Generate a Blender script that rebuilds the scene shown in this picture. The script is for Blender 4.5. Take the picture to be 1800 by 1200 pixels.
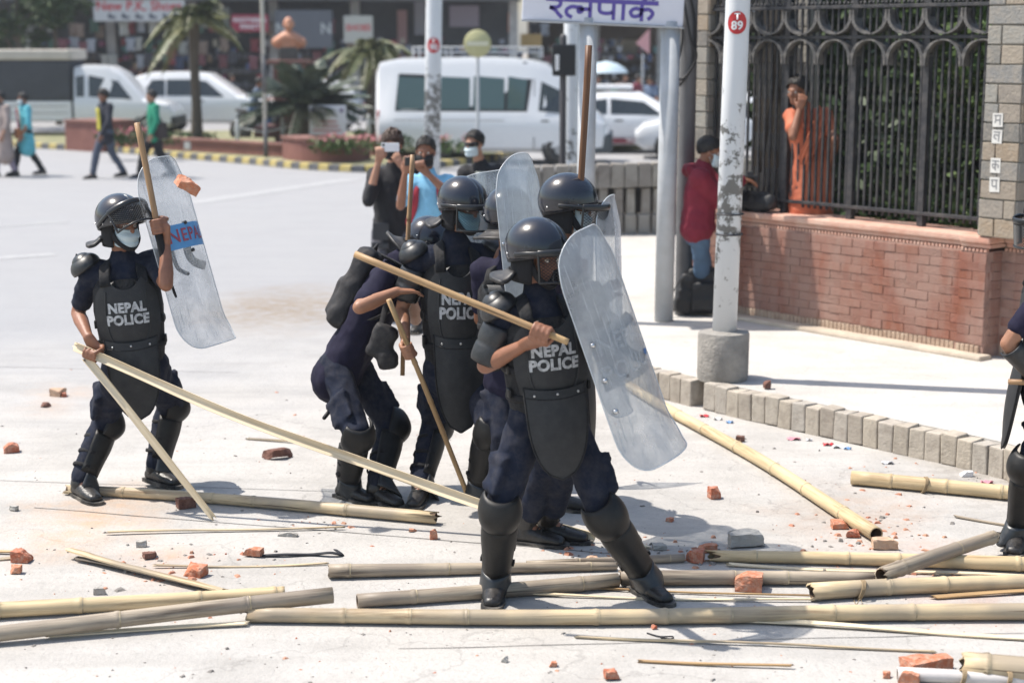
import bpy, bmesh, math, random
import numpy as np
from math import sin, cos, pi, radians, sqrt, atan2, atan
from mathutils import Vector, Matrix, noise

# ------------------------------------------------------------------ camera, sky, sun, exposure
scene = bpy.context.scene
for _o in list(bpy.data.objects):
    bpy.data.objects.remove(_o)
COL = scene.collection
FPX, TILT, CAMZ = 2900.0, atan(520 / 2900), 2.5
cam_data = bpy.data.cameras.new('camera')
cam_data.sensor_width = 36.0
cam_data.lens = FPX / 1800 * 36
cam_data.clip_end = 1500
cam_data.clip_start = 0.1
cam_data.dof.use_dof = True
cam_data.dof.focus_distance = 8.3
cam_data.dof.aperture_fstop = 1.9
cam = bpy.data.objects.new('camera', cam_data)
COL.objects.link(cam)
cam.location = (0, 0, CAMZ)
cam.rotation_euler = (pi / 2 - TILT, 0, 0)
scene.camera = cam

SUN_EL = radians(60)
SUN_AZ = atan2(-0.97, 0.24)                      # from the left, a little behind the group
SUN_DIR = Vector((cos(SUN_EL) * sin(SUN_AZ), cos(SUN_EL) * cos(SUN_AZ), sin(SUN_EL)))
world = bpy.data.worlds.new('World')
scene.world = world
world.use_nodes = True
wn = world.node_tree
sky = wn.nodes.new('ShaderNodeTexSky')
sky.sky_type = 'NISHITA'
sky.sun_disc = False
sky.sun_elevation = SUN_EL
sky.sun_rotation = SUN_AZ
sky.air_density = 1.4
sky.dust_density = 2.0
sky.ozone_density = 1.0
wn.nodes['Background'].inputs['Strength'].default_value = 0.12
wn.links.new(sky.outputs[0], wn.nodes['Background'].inputs['Color'])
sun_data = bpy.data.lights.new('sun', 'SUN')
sun_data.energy = 4.2
sun_data.angle = radians(0.6)
sun_data.color = (1.0, 0.935, 0.85)
sun = bpy.data.objects.new('sun', sun_data)
COL.objects.link(sun)
sun.rotation_euler = SUN_DIR.to_track_quat('Z', 'Y').to_euler()
sun.location = (-20, 6, 40)
scene.view_settings.view_transform = 'Standard'
scene.view_settings.look = 'None'
scene.view_settings.exposure = 0.70
scene.view_settings.gamma = 1.0
scene.view_settings.use_curve_mapping = False
scene.render.engine = 'CYCLES'
scene.cycles.use_denoising = True
scene.cycles.max_bounces = 8
scene.cycles.transparent_max_bounces = 16
scene.cycles.caustics_reflective = False
scene.cycles.caustics_refractive = False
random.seed(7)

# ------------------------------------------------------------------ photograph pixel -> point in the place
CT, ST = cos(TILT), sin(TILT)
def ray(px, py):
    a, b = (px - 900) / FPX, -(py - 600) / FPX
    return Vector((a, CT + b * ST, -ST + b * CT))
def at(px, py, Y):
    d = ray(px, py)
    return Vector((0, 0, CAMZ)) + d * (Y / d.y)
def gnd(px, py, z=0.0):
    d = ray(px, py)
    return Vector((0, 0, CAMZ)) + d * ((z - CAMZ) / d.z)
def yaw_vec(deg):                                 # 0 = towards the camera, 90 = to image right
    a = radians(deg)
    return Vector((sin(a), -cos(a), 0))
UP = Vector((0, 0, 1))
def V(*a): return Vector(a)
def frame(o, x, y, z):
    m = Matrix.Identity(4)
    for i, v in enumerate((x, y, z)):
        m[0][i], m[1][i], m[2][i] = v.x, v.y, v.z
    m[0][3], m[1][3], m[2][3] = o.x, o.y, o.z
    return m

# ------------------------------------------------------------------ materials
MATS = {}
def mat(name, col, rough=0.6, metal=0.0, var=0.0, vscale=3.0, bump=0.0, bscale=40.0, col2=None, spec=0.5,
        stretch=(1, 1, 1), coat=0.0, alpha=None, trans=0.0, emit=None, dust=0.0, dustcol=(0.45, 0.40, 0.34), coords='Object', detail=5.0, sss=0.0, bdist=0.01, ridged=False, contrast=(0.32, 0.68)):
    if name in MATS: return MATS[name]
    m = bpy.data.materials.new(name); m.use_nodes = True
    nt = m.node_tree; N = nt.nodes; L = nt.links
    b = N['Principled BSDF']
    b.inputs['Base Color'].default_value = (*col, 1)
    b.inputs['Roughness'].default_value = rough
    b.inputs['Metallic'].default_value = metal
    b.inputs['Specular IOR Level'].default_value = spec
    b.inputs['Coat Weight'].default_value = coat
    b.inputs['Transmission Weight'].default_value = trans
    if sss:
        b.inputs['Subsurface Weight'].default_value = sss
        b.inputs['Subsurface Radius'].default_value = (0.012, 0.005, 0.003)
    tc = N.new('ShaderNodeTexCoord')
    mp = N.new('ShaderNodeMapping'); mp.inputs['Scale'].default_value = stretch
    L.new(tc.outputs[coords], mp.inputs['Vector'])
    src = None
    if var or col2:
        n = N.new('ShaderNodeTexNoise'); n.inputs['Scale'].default_value = vscale
        n.inputs['Detail'].default_value = detail; n.inputs['Roughness'].default_value = 0.62
        L.new(mp.outputs[0], n.inputs['Vector'])
        r = N.new('ShaderNodeValToRGB')
        r.color_ramp.elements[0].position, r.color_ramp.elements[1].position = contrast
        c2 = col2 if col2 else tuple(min(1, c * (1 + var)) for c in col)
        c1 = col if col2 else tuple(c * (1 - var) for c in col)
        r.color_ramp.elements[0].color = (*c1, 1); r.color_ramp.elements[1].color = (*c2, 1)
        L.new(n.outputs[0], r.inputs[0])
        src = r.outputs[0]
    if dust:
        g = N.new('ShaderNodeNewGeometry'); sp = N.new('ShaderNodeSeparateXYZ')
        L.new(g.outputs['Normal'], sp.inputs[0])
        n2 = N.new('ShaderNodeTexNoise'); n2.inputs['Scale'].default_value = 16; n2.inputs['Detail'].default_value = 9; n2.inputs['Roughness'].default_value = .68
        L.new(tc.outputs[coords], n2.inputs['Vector'])
        mr = N.new('ShaderNodeMapRange'); mr.inputs['From Min'].default_value = 0.42; mr.inputs['From Max'].default_value = 0.75
        mr.inputs['To Max'].default_value = dust
        L.new(n2.outputs[0], mr.inputs['Value'])
        mx = N.new('ShaderNodeMix'); mx.data_type = 'RGBA'
        L.new(mr.outputs[0], mx.inputs['Factor'])
        if src: L.new(src, mx.inputs[6])
        else: mx.inputs[6].default_value = (*col, 1)
        mx.inputs[7].default_value = (*dustcol, 1)
        src = mx.outputs[2]
        rr = N.new('ShaderNodeMath'); rr.operation = 'MULTIPLY_ADD'; rr.inputs[1].default_value = 0.8; rr.inputs[2].default_value = rough
        L.new(mr.outputs[0], rr.inputs[0]); L.new(rr.outputs[0], b.inputs['Roughness'])
    if src: L.new(src, b.inputs['Base Color'])
    if bump:
        n3 = N.new('ShaderNodeTexNoise'); n3.inputs['Scale'].default_value = bscale; n3.inputs['Detail'].default_value = 4
        if ridged: n3.noise_type = 'RIDGED_MULTIFRACTAL'; n3.inputs['Detail'].default_value = 2.5; n3.inputs['Distortion'].default_value = .6
        L.new(mp.outputs[0], n3.inputs['Vector'])
        bp = N.new('ShaderNodeBump'); bp.inputs['Strength'].default_value = bump; bp.inputs['Distance'].default_value = bdist
        L.new(n3.outputs[0], bp.inputs['Height']); L.new(bp.outputs[0], b.inputs['Normal'])
    if alpha is not None: b.inputs['Alpha'].default_value = alpha
    if emit: b.inputs['Emission Color'].default_value = (*emit[0], 1); b.inputs['Emission Strength'].default_value = emit[1]
    MATS[name] = m
    return m

def shield_mat(name, haze, tint=(0.62, 0.66, 0.72), band=None):
    m = bpy.data.materials.new(name); m.use_nodes = True
    nt = m.node_tree; N = nt.nodes; L = nt.links
    b = N['Principled BSDF']; out = N['Material Output']
    b.inputs['Base Color'].default_value = (*tint, 1); b.inputs['Roughness'].default_value = 0.28
    b.inputs['Specular IOR Level'].default_value = 0.6
    tr = N.new('ShaderNodeBsdfTransparent'); tr.inputs[0].default_value = (0.93, 0.95, 0.97, 1)
    tl = N.new('ShaderNodeBsdfTranslucent'); tl.inputs[0].default_value = (*tint, 1)
    mx0 = N.new('ShaderNodeMixShader'); mx0.inputs[0].default_value = 0.3
    L.new(b.outputs[0], mx0.inputs[1]); L.new(tl.outputs[0], mx0.inputs[2])
    tc = N.new('ShaderNodeTexCoord')
    n = N.new('ShaderNodeTexNoise'); n.inputs['Scale'].default_value = 5; n.inputs['Detail'].default_value = 7; n.inputs['Roughness'].default_value = 0.65
    L.new(tc.outputs['Object'], n.inputs['Vector'])
    mp = N.new('ShaderNodeMapping'); mp.inputs['Scale'].default_value = (90, 90, 4); mp.inputs['Rotation'].default_value = (0.1, 0.5, 0.2)
    L.new(tc.outputs['Object'], mp.inputs[0])
    n2 = N.new('ShaderNodeTexNoise'); n2.inputs['Scale'].default_value = 1.0; n2.inputs['Detail'].default_value = 3
    L.new(mp.outputs[0], n2.inputs['Vector'])
    mr = N.new('ShaderNodeMapRange'); mr.inputs['From Min'].default_value = 0.3; mr.inputs['From Max'].default_value = 0.7
    mr.inputs['To Min'].default_value = haze - 0.24; mr.inputs['To Max'].default_value = haze + 0.22
    L.new(n.outputs[0], mr.inputs[0])
    mr2 = N.new('ShaderNodeMapRange'); mr2.inputs['From Min'].default_value = 0.62; mr2.inputs['From Max'].default_value = 0.72; mr2.inputs['To Max'].default_value = 0.4
    L.new(n2.outputs[0], mr2.inputs[0])
    ad = N.new('ShaderNodeMath'); ad.operation = 'ADD'; ad.use_clamp = True
    L.new(mr.outputs[0], ad.inputs[0]); L.new(mr2.outputs[0], ad.inputs[1])
    mx = N.new('ShaderNodeMixShader')
    L.new(ad.outputs[0], mx.inputs[0]); L.new(tr.outputs[0], mx.inputs[1]); L.new(mx0.outputs[0], mx.inputs[2])
    L.new(mx.outputs[0], out.inputs['Surface'])
    return m

# ------------------------------------------------------------------ mesh builder
class MB:
    def __init__(s): s.v = []; s.f = []
    def add(s, vs, fs):
        k = len(s.v); s.v += [tuple(p) for p in vs]; s.f += [tuple(i + k for i in f) for f in fs]
    def box(s, c, size, R=None):
        hx, hy, hz = (q / 2 for q in size); c = Vector(c)
        P = [Vector((x, y, z)) for x in (-hx, hx) for y in (-hy, hy) for z in (-hz, hz)]
        if R is not None: P = [R @ p for p in P]
        s.add([c + p for p in P], [(0, 1, 3, 2), (4, 6, 7, 5), (0, 4, 5, 1), (2, 3, 7, 6), (0, 2, 6, 4), (1, 5, 7, 3)])
    def bbox(s, c, size, bev=0.01, R=None):          # box with chamfered edges
        hx, hy, hz = (q / 2 for q in size); c = Vector(c); bm = bmesh.new()
        bmesh.ops.create_cube(bm, size=1)
        for w in bm.verts: w.co = Vector((w.co.x * hx * 2, w.co.y * hy * 2, w.co.z * hz * 2))
        bmesh.ops.bevel(bm, geom=bm.edges[:], offset=min(bev, min(size) * 0.45), segments=2, affect='EDGES', profile=0.6)
        bm.verts.index_update()
        vs = [(R @ w.co if R is not None else w.co) + c for w in bm.verts]
        fs = [[w.index for w in f.verts] for f in bm.faces]
        bm.free(); s.add(vs, fs)
    def tube(s, pts, rads, right=None, n=12, cap='round', closed=False):
        pts = [Vector(p) for p in pts]; m = len(pts)
        rads = [(r, r) if not isinstance(r, (tuple, list)) else r for r in rads]
        tan = []
        for i in range(m):
            if closed: t = pts[(i + 1) % m] - pts[i - 1]
            else: t = pts[min(i + 1, m - 1)] - pts[max(i - 1, 0)]
            tan.append(t.normalized() if t.length > 1e-9 else Vector((0, 0, 1)))
        if right is None:
            right = Vector((1, 0, 0)) if abs(tan[0].x) < 0.8 else Vector((0, 1, 0))
            if abs(tan[0].x) < 0.8 and abs(tan[m // 2].x) > 0.9: right = Vector((0, 1, 0.1))
        u = Vector(right); rings = []
        for i in range(m):
            t = tan[i]; q = u - t * u.dot(t)
            if q.length < 1e-4: q = t.orthogonal()
            q.normalize(); w = t.cross(q); u = q
            rings.append((pts[i], t, q, w, rads[i]))
        seq = []
        if not closed and cap == 'round':
            p, t, q, w, r = rings[0]; c = min(r)
            for k in (0.98, 0.8, 0.45): seq.append((p - t * c * k, q, w, (r[0] * sqrt(1 - k * k), r[1] * sqrt(1 - k * k))))
        for (p, t, q, w, r) in rings: seq.append((p, q, w, r))
        if not closed and cap == 'round':
            p, t, q, w, r = rings[-1]; c = min(r)
            for k in (0.45, 0.8, 0.98): seq.append((p + t * c * k, q, w, (r[0] * sqrt(1 - k * k), r[1] * sqrt(1 - k * k))))
        vs = []; fs = []
        for (p, q, w, r) in seq:
            for j in range(n):
                a = 2 * pi * j / n
                vs.append(p + q * (r[0] * cos(a)) + w * (r[1] * sin(a)))
        M = len(seq)
        for i in range(M if closed else M - 1):
            for j in range(n):
                i2 = (i + 1) % M
                fs.append((i * n + j, i * n + (j + 1) % n, i2 * n + (j + 1) % n, i2 * n + j))
        if not closed and cap:
            fs.append(tuple(range(n - 1, -1, -1))); fs.append(tuple((M - 1) * n + j for j in range(n)))
        s.add(vs, fs)
    def ell(s, c, r, R=None, n=14, m=9):
        c = Vector(c); vs = []; fs = []
        for i in range(m + 1):
            th = pi * i / m
            for j in range(n):
                a = 2 * pi * j / n
                p = Vector((r[0] * sin(th) * cos(a), r[1] * sin(th) * sin(a), r[2] * cos(th)))
                if i in (0, m): p = Vector((r[0] * 0.02 * cos(a), r[1] * 0.02 * sin(a), r[2] * cos(th)))
                vs.append(c + (R @ p if R is not None else p))
        for i in range(m):
            for j in range(n):
                fs.append((i * n + j, (i + 1) * n + j, (i + 1) * n + (j + 1) % n, i * n + (j + 1) % n))
        fs.append(tuple(range(n))); fs.append(tuple(m * n + j for j in range(n - 1, -1, -1)))
        s.add(vs, fs)
    def lathe(s, prof, n=24, c=(0, 0, 0), axis='z', cap=True):
        c = Vector(c); vs = []; fs = []
        for (r, z) in prof:
            for j in range(n):
                a = 2 * pi * j / n
                p = Vector((r * cos(a), r * sin(a), z))
                if axis == 'x': p = Vector((p.z, p.x, p.y))
                if axis == 'y': p = Vector((p.y, p.z, p.x))
                vs.append(c + p)
        for i in range(len(prof) - 1):
            for j in range(n):
                fs.append((i * n + j, i * n + (j + 1) % n, (i + 1) * n + (j + 1) % n, (i + 1) * n + j))
        if cap:
            fs.append(tuple(range(n - 1, -1, -1))); fs.append(tuple((len(prof) - 1) * n + j for j in range(n)))
        s.add(vs, fs)
    def grid(s, fn, nu, nv, thick=0.0, nfn=None):     # fn(u,v), u,v in 0..1 ; closed sheet when thick
        P = [[Vector(fn(i / nu, j / nv)) for j in range(nv + 1)] for i in range(nu + 1)]
        W = nv + 1
        vs = [P[i][j] for i in range(nu + 1) for j in range(W)]
        fs = [(i * W + j, (i + 1) * W + j, (i + 1) * W + j + 1, i * W + j + 1) for i in range(nu) for j in range(nv)]
        if thick:
            k = len(vs)
            for i in range(nu + 1):
                for j in range(W):
                    a = P[min(i + 1, nu)][j] - P[max(i - 1, 0)][j]; b = P[i][min(j + 1, nv)] - P[i][max(j - 1, 0)]
                    nn = a.cross(b)
                    if nn.length < 1e-12: nn = Vector((0, 0, 1))
                    vs.append(P[i][j] - nn.normalized() * thick)
            fs += [tuple(reversed([q + k for q in f])) for f in fs]
            idx = lambda i, j: i * W + j
            border = [idx(i, 0) for i in range(nu + 1)] + [idx(nu, j) for j in range(1, W)] + [idx(i, nv) for i in range(nu - 1, -1, -1)] + [idx(0, j) for j in range(nv - 1, 0, -1)]
            for a, b in zip(border, border[1:] + border[:1]): fs.append((a, a + k, b + k, b))
        s.add(vs, fs)
    def prism(s, poly, z0, z1, M=None):               # poly: list of (x,y), extruded z0..z1
        n = len(poly)
        vs = [Vector((x, y, z0)) for x, y in poly] + [Vector((x, y, z1)) for x, y in poly]
        if M is not None: vs = [M @ p for p in vs]
        fs = [tuple(range(n - 1, -1, -1)), tuple(range(n, 2 * n))]
        fs += [(i, (i + 1) % n, n + (i + 1) % n, n + i) for i in range(n)]
        s.add(vs, fs)
    def xform(s, M): s.v = [tuple(M @ Vector(p)) for p in s.v]; return s
    def mesh(s, name, smooth=True, fix=True):
        me = bpy.data.meshes.new(name)
        me.from_pydata(s.v, [], s.f)
        if fix:
            bm = bmesh.new(); bm.from_mesh(me); bmesh.ops.recalc_face_normals(bm, faces=bm.faces); bm.to_mesh(me); bm.free()
        if smooth: me.shade_smooth()
        return me
    def build(s, name, material, parent=None, smooth=True, M=None, fix=True, sharp=None):
        me = s.mesh(name, smooth, fix)
        if sharp: me.set_sharp_from_angle(angle=radians(sharp))
        return link(name, me, material, parent, M)

def link(name, me, material=None, parent=None, M=None):
    if material is not None:
        me.materials.clear(); me.materials.append(material)
    o = bpy.data.objects.new(name, me); COL.objects.link(o)
    if parent is not None: o.parent = parent
    if M is not None: o.matrix_local = M
    return o
def tag(o, label=None, cat=None, group=None, kind=None):
    if label: o['label'] = label
    if cat: o['category'] = cat
    if group: o['group'] = group
    if kind: o['kind'] = kind
    return o
def thing(name, label, cat, loc=(0, 0, 0), rotz=0.0, group=None, M=None):
    o = bpy.data.objects.new(name, None); COL.objects.link(o); o.empty_display_size = 0.1
    if M is not None: o.matrix_world = M
    else: o.location = loc; o.rotation_euler = (0, 0, rotz)
    return tag(o, label, cat, group)
def inst(name, src, parent=None, M=None):             # another object with the same mesh data
    o = bpy.data.objects.new(name, src.data if hasattr(src, 'data') else src); COL.objects.link(o)
    if parent is not None: o.parent = parent
    if M is not None: o.matrix_local = M
    return o

TMP = bpy.data.objects.new('temporary', bpy.data.meshes.new('temporary'))
def fuse(mb, voxel, smooth=3, wrinkle=None, name='body', sfac=0.5):
    """union of overlapping closed shapes as one continuous skin"""
    me = bpy.data.meshes.new(name); me.from_pydata(mb.v, [], mb.f)
    bm = bmesh.new(); bm.from_mesh(me); bmesh.ops.recalc_face_normals(bm, faces=bm.faces); bm.to_mesh(me); bm.free()
    o = bpy.data.objects.new('temporary', me); COL.objects.link(o)
    r = o.modifiers.new('r', 'REMESH'); r.mode = 'VOXEL'; r.voxel_size = voxel
    if smooth:
        q = o.modifiers.new('s', 'SMOOTH'); q.iterations = smooth; q.factor = sfac
    dg = bpy.context.evaluated_depsgraph_get()
    res = bpy.data.meshes.new_from_object(o.evaluated_get(dg))
    bpy.data.objects.remove(o); bpy.data.meshes.remove(me)
    res.name = name
    if wrinkle:
        amp, sc, sq = wrinkle
        n = len(res.vertices); co = np.empty(n * 3); res.vertices.foreach_get('co', co); co = co.reshape(-1, 3)
        nr = np.empty(n * 3); res.vertices.foreach_get('normal', nr); nr = nr.reshape(-1, 3)
        d = np.empty(n)
        nz = noise.noise
        for i in range(n):
            x, y, z = co[i]
            a = nz((x * sc + z * sc * 0.6, y * sc, z * sc * sq))
            b = nz((x * sc * 2.1 + 7, y * sc * 2.1 - z * sc, z * sc * sq * 1.7))
            d[i] = (1 - 2.2 * abs(a)) * 0.7 + (1 - 2 * abs(b)) * 0.3
        co += nr * (d[:, None] - 0.45) * amp
        res.vertices.foreach_set('co', co.ravel())
    res.shade_smooth()
    return res

FONT_CACHE = {}
def text_mesh(txt, size=1.0, bold=0.02, spacing=1.0, align='CENTER'):
    cu = bpy.data.curves.new('text', 'FONT'); cu.body = txt; cu.size = size; cu.align_x = align; cu.align_y = 'CENTER'
    cu.offset = bold * size; cu.space_character = spacing; cu.resolution_u = 3; cu.fill_mode = 'FRONT'
    cu.space_line = 0.95
    o = bpy.data.objects.new('temporary', cu); COL.objects.link(o)
    dg = bpy.context.evaluated_depsgraph_get()
    me = bpy.data.meshes.new_from_object(o.evaluated_get(dg))
    bpy.data.objects.remove(o); bpy.data.curves.remove(cu)
    return me
def text_obj(name, txt, material, parent, fn, size=1.0, bold=0.02, spacing=1.0, subdiv=0, label=None, thick=0.0):
    me = text_mesh(txt, size, bold, spacing)
    bm = bmesh.new(); bm.from_mesh(me)
    bmesh.ops.triangulate(bm, faces=bm.faces)
    for _ in range(subdiv): bmesh.ops.subdivide_edges(bm, edges=bm.edges, cuts=1)
    for w in bm.verts: w.co = Vector(fn(w.co.x, w.co.y))
    bm.to_mesh(me); bm.free()
    o = link(name, me, material, parent)
    if label: o['label'] = label
    return o
def catmull(pts, k=6, closed=False):
    P = [Vector(p) for p in pts]; out = []; n = len(P)
    for i in range(n if closed else n - 1):
        p0 = P[i - 1] if (i > 0 or closed) else P[0]; p1 = P[i]; p2 = P[(i + 1) % n]; p3 = P[(i + 2) % n] if (closed or i + 2 < n) else P[-1]
        for j in range(k):
            t = j / k
            out.append(0.5 * ((2 * p1) + (p2 - p0) * t + (2 * p0 - 5 * p1 + 4 * p2 - p3) * t * t + (3 * p1 - p0 - 3 * p2 + p3) * t ** 3))
    if not closed: out.append(P[-1])
    return out
def stroke(mb, pts, w, M=None, smooth=True, y=0.0):    # flat brush stroke in the xz plane
    P = catmull([(a, 0, b) for a, b in pts], 5) if smooth and len(pts) > 2 else [Vector((a, 0, b)) for a, b in pts]
    vs = []
    for i, p in enumerate(P):
        t = (P[min(i + 1, len(P) - 1)] - P[max(i - 1, 0)]).normalized(); q = Vector((t.z, 0, -t.x)) * w / 2
        vs += [p + q + V(0, y, 0), p - q + V(0, y, 0)]
    if M is not None: vs = [M @ p for p in vs]
    mb.add(vs, [(2 * i, 2 * i + 1, 2 * i + 3, 2 * i + 2) for i in range(len(P) - 1)])
def noisy(me, amp, sc, seed=0):
    for w in me.vertices:
        p = w.co * sc + Vector((seed, seed * 1.7, -seed))
        w.co += Vector((noise.noise(p), noise.noise(p + V(11, 0, 0)), noise.noise(p + V(0, 17, 0)))) * amp
# ------------------------------------------------------------------ ground, road, footpath
def node_mat(name): 
    m = bpy.data.materials.new(name); m.use_nodes = True
    return m, m.node_tree.nodes, m.node_tree.links, m.node_tree.nodes['Principled BSDF']

def ground_material(name, base, dark, warm, wscale=1.0, blotch=None, asphalt=None):
    m, N, L, b = node_mat(name)
    tc = N.new('ShaderNodeTexCoord')
    def nz(scale, det=6, rough=0.6, src=None):
        n = N.new('ShaderNodeTexNoise'); n.inputs['Scale'].default_value = scale; n.inputs['Detail'].default_value = det; n.inputs['Roughness'].default_value = rough
        L.new(src or tc.outputs['Object'], n.inputs['Vector']); return n.outputs[0]
    def ramp(s, p0, p1, lo=0.0, hi=1.0):
        r = N.new('ShaderNodeMapRange'); r.inputs['From Min'].default_value = p0; r.inputs['From Max'].default_value = p1
        r.inputs['To Min'].default_value = lo; r.inputs['To Max'].default_value = hi; L.new(s, r.inputs[0]); return r.outputs[0]
    def mix(f, a, c):
        x = N.new('ShaderNodeMix'); x.data_type = 'RGBA'; L.new(f, x.inputs[0])
        if isinstance(a, tuple): x.inputs[6].default_value = (*a, 1)
        else: L.new(a, x.inputs[6])
        x.inputs[7].default_value = (*c, 1); return x.outputs[2]
    c = mix(ramp(nz(0.35 * wscale, 8), 0.40, 0.70, 0, 0.6), base, warm)
    c = mix(ramp(nz(1.3 * wscale, 8, 0.7), 0.46, 0.70, 0, 0.65), c, dark)
    c = mix(ramp(nz(70, 4, .7), 0.52, 0.70, 0, 0.40), c, dark)
    c = mix(ramp(nz(26, 5, .7), 0.54, 0.66, 0, 0.45), c, dark)
    c = mix(ramp(nz(17, 6, 0.75), 0.63, 0.70, 0, 0.55), c, (dark[0] * 0.55, dark[1] * 0.52, dark[2] * 0.5))
    mpx = N.new('ShaderNodeMapping'); mpx.inputs['Scale'].default_value = (0.35, 2.6, 1); mpx.inputs['Rotation'].default_value = (0, 0, 0.35)
    L.new(tc.outputs['Object'], mpx.inputs[0])
    c = mix(ramp(nz(1.2, 6, 0.6, mpx.outputs[0]), 0.48, 0.70, 0, 0.5), c, dark)       # tyre streaks
    vo = N.new('ShaderNodeTexVoronoi'); vo.feature = 'DISTANCE_TO_EDGE'; vo.inputs['Scale'].default_value = 0.42 * wscale
    wp = N.new('ShaderNodeVectorMath'); wp.operation = 'ADD'
    nn = N.new('ShaderNodeTexNoise'); nn.inputs['Scale'].default_value = 2.2; nn.inputs['Detail'].default_value = 6
    L.new(tc.outputs['Object'], nn.inputs['Vector']); L.new(tc.outputs['Object'], wp.inputs[0]); L.new(nn.outputs[1], wp.inputs[1])
    L.new(wp.outputs[0], vo.inputs['Vector'])
    c = mix(ramp(vo.outputs[0], 0.0, 0.005, 0.28, 0.0), c, (dark[0] * 0.4, dark[1] * 0.4, dark[2] * 0.4))   # cracks
    if asphalt:
        sp = N.new('ShaderNodeSeparateXYZ'); L.new(tc.outputs['Object'], sp.inputs[0])
        sm = N.new('ShaderNodeMath'); sm.operation = 'MULTIPLY_ADD'; L.new(nz(.45, 7, .65), sm.inputs[0]); sm.inputs[1].default_value = 9.0; L.new(sp.outputs['Y'], sm.inputs[2])
        sn = N.new('ShaderNodeMath'); sn.operation = 'MULTIPLY_ADD'; L.new(sp.outputs['X'], sn.inputs[0]); sn.inputs[1].default_value = -.55; L.new(sm.outputs[0], sn.inputs[2])
        c = mix(ramp(sn.outputs[0], 15.5, 22.0, 0, .8), c, asphalt)      # older grey asphalt towards the crossing
    for (px, py, rad, colr, st) in (blotch or []):
        w = gnd(px, py)
        vm = N.new('ShaderNodeVectorMath'); vm.operation = 'DISTANCE'
        mp = N.new('ShaderNodeMapping'); mp.inputs['Scale'].default_value = (1, 0.6, 1)
        L.new(wp.outputs[0], mp.inputs[0]); L.new(mp.outputs[0], vm.inputs[0]); vm.inputs[1].default_value = (w.x + 0.5, (w.y + 0.5) * 0.6, 0.3)
        f = ramp(vm.outputs['Value'], rad * 0.25, rad, st, 0.0)
        ml = N.new('ShaderNodeMath'); ml.operation = 'MULTIPLY'; L.new(f, ml.inputs[0]); L.new(ramp(nz(7, 6, 0.7), 0.35, 0.6, 0.15, 1), ml.inputs[1])
        c = mix(ml.outputs[0], c, colr)
    L.new(c, b.inputs['Base Color']); b.inputs['Roughness'].default_value = 0.85; b.inputs['Specular IOR Level'].default_value = 0.25
    bp = N.new('ShaderNodeBump'); bp.inputs['Strength'].default_value = 0.5; bp.inputs['Distance'].default_value = 0.012
    ad = N.new('ShaderNodeMath'); ad.operation = 'ADD'; L.new(nz(45, 6), ad.inputs[0]); L.new(nz(9, 5), ad.inputs[1]); L.new(ad.outputs[0], bp.inputs['Height'])
    L.new(bp.outputs[0], b.inputs['Normal'])
    return m

ROAD = ground_material('road_surface', (0.43, 0.415, 0.395), (0.28, 0.268, 0.25), (0.45, 0.415, 0.37), 1.0,
    [(500, 540, 1.1, (0.23, 0.18, 0.13), 0.9), (160, 915, 0.55, (0.46, 0.30, 0.19), 0.7), (300, 1000, 0.35, (0.46, 0.28, 0.18), 0.6),
     (1500, 905, 0.6, (0.36, 0.27, 0.21), 0.7), (1660, 1020, 0.5, (0.45, 0.22, 0.14), 0.4), (90, 700, 0.5, (0.42, 0.30, 0.22), 0.5), (1720, 835, 0.6, (0.16, 0.14, 0.12), 0.7)], asphalt=(.27, .275, .29))
ROADFAR = ROAD
mb = MB(); mb.add([(-600, -600, -0.05), (600, -600, -0.05), (600, 600, -0.05), (-600, 600, -0.05)], [(0, 1, 2, 3)])
tag(mb.build('ground', mat('earth', (0.30, 0.26, 0.21), 0.95, var=0.2), smooth=False, fix=False), kind='structure')
mb = MB(); mb.add([(-60, -12, 0), (60, -12, 0), (60, 75, 0), (-60, 75, 0)], [(0, 1, 2, 3)])
road = tag(mb.build('road', ROAD, smooth=False, fix=False), kind='structure')
DARKLINE = mat('dark_line', (.10, .095, .09), .9, var=.3)  # thin dark strips laid along lines across the road
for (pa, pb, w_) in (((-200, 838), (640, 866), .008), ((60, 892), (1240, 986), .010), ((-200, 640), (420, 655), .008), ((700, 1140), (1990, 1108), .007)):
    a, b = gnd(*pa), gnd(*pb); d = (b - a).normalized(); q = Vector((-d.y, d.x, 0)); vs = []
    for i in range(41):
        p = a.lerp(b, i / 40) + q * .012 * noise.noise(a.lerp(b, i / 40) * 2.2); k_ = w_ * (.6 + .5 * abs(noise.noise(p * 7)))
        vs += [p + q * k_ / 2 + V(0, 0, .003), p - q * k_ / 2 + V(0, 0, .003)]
    m_ = MB(); m_.add(vs, [(2 * i, 2 * i + 1, 2 * i + 3, 2 * i + 2) for i in range(40)]); m_.build('road_line', DARKLINE, road, smooth=False, fix=False)

PAINT = mat('worn_road_paint', (0.28, 0.28, 0.29), 0.85, col2=(0.37, 0.37, 0.37), vscale=9, bump=0.3, detail=9)
def marking(pa, pb, w, nm='road_marking'):
    a, b = gnd(*pa), gnd(*pb); d = (b - a).normalized(); q = Vector((-d.y, d.x, 0)) * w / 2; n = 8
    m_ = MB(); vs = []
    for i in range(n + 1):
        p = a.lerp(b, i / n); k = 1 + 0.25 * noise.noise(p * 3)
        vs += [p + q * k + V(0, 0, .004), p - q * k + V(0, 0, .004)]
    m_.add(vs, [(2 * i, 2 * i + 1, 2 * i + 3, 2 * i + 2) for i in range(n)])
    return tag(m_.build(nm, PAINT, smooth=False), kind='structure')
marking((330, 358), (620, 315), 0.45); marking((-120, 462), (95, 447), 0.3); marking((-60, 402), (120, 390), 0.16)

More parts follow.
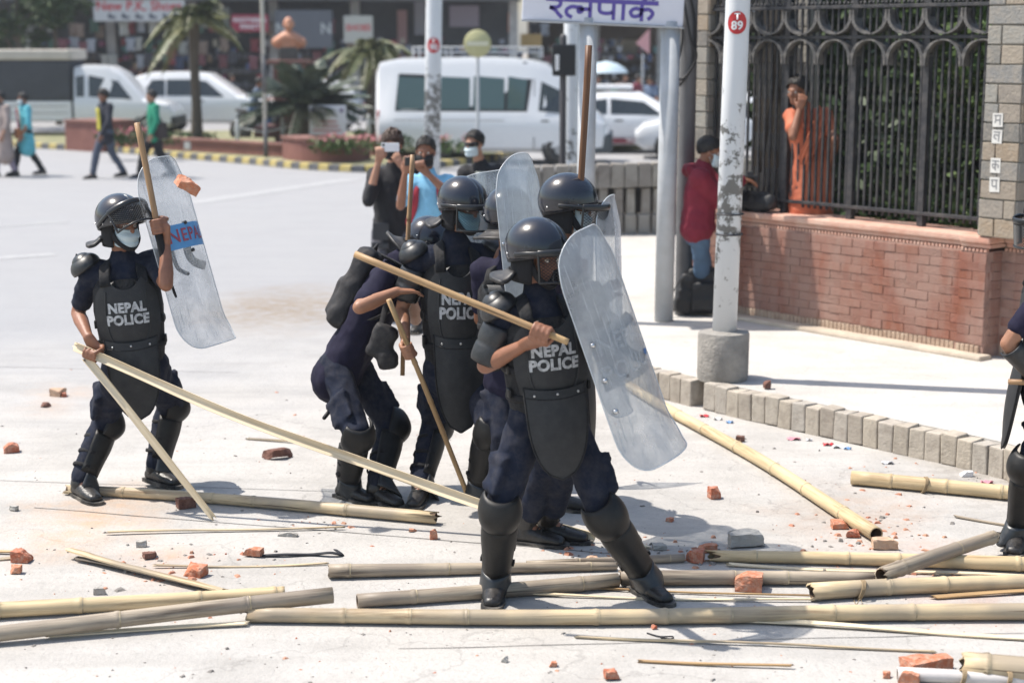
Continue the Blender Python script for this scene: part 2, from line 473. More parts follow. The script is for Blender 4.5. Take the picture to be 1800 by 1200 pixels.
PZ = 0.19                                          # footpath level
kerb_px = [(1905, 878), (1800, 852), (1700, 825), (1500, 780), (1300, 735), (1180, 705)]
kpts = [gnd(*p) for p in kerb_px]
u0 = (kpts[0] - kpts[2]).normalized()
kpts = [kpts[0] + u0 * 4.2] + kpts + [V(0.92, 11.85, 0), V(0.62, 12.7, 0), V(0.50, 14.0, 0), V(0.55, 16, 0), V(0.7, 19, 0), V(0.85, 21.3, 0)]
kline = catmull(kpts, 10)
# even spacing
def resample(P, step):
    out = [P[0].copy()]; acc = 0.0
    for a, b in zip(P, P[1:]):
        seg = (b - a).length; t = 0.0
        while acc + (seg - t) >= step:
            t += step - acc; acc = 0.0; out.append(a.lerp(b, t / seg))
        acc += seg - t
    return out
kr = resample(kline, 0.116)
PAVE = ground_material('footpath_paving', (0.50, 0.485, 0.46), (0.37, 0.35, 0.325), (0.53, 0.49, 0.43), 1.6, [(1330, 690, 0.25, (0.30, 0.26, 0.22), 0.6)])
foot = thing('footpath', None, None); tag(foot, kind='structure')
mb = MB()
inner = []
for i, p in enumerate(kr):
    t = (kr[min(i + 1, len(kr) - 1)] - kr[max(i - 1, 0)]).normalized(); inner.append(p + Vector((t.y, -t.x, 0)) * 0.115)
poly = [(p.x, p.y) for p in inner] + [(1.2, 22.5), (14, 22.5), (14, 4.0)]
mb.prism(poly, 0.0, PZ - 0.006)
mb.build('paving', PAVE, foot, smooth=False)
def rand_mat(name, cols, rough=0.85, dirt=(0.3, 0.26, 0.22), dirtamt=0.5, nscale=14, bump=0.5, bs=60, pos=None, vs=1.0, dr=(.42, .68)):
    """colour picked per object (Object Info random), with dirt on it"""
    m, N, L, b = node_mat(name)
    oi = N.new('ShaderNodeObjectInfo'); r = N.new('ShaderNodeValToRGB'); r.color_ramp.interpolation = 'LINEAR'
    while len(r.color_ramp.elements) < len(cols): r.color_ramp.elements.new(0.5)
    for i, c in enumerate(cols):
        r.color_ramp.elements[i].position = i / max(1, len(cols) - 1); r.color_ramp.elements[i].color = (*c, 1)
    L.new(oi.outputs['Random'], r.inputs[0])
    g = N.new('ShaderNodeNewGeometry')
    n = N.new('ShaderNodeTexNoise'); n.inputs['Scale'].default_value = nscale; n.inputs['Detail'].default_value = 7; n.inputs['Roughness'].default_value = 0.65
    mp_ = N.new('ShaderNodeMapping'); mp_.inputs['Scale'].default_value = (1, 1, vs); L.new(g.outputs['Position'], mp_.inputs[0]); L.new(mp_.outputs[0], n.inputs['Vector'])
    mr = N.new('ShaderNodeMapRange'); mr.inputs['From Min'].default_value = dr[0]; mr.inputs['From Max'].default_value = dr[1]; mr.inputs['To Max'].default_value = dirtamt
    L.new(n.outputs[0], mr.inputs[0])
    x = N.new('ShaderNodeMix'); x.data_type = 'RGBA'; L.new(mr.outputs[0], x.inputs[0]); L.new(r.outputs[0], x.inputs[6]); x.inputs[7].default_value = (*dirt, 1)
    L.new(x.outputs[2], b.inputs['Base Color']); b.inputs['Roughness'].default_value = rough; b.inputs['Specular IOR Level'].default_value = 0.25
    n3 = N.new('ShaderNodeTexNoise'); n3.inputs['Scale'].default_value = bs; n3.inputs['Detail'].default_value = 5; L.new(g.outputs['Position'], n3.inputs['Vector'])
    bp = N.new('ShaderNodeBump'); bp.inputs['Strength'].default_value = bump; bp.inputs['Distance'].default_value = 0.008
    L.new(n3.outputs[0], bp.inputs['Height']); L.new(bp.outputs[0], b.inputs['Normal'])
    return m
KERB = rand_mat('kerb_concrete', [(0.36, 0.32, 0.27), (0.43, 0.38, 0.31), (0.38, 0.355, 0.32), (0.44, 0.39, 0.32), (0.41, 0.37, 0.32)], dirt=(0.22, 0.19, 0.16), dirtamt=0.6)
kmesh = []
def proj0(p): return 900 + FPX * p.x / (p.y * CT + (CAMZ - p.z) * ST)
for k in range(4):
    t_ = MB(); t_.bbox((0, 0, PZ / 2), (0.110, 0.125, PZ), 0.010); me = t_.mesh('kerb_block', smooth=False); noisy(me, 0.009, 11, k * 3.1); me.materials.append(KERB); kmesh.append(me)
for i in range(len(kr) - 1):
    p = (kr[i] + kr[i + 1]) / 2; t = kr[i + 1] - kr[i]
    if abs(proj0(p) - 1227) < 9: continue
    o = inst('kerb_block', kmesh[i % 4], foot, Matrix.Translation(p + V(t.y, -t.x, 0).normalized() * 0.055 + V(0, 0, random.uniform(-0.012, 0.005))) @ Matrix.Rotation(atan2(t.y, t.x) + random.uniform(-.05, .05), 4, 'Z') @ Matrix.Rotation(random.uniform(-.03, .03), 4, 'X'))

# ------------------------------------------------------------------ brick wall, iron fence and stone pillars
WD = V(0.636, -0.771, 0).normalized()
WO = V(1.52, 14.70, PZ - 0.006)
WM = frame(WO, WD, UP.cross(WD), UP)
WH, WL, PIL = 0.92, 2.98, 0.24
BRICK = rand_mat('wall_brick', [(0.22, 0.082, 0.050), (0.24, 0.095, 0.062), (0.255, 0.11, 0.078), (0.21, 0.083, 0.058), (0.27, 0.125, 0.092)], dirt=(0.30, 0.20, 0.165), dirtamt=0.80, nscale=3.6, bump=0.6, vs=.3, dr=(.36, .60))
MORTAR = mat('wall_mortar', (0.33, 0.21, 0.17), 0.95, var=0.25, vscale=9, bump=0.6, bscale=70)
TERRA = mat('terracotta_cap', (0.50, 0.25, 0.18), 0.8, col2=(0.56, 0.38, 0.30), vscale=6, bump=0.5, bscale=50)
wall = thing('brick_wall', 'low dusty red brick wall with terracotta coping under the iron fence', 'wall', M=WM)
mb = MB()
mb.box((WL / 2, 0.164, WH / 2 - 0.06), (WL, 0.35, WH - 0.12))
mb.box((WL + PIL / 2, 0.146, WH / 2 - 0.06), (PIL - .006, 0.37, WH - 0.12))
mb.box((WL + PIL + 1.6, 0.291, WH / 2 - 0.06), (3.2, 0.30, WH - 0.12))
mb.build('mortar_core', MORTAR, wall, smooth=False)
bm3 = []
for k in range(5):
    t_ = MB(); t_.bbox((0, 0, 0), (0.2125, 0.05, 0.0668), 0.004); me = t_.mesh('brick', smooth=False); noisy(me, 0.006, 14, k * 5.3); me.materials.append(BRICK); bm3.append(me)
hm = []
for k in range(3):
    t_ = MB(); t_.bbox((0, 0, 0), (0.105, 0.05, 0.0668), 0.004); me = t_.mesh('brick', smooth=False); noisy(me, 0.006, 14, k * 5.3 + 2); me.materials.append(BRICK); hm.append(me)
rows = 10; z0 = 0.098
for r in range(rows):
    z = z0 + 0.0345 + r * 0.069
    x = 0.0
    while x < WL - 0.03:
        ln = 0.215 if (r % 2 or x > 0) else 0.1075
        ln = min(ln, WL - x)
        inst('brick', random.choice(bm3 if ln > .15 else hm), wall, Matrix.Translation((x + ln / 2, 0.006 + random.uniform(-.004, .003), z)) @ Matrix.Diagonal((ln / (.215 if ln > .15 else .1075), 1, 1, 1)))
        x += ln
    for xx, me, sx in (((WL + 0.058, random.choice(hm), 1.1), (WL + 0.178, random.choice(hm), 1.1)) if r % 2 else ((WL + 0.118, random.choice(bm3), 1.1), )):
        inst('brick', me, wall, Matrix.Translation((xx, -0.022 + random.uniform(-.003, .003), z)) @ Matrix.Diagonal((sx, 1, 1, 1)))
    for yy in (0.06, 0.165):
        inst('brick', random.choice(hm), wall, Matrix.Translation((WL + PIL - 0.018, yy + (0.03 if r % 2 else 0), z)) @ Matrix.Rotation(pi / 2, 4, 'Z'))
    for k in range(7):
        inst('brick', random.choice(bm3), wall, Matrix.Translation((WL + PIL + 0.13 + k * 0.2155 + (0.1 if r % 2 else 0), 0.158, z)))
# coping, dentil course and soldier course at the foot
mb = MB()
def coping(u): return
for (x0, x1, yf) in ((-0.03, WL, -0.03), (WL + 0.004, WL + PIL + 0.03, -0.07), (WL + PIL + 0.034, WL + PIL + 3.2, 0.115)):
    mb.bbox(((x0 + x1) / 2, (yf + 0.40) / 2, WH - 0.03), (x1 - x0, 0.40 - yf, 0.055), 0.015)
    mb.bbox(((x0 + x1) / 2, (yf + 0.40) / 2 + 0.012, WH - 0.075), (x1 - x0 - 0.01, 0.376 - yf, 0.03), 0.006)
o = mb.build('coping', TERRA, wall, smooth=False)
mb = MB()
for (x0, x1, yf) in ((0, WL, -0.012), (WL, WL + PIL, -0.05), (WL + PIL + .02, WL + PIL + 2, 0.135)):
    n = int((x1 - x0) / 0.034)
    for i in range(n): mb.bbox((x0 + 0.017 + i * 0.034, yf + 0.02, WH - 0.108), (0.022, 0.04, 0.026), 0.005)
tag(mb.build('dentil_course', TERRA, wall, smooth=False), kind='stuff')
mb = MB()
for (x0, x1, yf) in ((0, WL, -0.012), (WL, WL + PIL, -0.05), (WL + PIL + .02, WL + PIL + 2, 0.135)):
    n = int((x1 - x0) / 0.042)
    for i in range(n): mb.bbox((x0 + 0.021 + i * 0.042, yf + 0.02, 0.047), (0.036, 0.05, 0.088 + random.uniform(-.006, .006)), 0.006)
tag(mb.build('soldier_course', mat('base_brick', (0.33, 0.23, 0.17), 0.9, col2=(0.46, 0.36, 0.27), vscale=12, bump=0.6), wall, smooth=False), kind='stuff')
mb = MB(); mb.bbox((WL / 2 + 0.1, -0.09, 0.012), (WL + 0.4, 0.16, 0.05), 0.02)
me = mb.mesh('footing', False); noisy(me, 0.01, 5)
link('footing', me, mat('dusty_cement', (0.47, 0.40, 0.32), 0.95, var=0.2, bump=0.5), wall)

STONE = rand_mat('pillar_stone', [(0.16, 0.155, 0.145), (0.27, 0.26, 0.235), (0.21, 0.21, 0.205), (0.30, 0.235, 0.17), (0.29, 0.285, 0.26), (0.22, 0.21, 0.19)], dirt=(0.33, 0.29, 0.24), dirtamt=0.6, nscale=18, bump=0.9, bs=45)
STMORT = mat('pale_mortar', (0.40, 0.37, 0.32), 0.95, var=0.15, bump=0.4)
def stone_pillar(name, label, uc, vc, wu, wv, z0, z1, cols_u=2, cols_v=2, ch=0.14):
    root = thing(name, label, 'pillar', M=WM @ Matrix.Translation((uc, vc, z0)))
    h = z1 - z0
    m_ = MB(); m_.box((0, 0, h / 2), (wu - 0.03, wv - 0.03, h)); m_.build('core', STMORT, root, smooth=False)
    n = int(h / ch); cache = {}
    def blk(w, k, hh):
        key = (round(w, 2), k % 3)
        if key not in cache:
            t = MB(); t.bbox((0, 0, 0), (w - 0.008, 0.03, ch - 0.010), 0.006); me = t.mesh('stone_block', False); noisy(me, 0.006, 12, k * 2.7 + w); me.materials.append(STONE); cache[key] = me
        return cache[key]
    for r in range(n):
        z = (r + 0.5) * ch
        for axis, w, cc, off in (('u', wu, cols_u, wv / 2), ('v', wv, cols_v, wu / 2)):
            cuts = [0, 0.5 + random.uniform(-.17, .17), 1] if cc == 2 else [0, 1]
            if r % 3 == 2 and axis == 'u': cuts = [0, 1]
            for a, b in zip(cuts, cuts[1:]):
                ww = round((b - a) * w, 2); mid = ((a + b) / 2 - 0.5) * w
                for sgn in (-1, 1):
                    if axis == 'u': M = Matrix.Translation((mid, sgn * (off - 0.010 + random.uniform(0, .006)), z))
                    else: M = Matrix.Translation((sgn * (off - 0.010 + random.uniform(0, .006)), mid, z)) @ Matrix.Rotation(pi / 2, 4, 'Z')
                    inst('stone_block', blk(ww, r, ch), root, M)
    return root
UPR = WL + 0.325
pr = stone_pillar('stone_pillar', 'stone block pillar with white paper tags, at the right end of the iron fence', UPR, 0.10, 0.31, 0.34, WH, WH + 2.5)
pl = stone_pillar('stone_pillar', 'grey stone pillar behind the T 89 lamp post, left end of the fence', -0.02, 0.30, 0.40, 0.40, WH - 0.02, WH + 2.5)
# paper tags with letters down the pillar
PAPER = mat('tag_paper', (0.60, 0.59, 0.56), 0.8, var=0.08, vscale=20)
INKD = mat('dark_ink', (0.22, 0.22, 0.23), 0.8)
strk = {0: [[(-.35, .4), (.35, .4)], [(.25, .4), (.25, -.4)], [(-.2, .4), (-.2, -.1), (-.3, -.2)], [(-.2, 0), (.25, 0)]],
        1: [[(-.35, .4), (.35, .4)], [(0.2, .4), (.2, -.4)], [(.2, .1), (-.2, .15), (-.25, -.1), (0, -.2)]],
        2: [[(-.35, .4), (.35, .4)], [(0, .4), (0, -.4)], [(0, .1), (-.3, .1), (-.2, -.2), (0, -.1)], [(0, .1), (.3, .05), (.25, -.2)]],
        3: [[(-.35, .4), (.35, .4)], [(-.2, .4), (-.2, -.1), (.2, -.1)], [(.2, .4), (.2, -.4)]]}
for i, (z, hgt) in enumerate(((0.86, .11), (0.74, .11), (0.53, .12), (0.39, .12))):
    root = thing('paper_tag', ['topmost white paper tag with a letter on the stone pillar', 'second white paper tag from the top on the stone pillar', 'third white paper tag from the top on the stone pillar', 'lowest white paper tag with a letter on the stone pillar'][i], 'paper tag', M=WM @ Matrix.Translation((UPR - 0.03, -0.062 - 0.019, WH + z)) @ Matrix.Rotation(random.uniform(-.05, .05), 4, 'Y'), group='paper tags on the stone pillar')
    m_ = MB(); m_.box((0, 0, 0), (0.085, 0.004, hgt * .9)); m_.build('sheet', PAPER, root, smooth=False)
    m_ = MB()
    for s in strk[i]: stroke(m_, [(a * .085, b * .085) for a, b in s], 0.009, y=-0.0035)
    m_.build('letter', INKD, root, smooth=False, fix=False)

IRON = mat('black_iron', (0.020, 0.021, 0.026), 0.5, metal=0.0, var=0.2, vscale=12, dust=0.35, dustcol=(0.20, 0.18, 0.16), bump=0.2)
fence = thing('iron_fence', 'black iron bar fence with arched scrollwork standing on the brick wall', 'fence', M=WM @ Matrix.Translation((0, 0.17, WH)))
FH = 2.4; bay = 0.705; posts_u = [0.34 + bay * k for k in range(5)]
zR1, zR2, zR3 = 0.10, 1.46, 1.70
def barmesh(w, h, nm):
    t = MB(); t.bbox((0, 0, h / 2), (w, w, h), 0.003); me = t.mesh(nm, False); me.materials.append(IRON); return me
pm = barmesh(0.056, FH, 'post'); bmn = barmesh(0.019, FH - 0.06, 'bar')
for u in posts_u:
    if u < UPR - 0.15: inst('post', pm, fence, Matrix.Translation((u, 0, 0)))
uu = 0.34 - bay; 
fence_end = UPR - 0.165
k = 0
x = 0.22
while x < fence_end:
    if min(abs(x - p) for p in posts_u) > 0.035:
        inst('bar', bmn, fence, Matrix.Translation((x, 0, 0.055)))
    x += bay / 11
for z in (zR1, zR2, zR3, zR3 + 0.62):
    m_ = MB(); m_.bbox(((0.19 + fence_end) / 2, -0.012, z), (fence_end - 0.19, 0.045, 0.028), 0.004); m_.build('rail', IRON, fence, smooth=False)
def arch_mesh(sign, w, h):
    t = MB(); n = 14; vs = []
    for i in range(n + 1):
        a = pi * i / n; xx = -w / 2 * cos(a); zz = sign * h * (sin(a) ** 0.8)
        taper = 0.005 + 0.012 * abs(cos(a)) ** 2; dpt = 0.11
        tx = Vector((w / 2 * sin(a), 0, sign * h * cos(a) * 0.9)).normalized(); q = Vector((-tx.z, 0, tx.x)) * taper
        for dy in (-dpt / 2, dpt / 2):
            vs += [Vector((xx, dy, zz)) + q, Vector((xx, dy, zz)) - q]
    f = []
    for i in range(n):
        a, b = i * 4, i * 4 + 4
        f += [(a, a + 1, b + 1, b), (a + 2, b + 2, b + 3, a + 3), (a, b, b + 2, a + 2), (a + 1, a + 3, b + 3, b + 1)]
    f += [(0, 2, 3, 1), (n * 4, n * 4 + 1, n * 4 + 3, n * 4 + 2)]
    t.add(vs, f); me = t.mesh('scroll_arch', False)
    me.materials.append(mat('arch_iron', (0.05, 0.05, 0.052), 0.45, dust=0.7, dustcol=(0.30, 0.28, 0.25), var=0.2)); return me
am_up, am_dn = arch_mesh(1, bay / 2 - 0.01, 0.20), arch_mesh(-1, bay / 2 - 0.01, 0.19)
xx = posts_u[0] + bay / 4 - bay / 2
while xx < fence_end - 0.1:
    inst('scroll_arch', am_up, fence, Matrix.Translation((xx, -0.02, zR2 - 0.22)))
    inst('scroll_arch', am_dn, fence, Matrix.Translation((xx, -0.02, zR2 + 0.215)))
    xx += bay / 2
m_ = MB()
for i in range(70): m_.ell((0.2 + i * 0.042, -0.015, zR3 + 0.028), (0.014, 0.012, 0.016), n=6, m=4)
tag(m_.build('bead_trim', IRON, fence), kind='stuff')

# garden behind the fence
GRASS = mat('garden_soil', (0.10, 0.10, 0.05), 0.95, col2=(0.06, 0.10, 0.03), vscale=5, bump=0.8, bscale=30)
m_ = MB(); P = [WM @ V(0.1, 0.36, 0), WM @ V(8, 0.36, 0), WM @ V(8, 9, 0), WM @ V(0.1, 9, 0)]
m_.prism([(p.x, p.y) for p in P], 0.1, PZ + 0.55)
tag(m_.build('garden_bed', GRASS, smooth=False), kind='structure')
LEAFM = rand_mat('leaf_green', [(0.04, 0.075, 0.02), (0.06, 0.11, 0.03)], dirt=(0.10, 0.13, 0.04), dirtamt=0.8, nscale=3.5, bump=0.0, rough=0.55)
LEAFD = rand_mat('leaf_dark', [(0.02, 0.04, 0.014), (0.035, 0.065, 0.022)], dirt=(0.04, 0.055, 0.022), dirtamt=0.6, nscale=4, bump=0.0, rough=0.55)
BARK = mat('bark', (0.10, 0.08, 0.06), 0.95, var=0.35, vscale=14, bump=1.0, bscale=25, stretch=(1, 1, 0.25))
def leaves(mb_, blobs, per, size, rnd):
    for (c, r) in blobs:
        c = Vector(c)
        for _ in range(per):
            d = Vector((rnd.gauss(0, 1), rnd.gauss(0, 1), rnd.gauss(0, 1))).normalized() * (rnd.random() ** 0.45)
            p = c + Vector((d.x * r[0], d.y * r[1], d.z * r[2]))
            a = Vector((rnd.gauss(0, 1), rnd.gauss(0, 1), rnd.gauss(0, 0.6))).normalized(); b = a.cross(Vector((rnd.gauss(0, 1), rnd.gauss(0, 1), rnd.gauss(0, 1)))).normalized()
            s = size * rnd.uniform(0.6, 1.3)
            mb_.add([p - a * s, p + b * s * 0.42, p + a * s, p - b * s * 0.42], [(0, 1, 2, 3)])
def tree(name, label, base, h, blobs, per, size, seed, matl, lean=(0, 0), group=None, r=0.12, limbs=5):
    rnd = random.Random(seed); root = thing(name, label, 'tree', base, group=group)
    m_ = MB(); top = V(lean[0], lean[1], h)
    m_.tube([(0, 0, -0.1), V(0, 0, h * .3) + top * 0.08, V(lean[0] * .4, lean[1] * .4, h * .6), top], [r, r * .8, r * .62, r * .4], n=9)
    for k in range(limbs):
        b = rnd.choice(blobs)[0]; s = V(lean[0] * .4, lean[1] * .4, h * rnd.uniform(.45, .8))
        m_.tube([s, s.lerp(Vector(b), .5) + V(0, 0, .1), Vector(b)], [r * .4, r * .28, r * .12], n=6)
    m_.build('trunk', BARK, root)
    m_ = MB(); leaves(m_, blobs, per, size, rnd); m_.build('crown', matl, root, smooth=False, fix=False)
    return root
def wpt(u, v, z): return WM @ V(u, v, z)
for i, (u, v, sc, lb) in enumerate(((1.35, 2.2, 1.0, 'dark leafy garden tree behind the fence just right of the orange sari'), (2.4, 1.7, .9, 'leafy garden tree with sunlit gaps behind the middle of the fence'), (3.3, 2.4, 1.1, 'dense garden tree behind the fence beside the right stone pillar'), (0.5, 3.6, 1.2, 'shaded garden tree behind the left end of the fence'))):
    rnd = random.Random(40 + i)
    bl = [((rnd.uniform(-.7, .7) * sc, rnd.uniform(-.6, .6) * sc, rnd.uniform(0.5, 3.4) * sc), (rnd.uniform(.35, .65), rnd.uniform(.35, .6), rnd.uniform(.3, .55))) for _ in range(13)]
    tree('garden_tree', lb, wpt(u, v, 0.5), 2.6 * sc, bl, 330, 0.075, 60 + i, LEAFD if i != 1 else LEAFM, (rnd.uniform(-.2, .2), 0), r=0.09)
for i, (u, v, lb) in enumerate(((2.0, 0.75, 'low leafy shrub behind the fence bars near the middle'), (2.75, 0.7, 'low sunlit shrub behind the fence by the stone pillar'))):
    rnd = random.Random(90 + i); root = thing('garden_shrub', lb, 'shrub', wpt(u, v, 0.55))
    m_ = MB(); leaves(m_, [((rnd.uniform(-.3, .3), rnd.uniform(-.2, .2), rnd.uniform(.05, .5)), (.22, .2, .2)) for _ in range(7)], 130, .05, rnd); m_.build('foliage', LEAFM, root, smooth=False, fix=False)
    m_ = MB()
    for k in range(5): m_.tube([(0, 0, 0), (rnd.uniform(-.2, .2), rnd.uniform(-.2, .2), .4)], [.012, .005], n=5)
    m_.build('stem', BARK, root)
hb = random.Random(5); root = thing('garden_hedge', 'tall dark hedge filling the garden far behind the fence', 'hedge', wpt(2.2, 3.1, 0.5))
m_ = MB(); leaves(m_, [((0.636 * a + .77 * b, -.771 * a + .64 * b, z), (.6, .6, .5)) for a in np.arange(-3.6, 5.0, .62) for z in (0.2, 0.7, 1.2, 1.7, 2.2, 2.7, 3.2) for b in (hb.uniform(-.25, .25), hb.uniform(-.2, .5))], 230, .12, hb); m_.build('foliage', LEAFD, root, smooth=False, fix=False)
m_ = MB()
for a in np.arange(-4, 4.5, 1.1): m_.tube([(0.636 * a, -.771 * a, 0), (0.636 * a + hb.uniform(-.2, .2), -.771 * a, 2.2)], [.06, .03], n=6)
m_.build('stem', BARK, root)
# stone return wall with wire mesh seen through the left of the fence
sw = thing('stone_garden_wall', 'grey stone block wall seen through the left end of the fence', 'wall', M=WM @ Matrix.Translation((0.50, 0.78, 0.3)))
m_ = MB(); m_.box((0, 0, 1.5), (0.62, 0.12, 3.0)); m_.build('core', STMORT, sw, smooth=False)
for r in range(19):
    for c in range(2):
        t = MB()
        w = 0.30
        if r < 2 and c == 0 and False: pass
        if (r, c) == (0, 0):
            t.bbox((0, 0, 0), (w, 0.03, 0.145), 0.008); gm = t.mesh('stone_block', False); noisy(gm, .007, 11, 4); gm.materials.append(STONE)
        inst('stone_block', gm, sw, Matrix.Translation((-0.155 + c * 0.31 + random.uniform(-.01, .01), -0.068, 0.08 + r * 0.155)))
for i, (a, b) in enumerate((((0.42, .55, .3), (0.52, .62, 1.7)), ((0.62, .6, .4), (0.50, .6, 1.3)))):
    m_ = MB(); p, q = wpt(*a), wpt(*b); m_.tube([p + V(0, 0, WH), p.lerp(q, .5) + V(.03, 0, WH), q + V(0, 0, WH)], [.018, .016, .01], n=6)
    tag(m_.build('dead_branch', BARK), ['bare dry branch leaning against the stone garden wall', 'second bare dry branch crossing the first behind the fence'][i], 'branch')

# ------------------------------------------------------------------ poles, sign, posts
WHITEP = mat('worn_white_paint', (0.56, 0.58, 0.60), 0.45, col2=(0.66, 0.68, 0.70), vscale=3, bump=0.15)
def flaking_paint(name, zlo, zhi):
    m, N, L, b = node_mat(name); tc = N.new('ShaderNodeTexCoord')
    n = N.new('ShaderNodeTexNoise'); n.inputs['Scale'].default_value = 9; n.inputs['Detail'].default_value = 9; n.inputs['Roughness'].default_value = 0.72
    L.new(tc.outputs['Object'], n.inputs[0]); sp = N.new('ShaderNodeSeparateXYZ'); L.new(tc.outputs['Object'], sp.inputs[0])
    w1 = N.new('ShaderNodeMapRange'); w1.inputs['From Min'].default_value = zlo - .25; w1.inputs['From Max'].default_value = zlo + .1; L.new(sp.outputs['Z'], w1.inputs[0])
    w2 = N.new('ShaderNodeMapRange'); w2.inputs['From Min'].default_value = zhi + .35; w2.inputs['From Max'].default_value = zhi - .3; L.new(sp.outputs['Z'], w2.inputs[0])
    ml = N.new('ShaderNodeMath'); ml.operation = 'MULTIPLY'; L.new(w1.outputs[0], ml.inputs[0]); L.new(w2.outputs[0], ml.inputs[1])
    ad = N.new('ShaderNodeMath'); ad.operation = 'MULTIPLY_ADD'; L.new(ml.outputs[0], ad.inputs[0]); ad.inputs[1].default_value = 0.17; L.new(n.outputs[0], ad.inputs[2])
    r = N.new('ShaderNodeMapRange'); r.inputs['From Min'].default_value = 0.62; r.inputs['From Max'].default_value = 0.66; L.new(ad.outputs[0], r.inputs[0])
    x = N.new('ShaderNodeMix'); x.data_type = 'RGBA'; L.new(r.outputs[0], x.inputs[0]); x.inputs[6].default_value = (.62, .64, .66, 1); x.inputs[7].default_value = (.15, .15, .145, 1)
    L.new(x.outputs[2], b.inputs['Base Color']); b.inputs['Roughness'].default_value = 0.5
    bp = N.new('ShaderNodeBump'); bp.inputs['Strength'].default_value = 0.4; bp.inputs['Distance'].default_value = .004; bp.invert = True; L.new(r.outputs[0], bp.inputs['Height']); L.new(bp.outputs[0], b.inputs['Normal'])
    return m
REDD = mat('sign_red', (0.45, 0.02, 0.025), 0.45); WHT = mat('sign_white', (0.75, 0.75, 0.75), 0.5)
def lamp_post(label, base, lean, r, disc_z, num, h=7.0, block=None, arm=True, flake=(0.9, 1.7), drad=0.068):
    root = thing('lamp_post', label, 'lamp post', base)
    top = V(lean * h, 0, h); m_ = MB(); n = 18
    m_.tube([(0, 0, 0), top * .33, top * .66, top], [r, r * .985, r * .94, r * .8], n=22, cap=True)
    m_.build('pole', flaking_paint('post_paint_' + num, *flake), root)
    if block:
        m_ = MB(); m_.lathe([(block[0] * .97, -0.005), (block[0], .03), (block[0] * .985, block[1] - .02), (block[0] * .95, block[1]), (r, block[1] + .012)], 28)
        me = m_.mesh('base_block'); noisy(me, .008, 8); me.set_sharp_from_angle(angle=radians(40))
        link('base_block', me, mat('rough_concrete', (0.20, 0.19, 0.175), 0.95, col2=(0.33, 0.31, 0.28), vscale=7, bump=0.9, bscale=45), root)
    cx = lean * disc_z
    a0 = atan2(-base.y, -base.x)                       # sticker faces the square
    def wrap(dx, dz, off):                             # point on the pole's skin
        ang = a0 + dx / r; rr = r * 0.99 + off
        return V(cx + rr * cos(ang), rr * sin(ang), disc_z + dz)
    m_ = MB(); nn = 28; vs = [wrap(0, 0, .003)]
    for ring in (0.5, 1.0):
        vs += [wrap(drad * ring * cos(2 * pi * j / nn), drad * ring * 1.12 * sin(2 * pi * j / nn), .003) for j in range(nn)]
    fs = [(0, 1 + j, 1 + (j + 1) % nn) for j in range(nn)] + [(1 + j, 1 + nn + j, 1 + nn + (j + 1) % nn, 1 + (j + 1) % nn) for j in range(nn)]
    m_.add(vs, fs); m_.build('number_disc', REDD, root, smooth=False)
    text_obj('disc_lettering', 'T', WHT, root, lambda x, y: wrap(x, y + drad * .58, .006), size=drad * .9, bold=.03)
    text_obj('disc_lettering', num, WHT, root, lambda x, y: wrap(x, y - drad * .30, .006), size=drad * 1.15, bold=.03)
    if arm:
        m_ = MB(); m_.tube([top - V(0, 0, .1), top + V(-.3, -.2, .5), top + V(-1.2, -.6, .75)], [r * .5, r * .4, r * .35], n=10); m_.build('lamp_arm', WHITEP, root)
        m_ = MB(); m_.ell(top + V(-1.5, -.75, .75), (.4, .16, .07)); m_.build('lamp_head', MATS['black_iron'], root)
    return root
b89 = gnd(1270, 664, PZ)
lamp_post('white lamp post with red T 89 disc and flaking paint on a round concrete block', b89, 0.018, 0.086, 2.46, '89', block=(0.185, 0.33), flake=(0.95, 1.60), h=6.5)
for z, lb in ((1.02, 'lower dark wire wound round the flaking T 89 lamp post'), (1.16, 'upper dark wire wound round the flaking T 89 lamp post')):
    ring = MB(); ring.tube([(b89.x + .022 * z + .0915 * cos(2 * pi * j / 20), b89.y + .0915 * sin(2 * pi * j / 20), z + PZ) for j in range(20)], [.006] * 20, closed=True, n=6)
    tag(ring.build('tie_wire', MATS['black_iron']), lb, 'wire')
p90 = at(757, 232, 25.5); p90.z = 0
lamp_post('distant white lamp post with red T 90 disc behind the bystanders', p90, 0.022, 0.125, 2.5, '90', h=8, flake=(.9, 2.0), drad=0.105)

STEELP = mat('grey_painted_steel', (0.42, 0.44, 0.46), 0.45, var=0.12, vscale=5, dust=0.2, bump=0.1)
PURP = mat('sign_purple', (0.10, 0.07, 0.33), 0.5)
SIGNW = mat('sign_board_white', (0.66, 0.67, 0.74), 0.5, var=0.05, vscale=2)
SY = 13.9
sroot = thing('name_sign', 'white road name sign with purple Devanagari lettering on two steel posts', 'sign', at(1095, 535, SY))
sroot.location.z = PZ
M_ = sroot.matrix_world.copy(); ox, oy = at(1095, 535, SY).x, SY
L0, R0 = at(917, 35, SY), at(1199, 48, SY)
sw_ = (R0 - L0).length; ang = atan2(R0.z - L0.z, R0.x - L0.x)
SM = Matrix.Translation((L0.x - ox, 0, L0.z - PZ)) @ Matrix.Rotation(-ang, 4, 'Y')
m_ = MB(); m_.bbox((sw_ / 2, 0, .27), (sw_, .13, .54), .012); m_.build('board', SIGNW, sroot, smooth=False, M=SM)
m_ = MB(); m_.box((sw_ / 2, -.02, -.008), (sw_ + .01, .15, .012)); m_.build('board_rim', STEELP, sroot, smooth=False, M=SM)
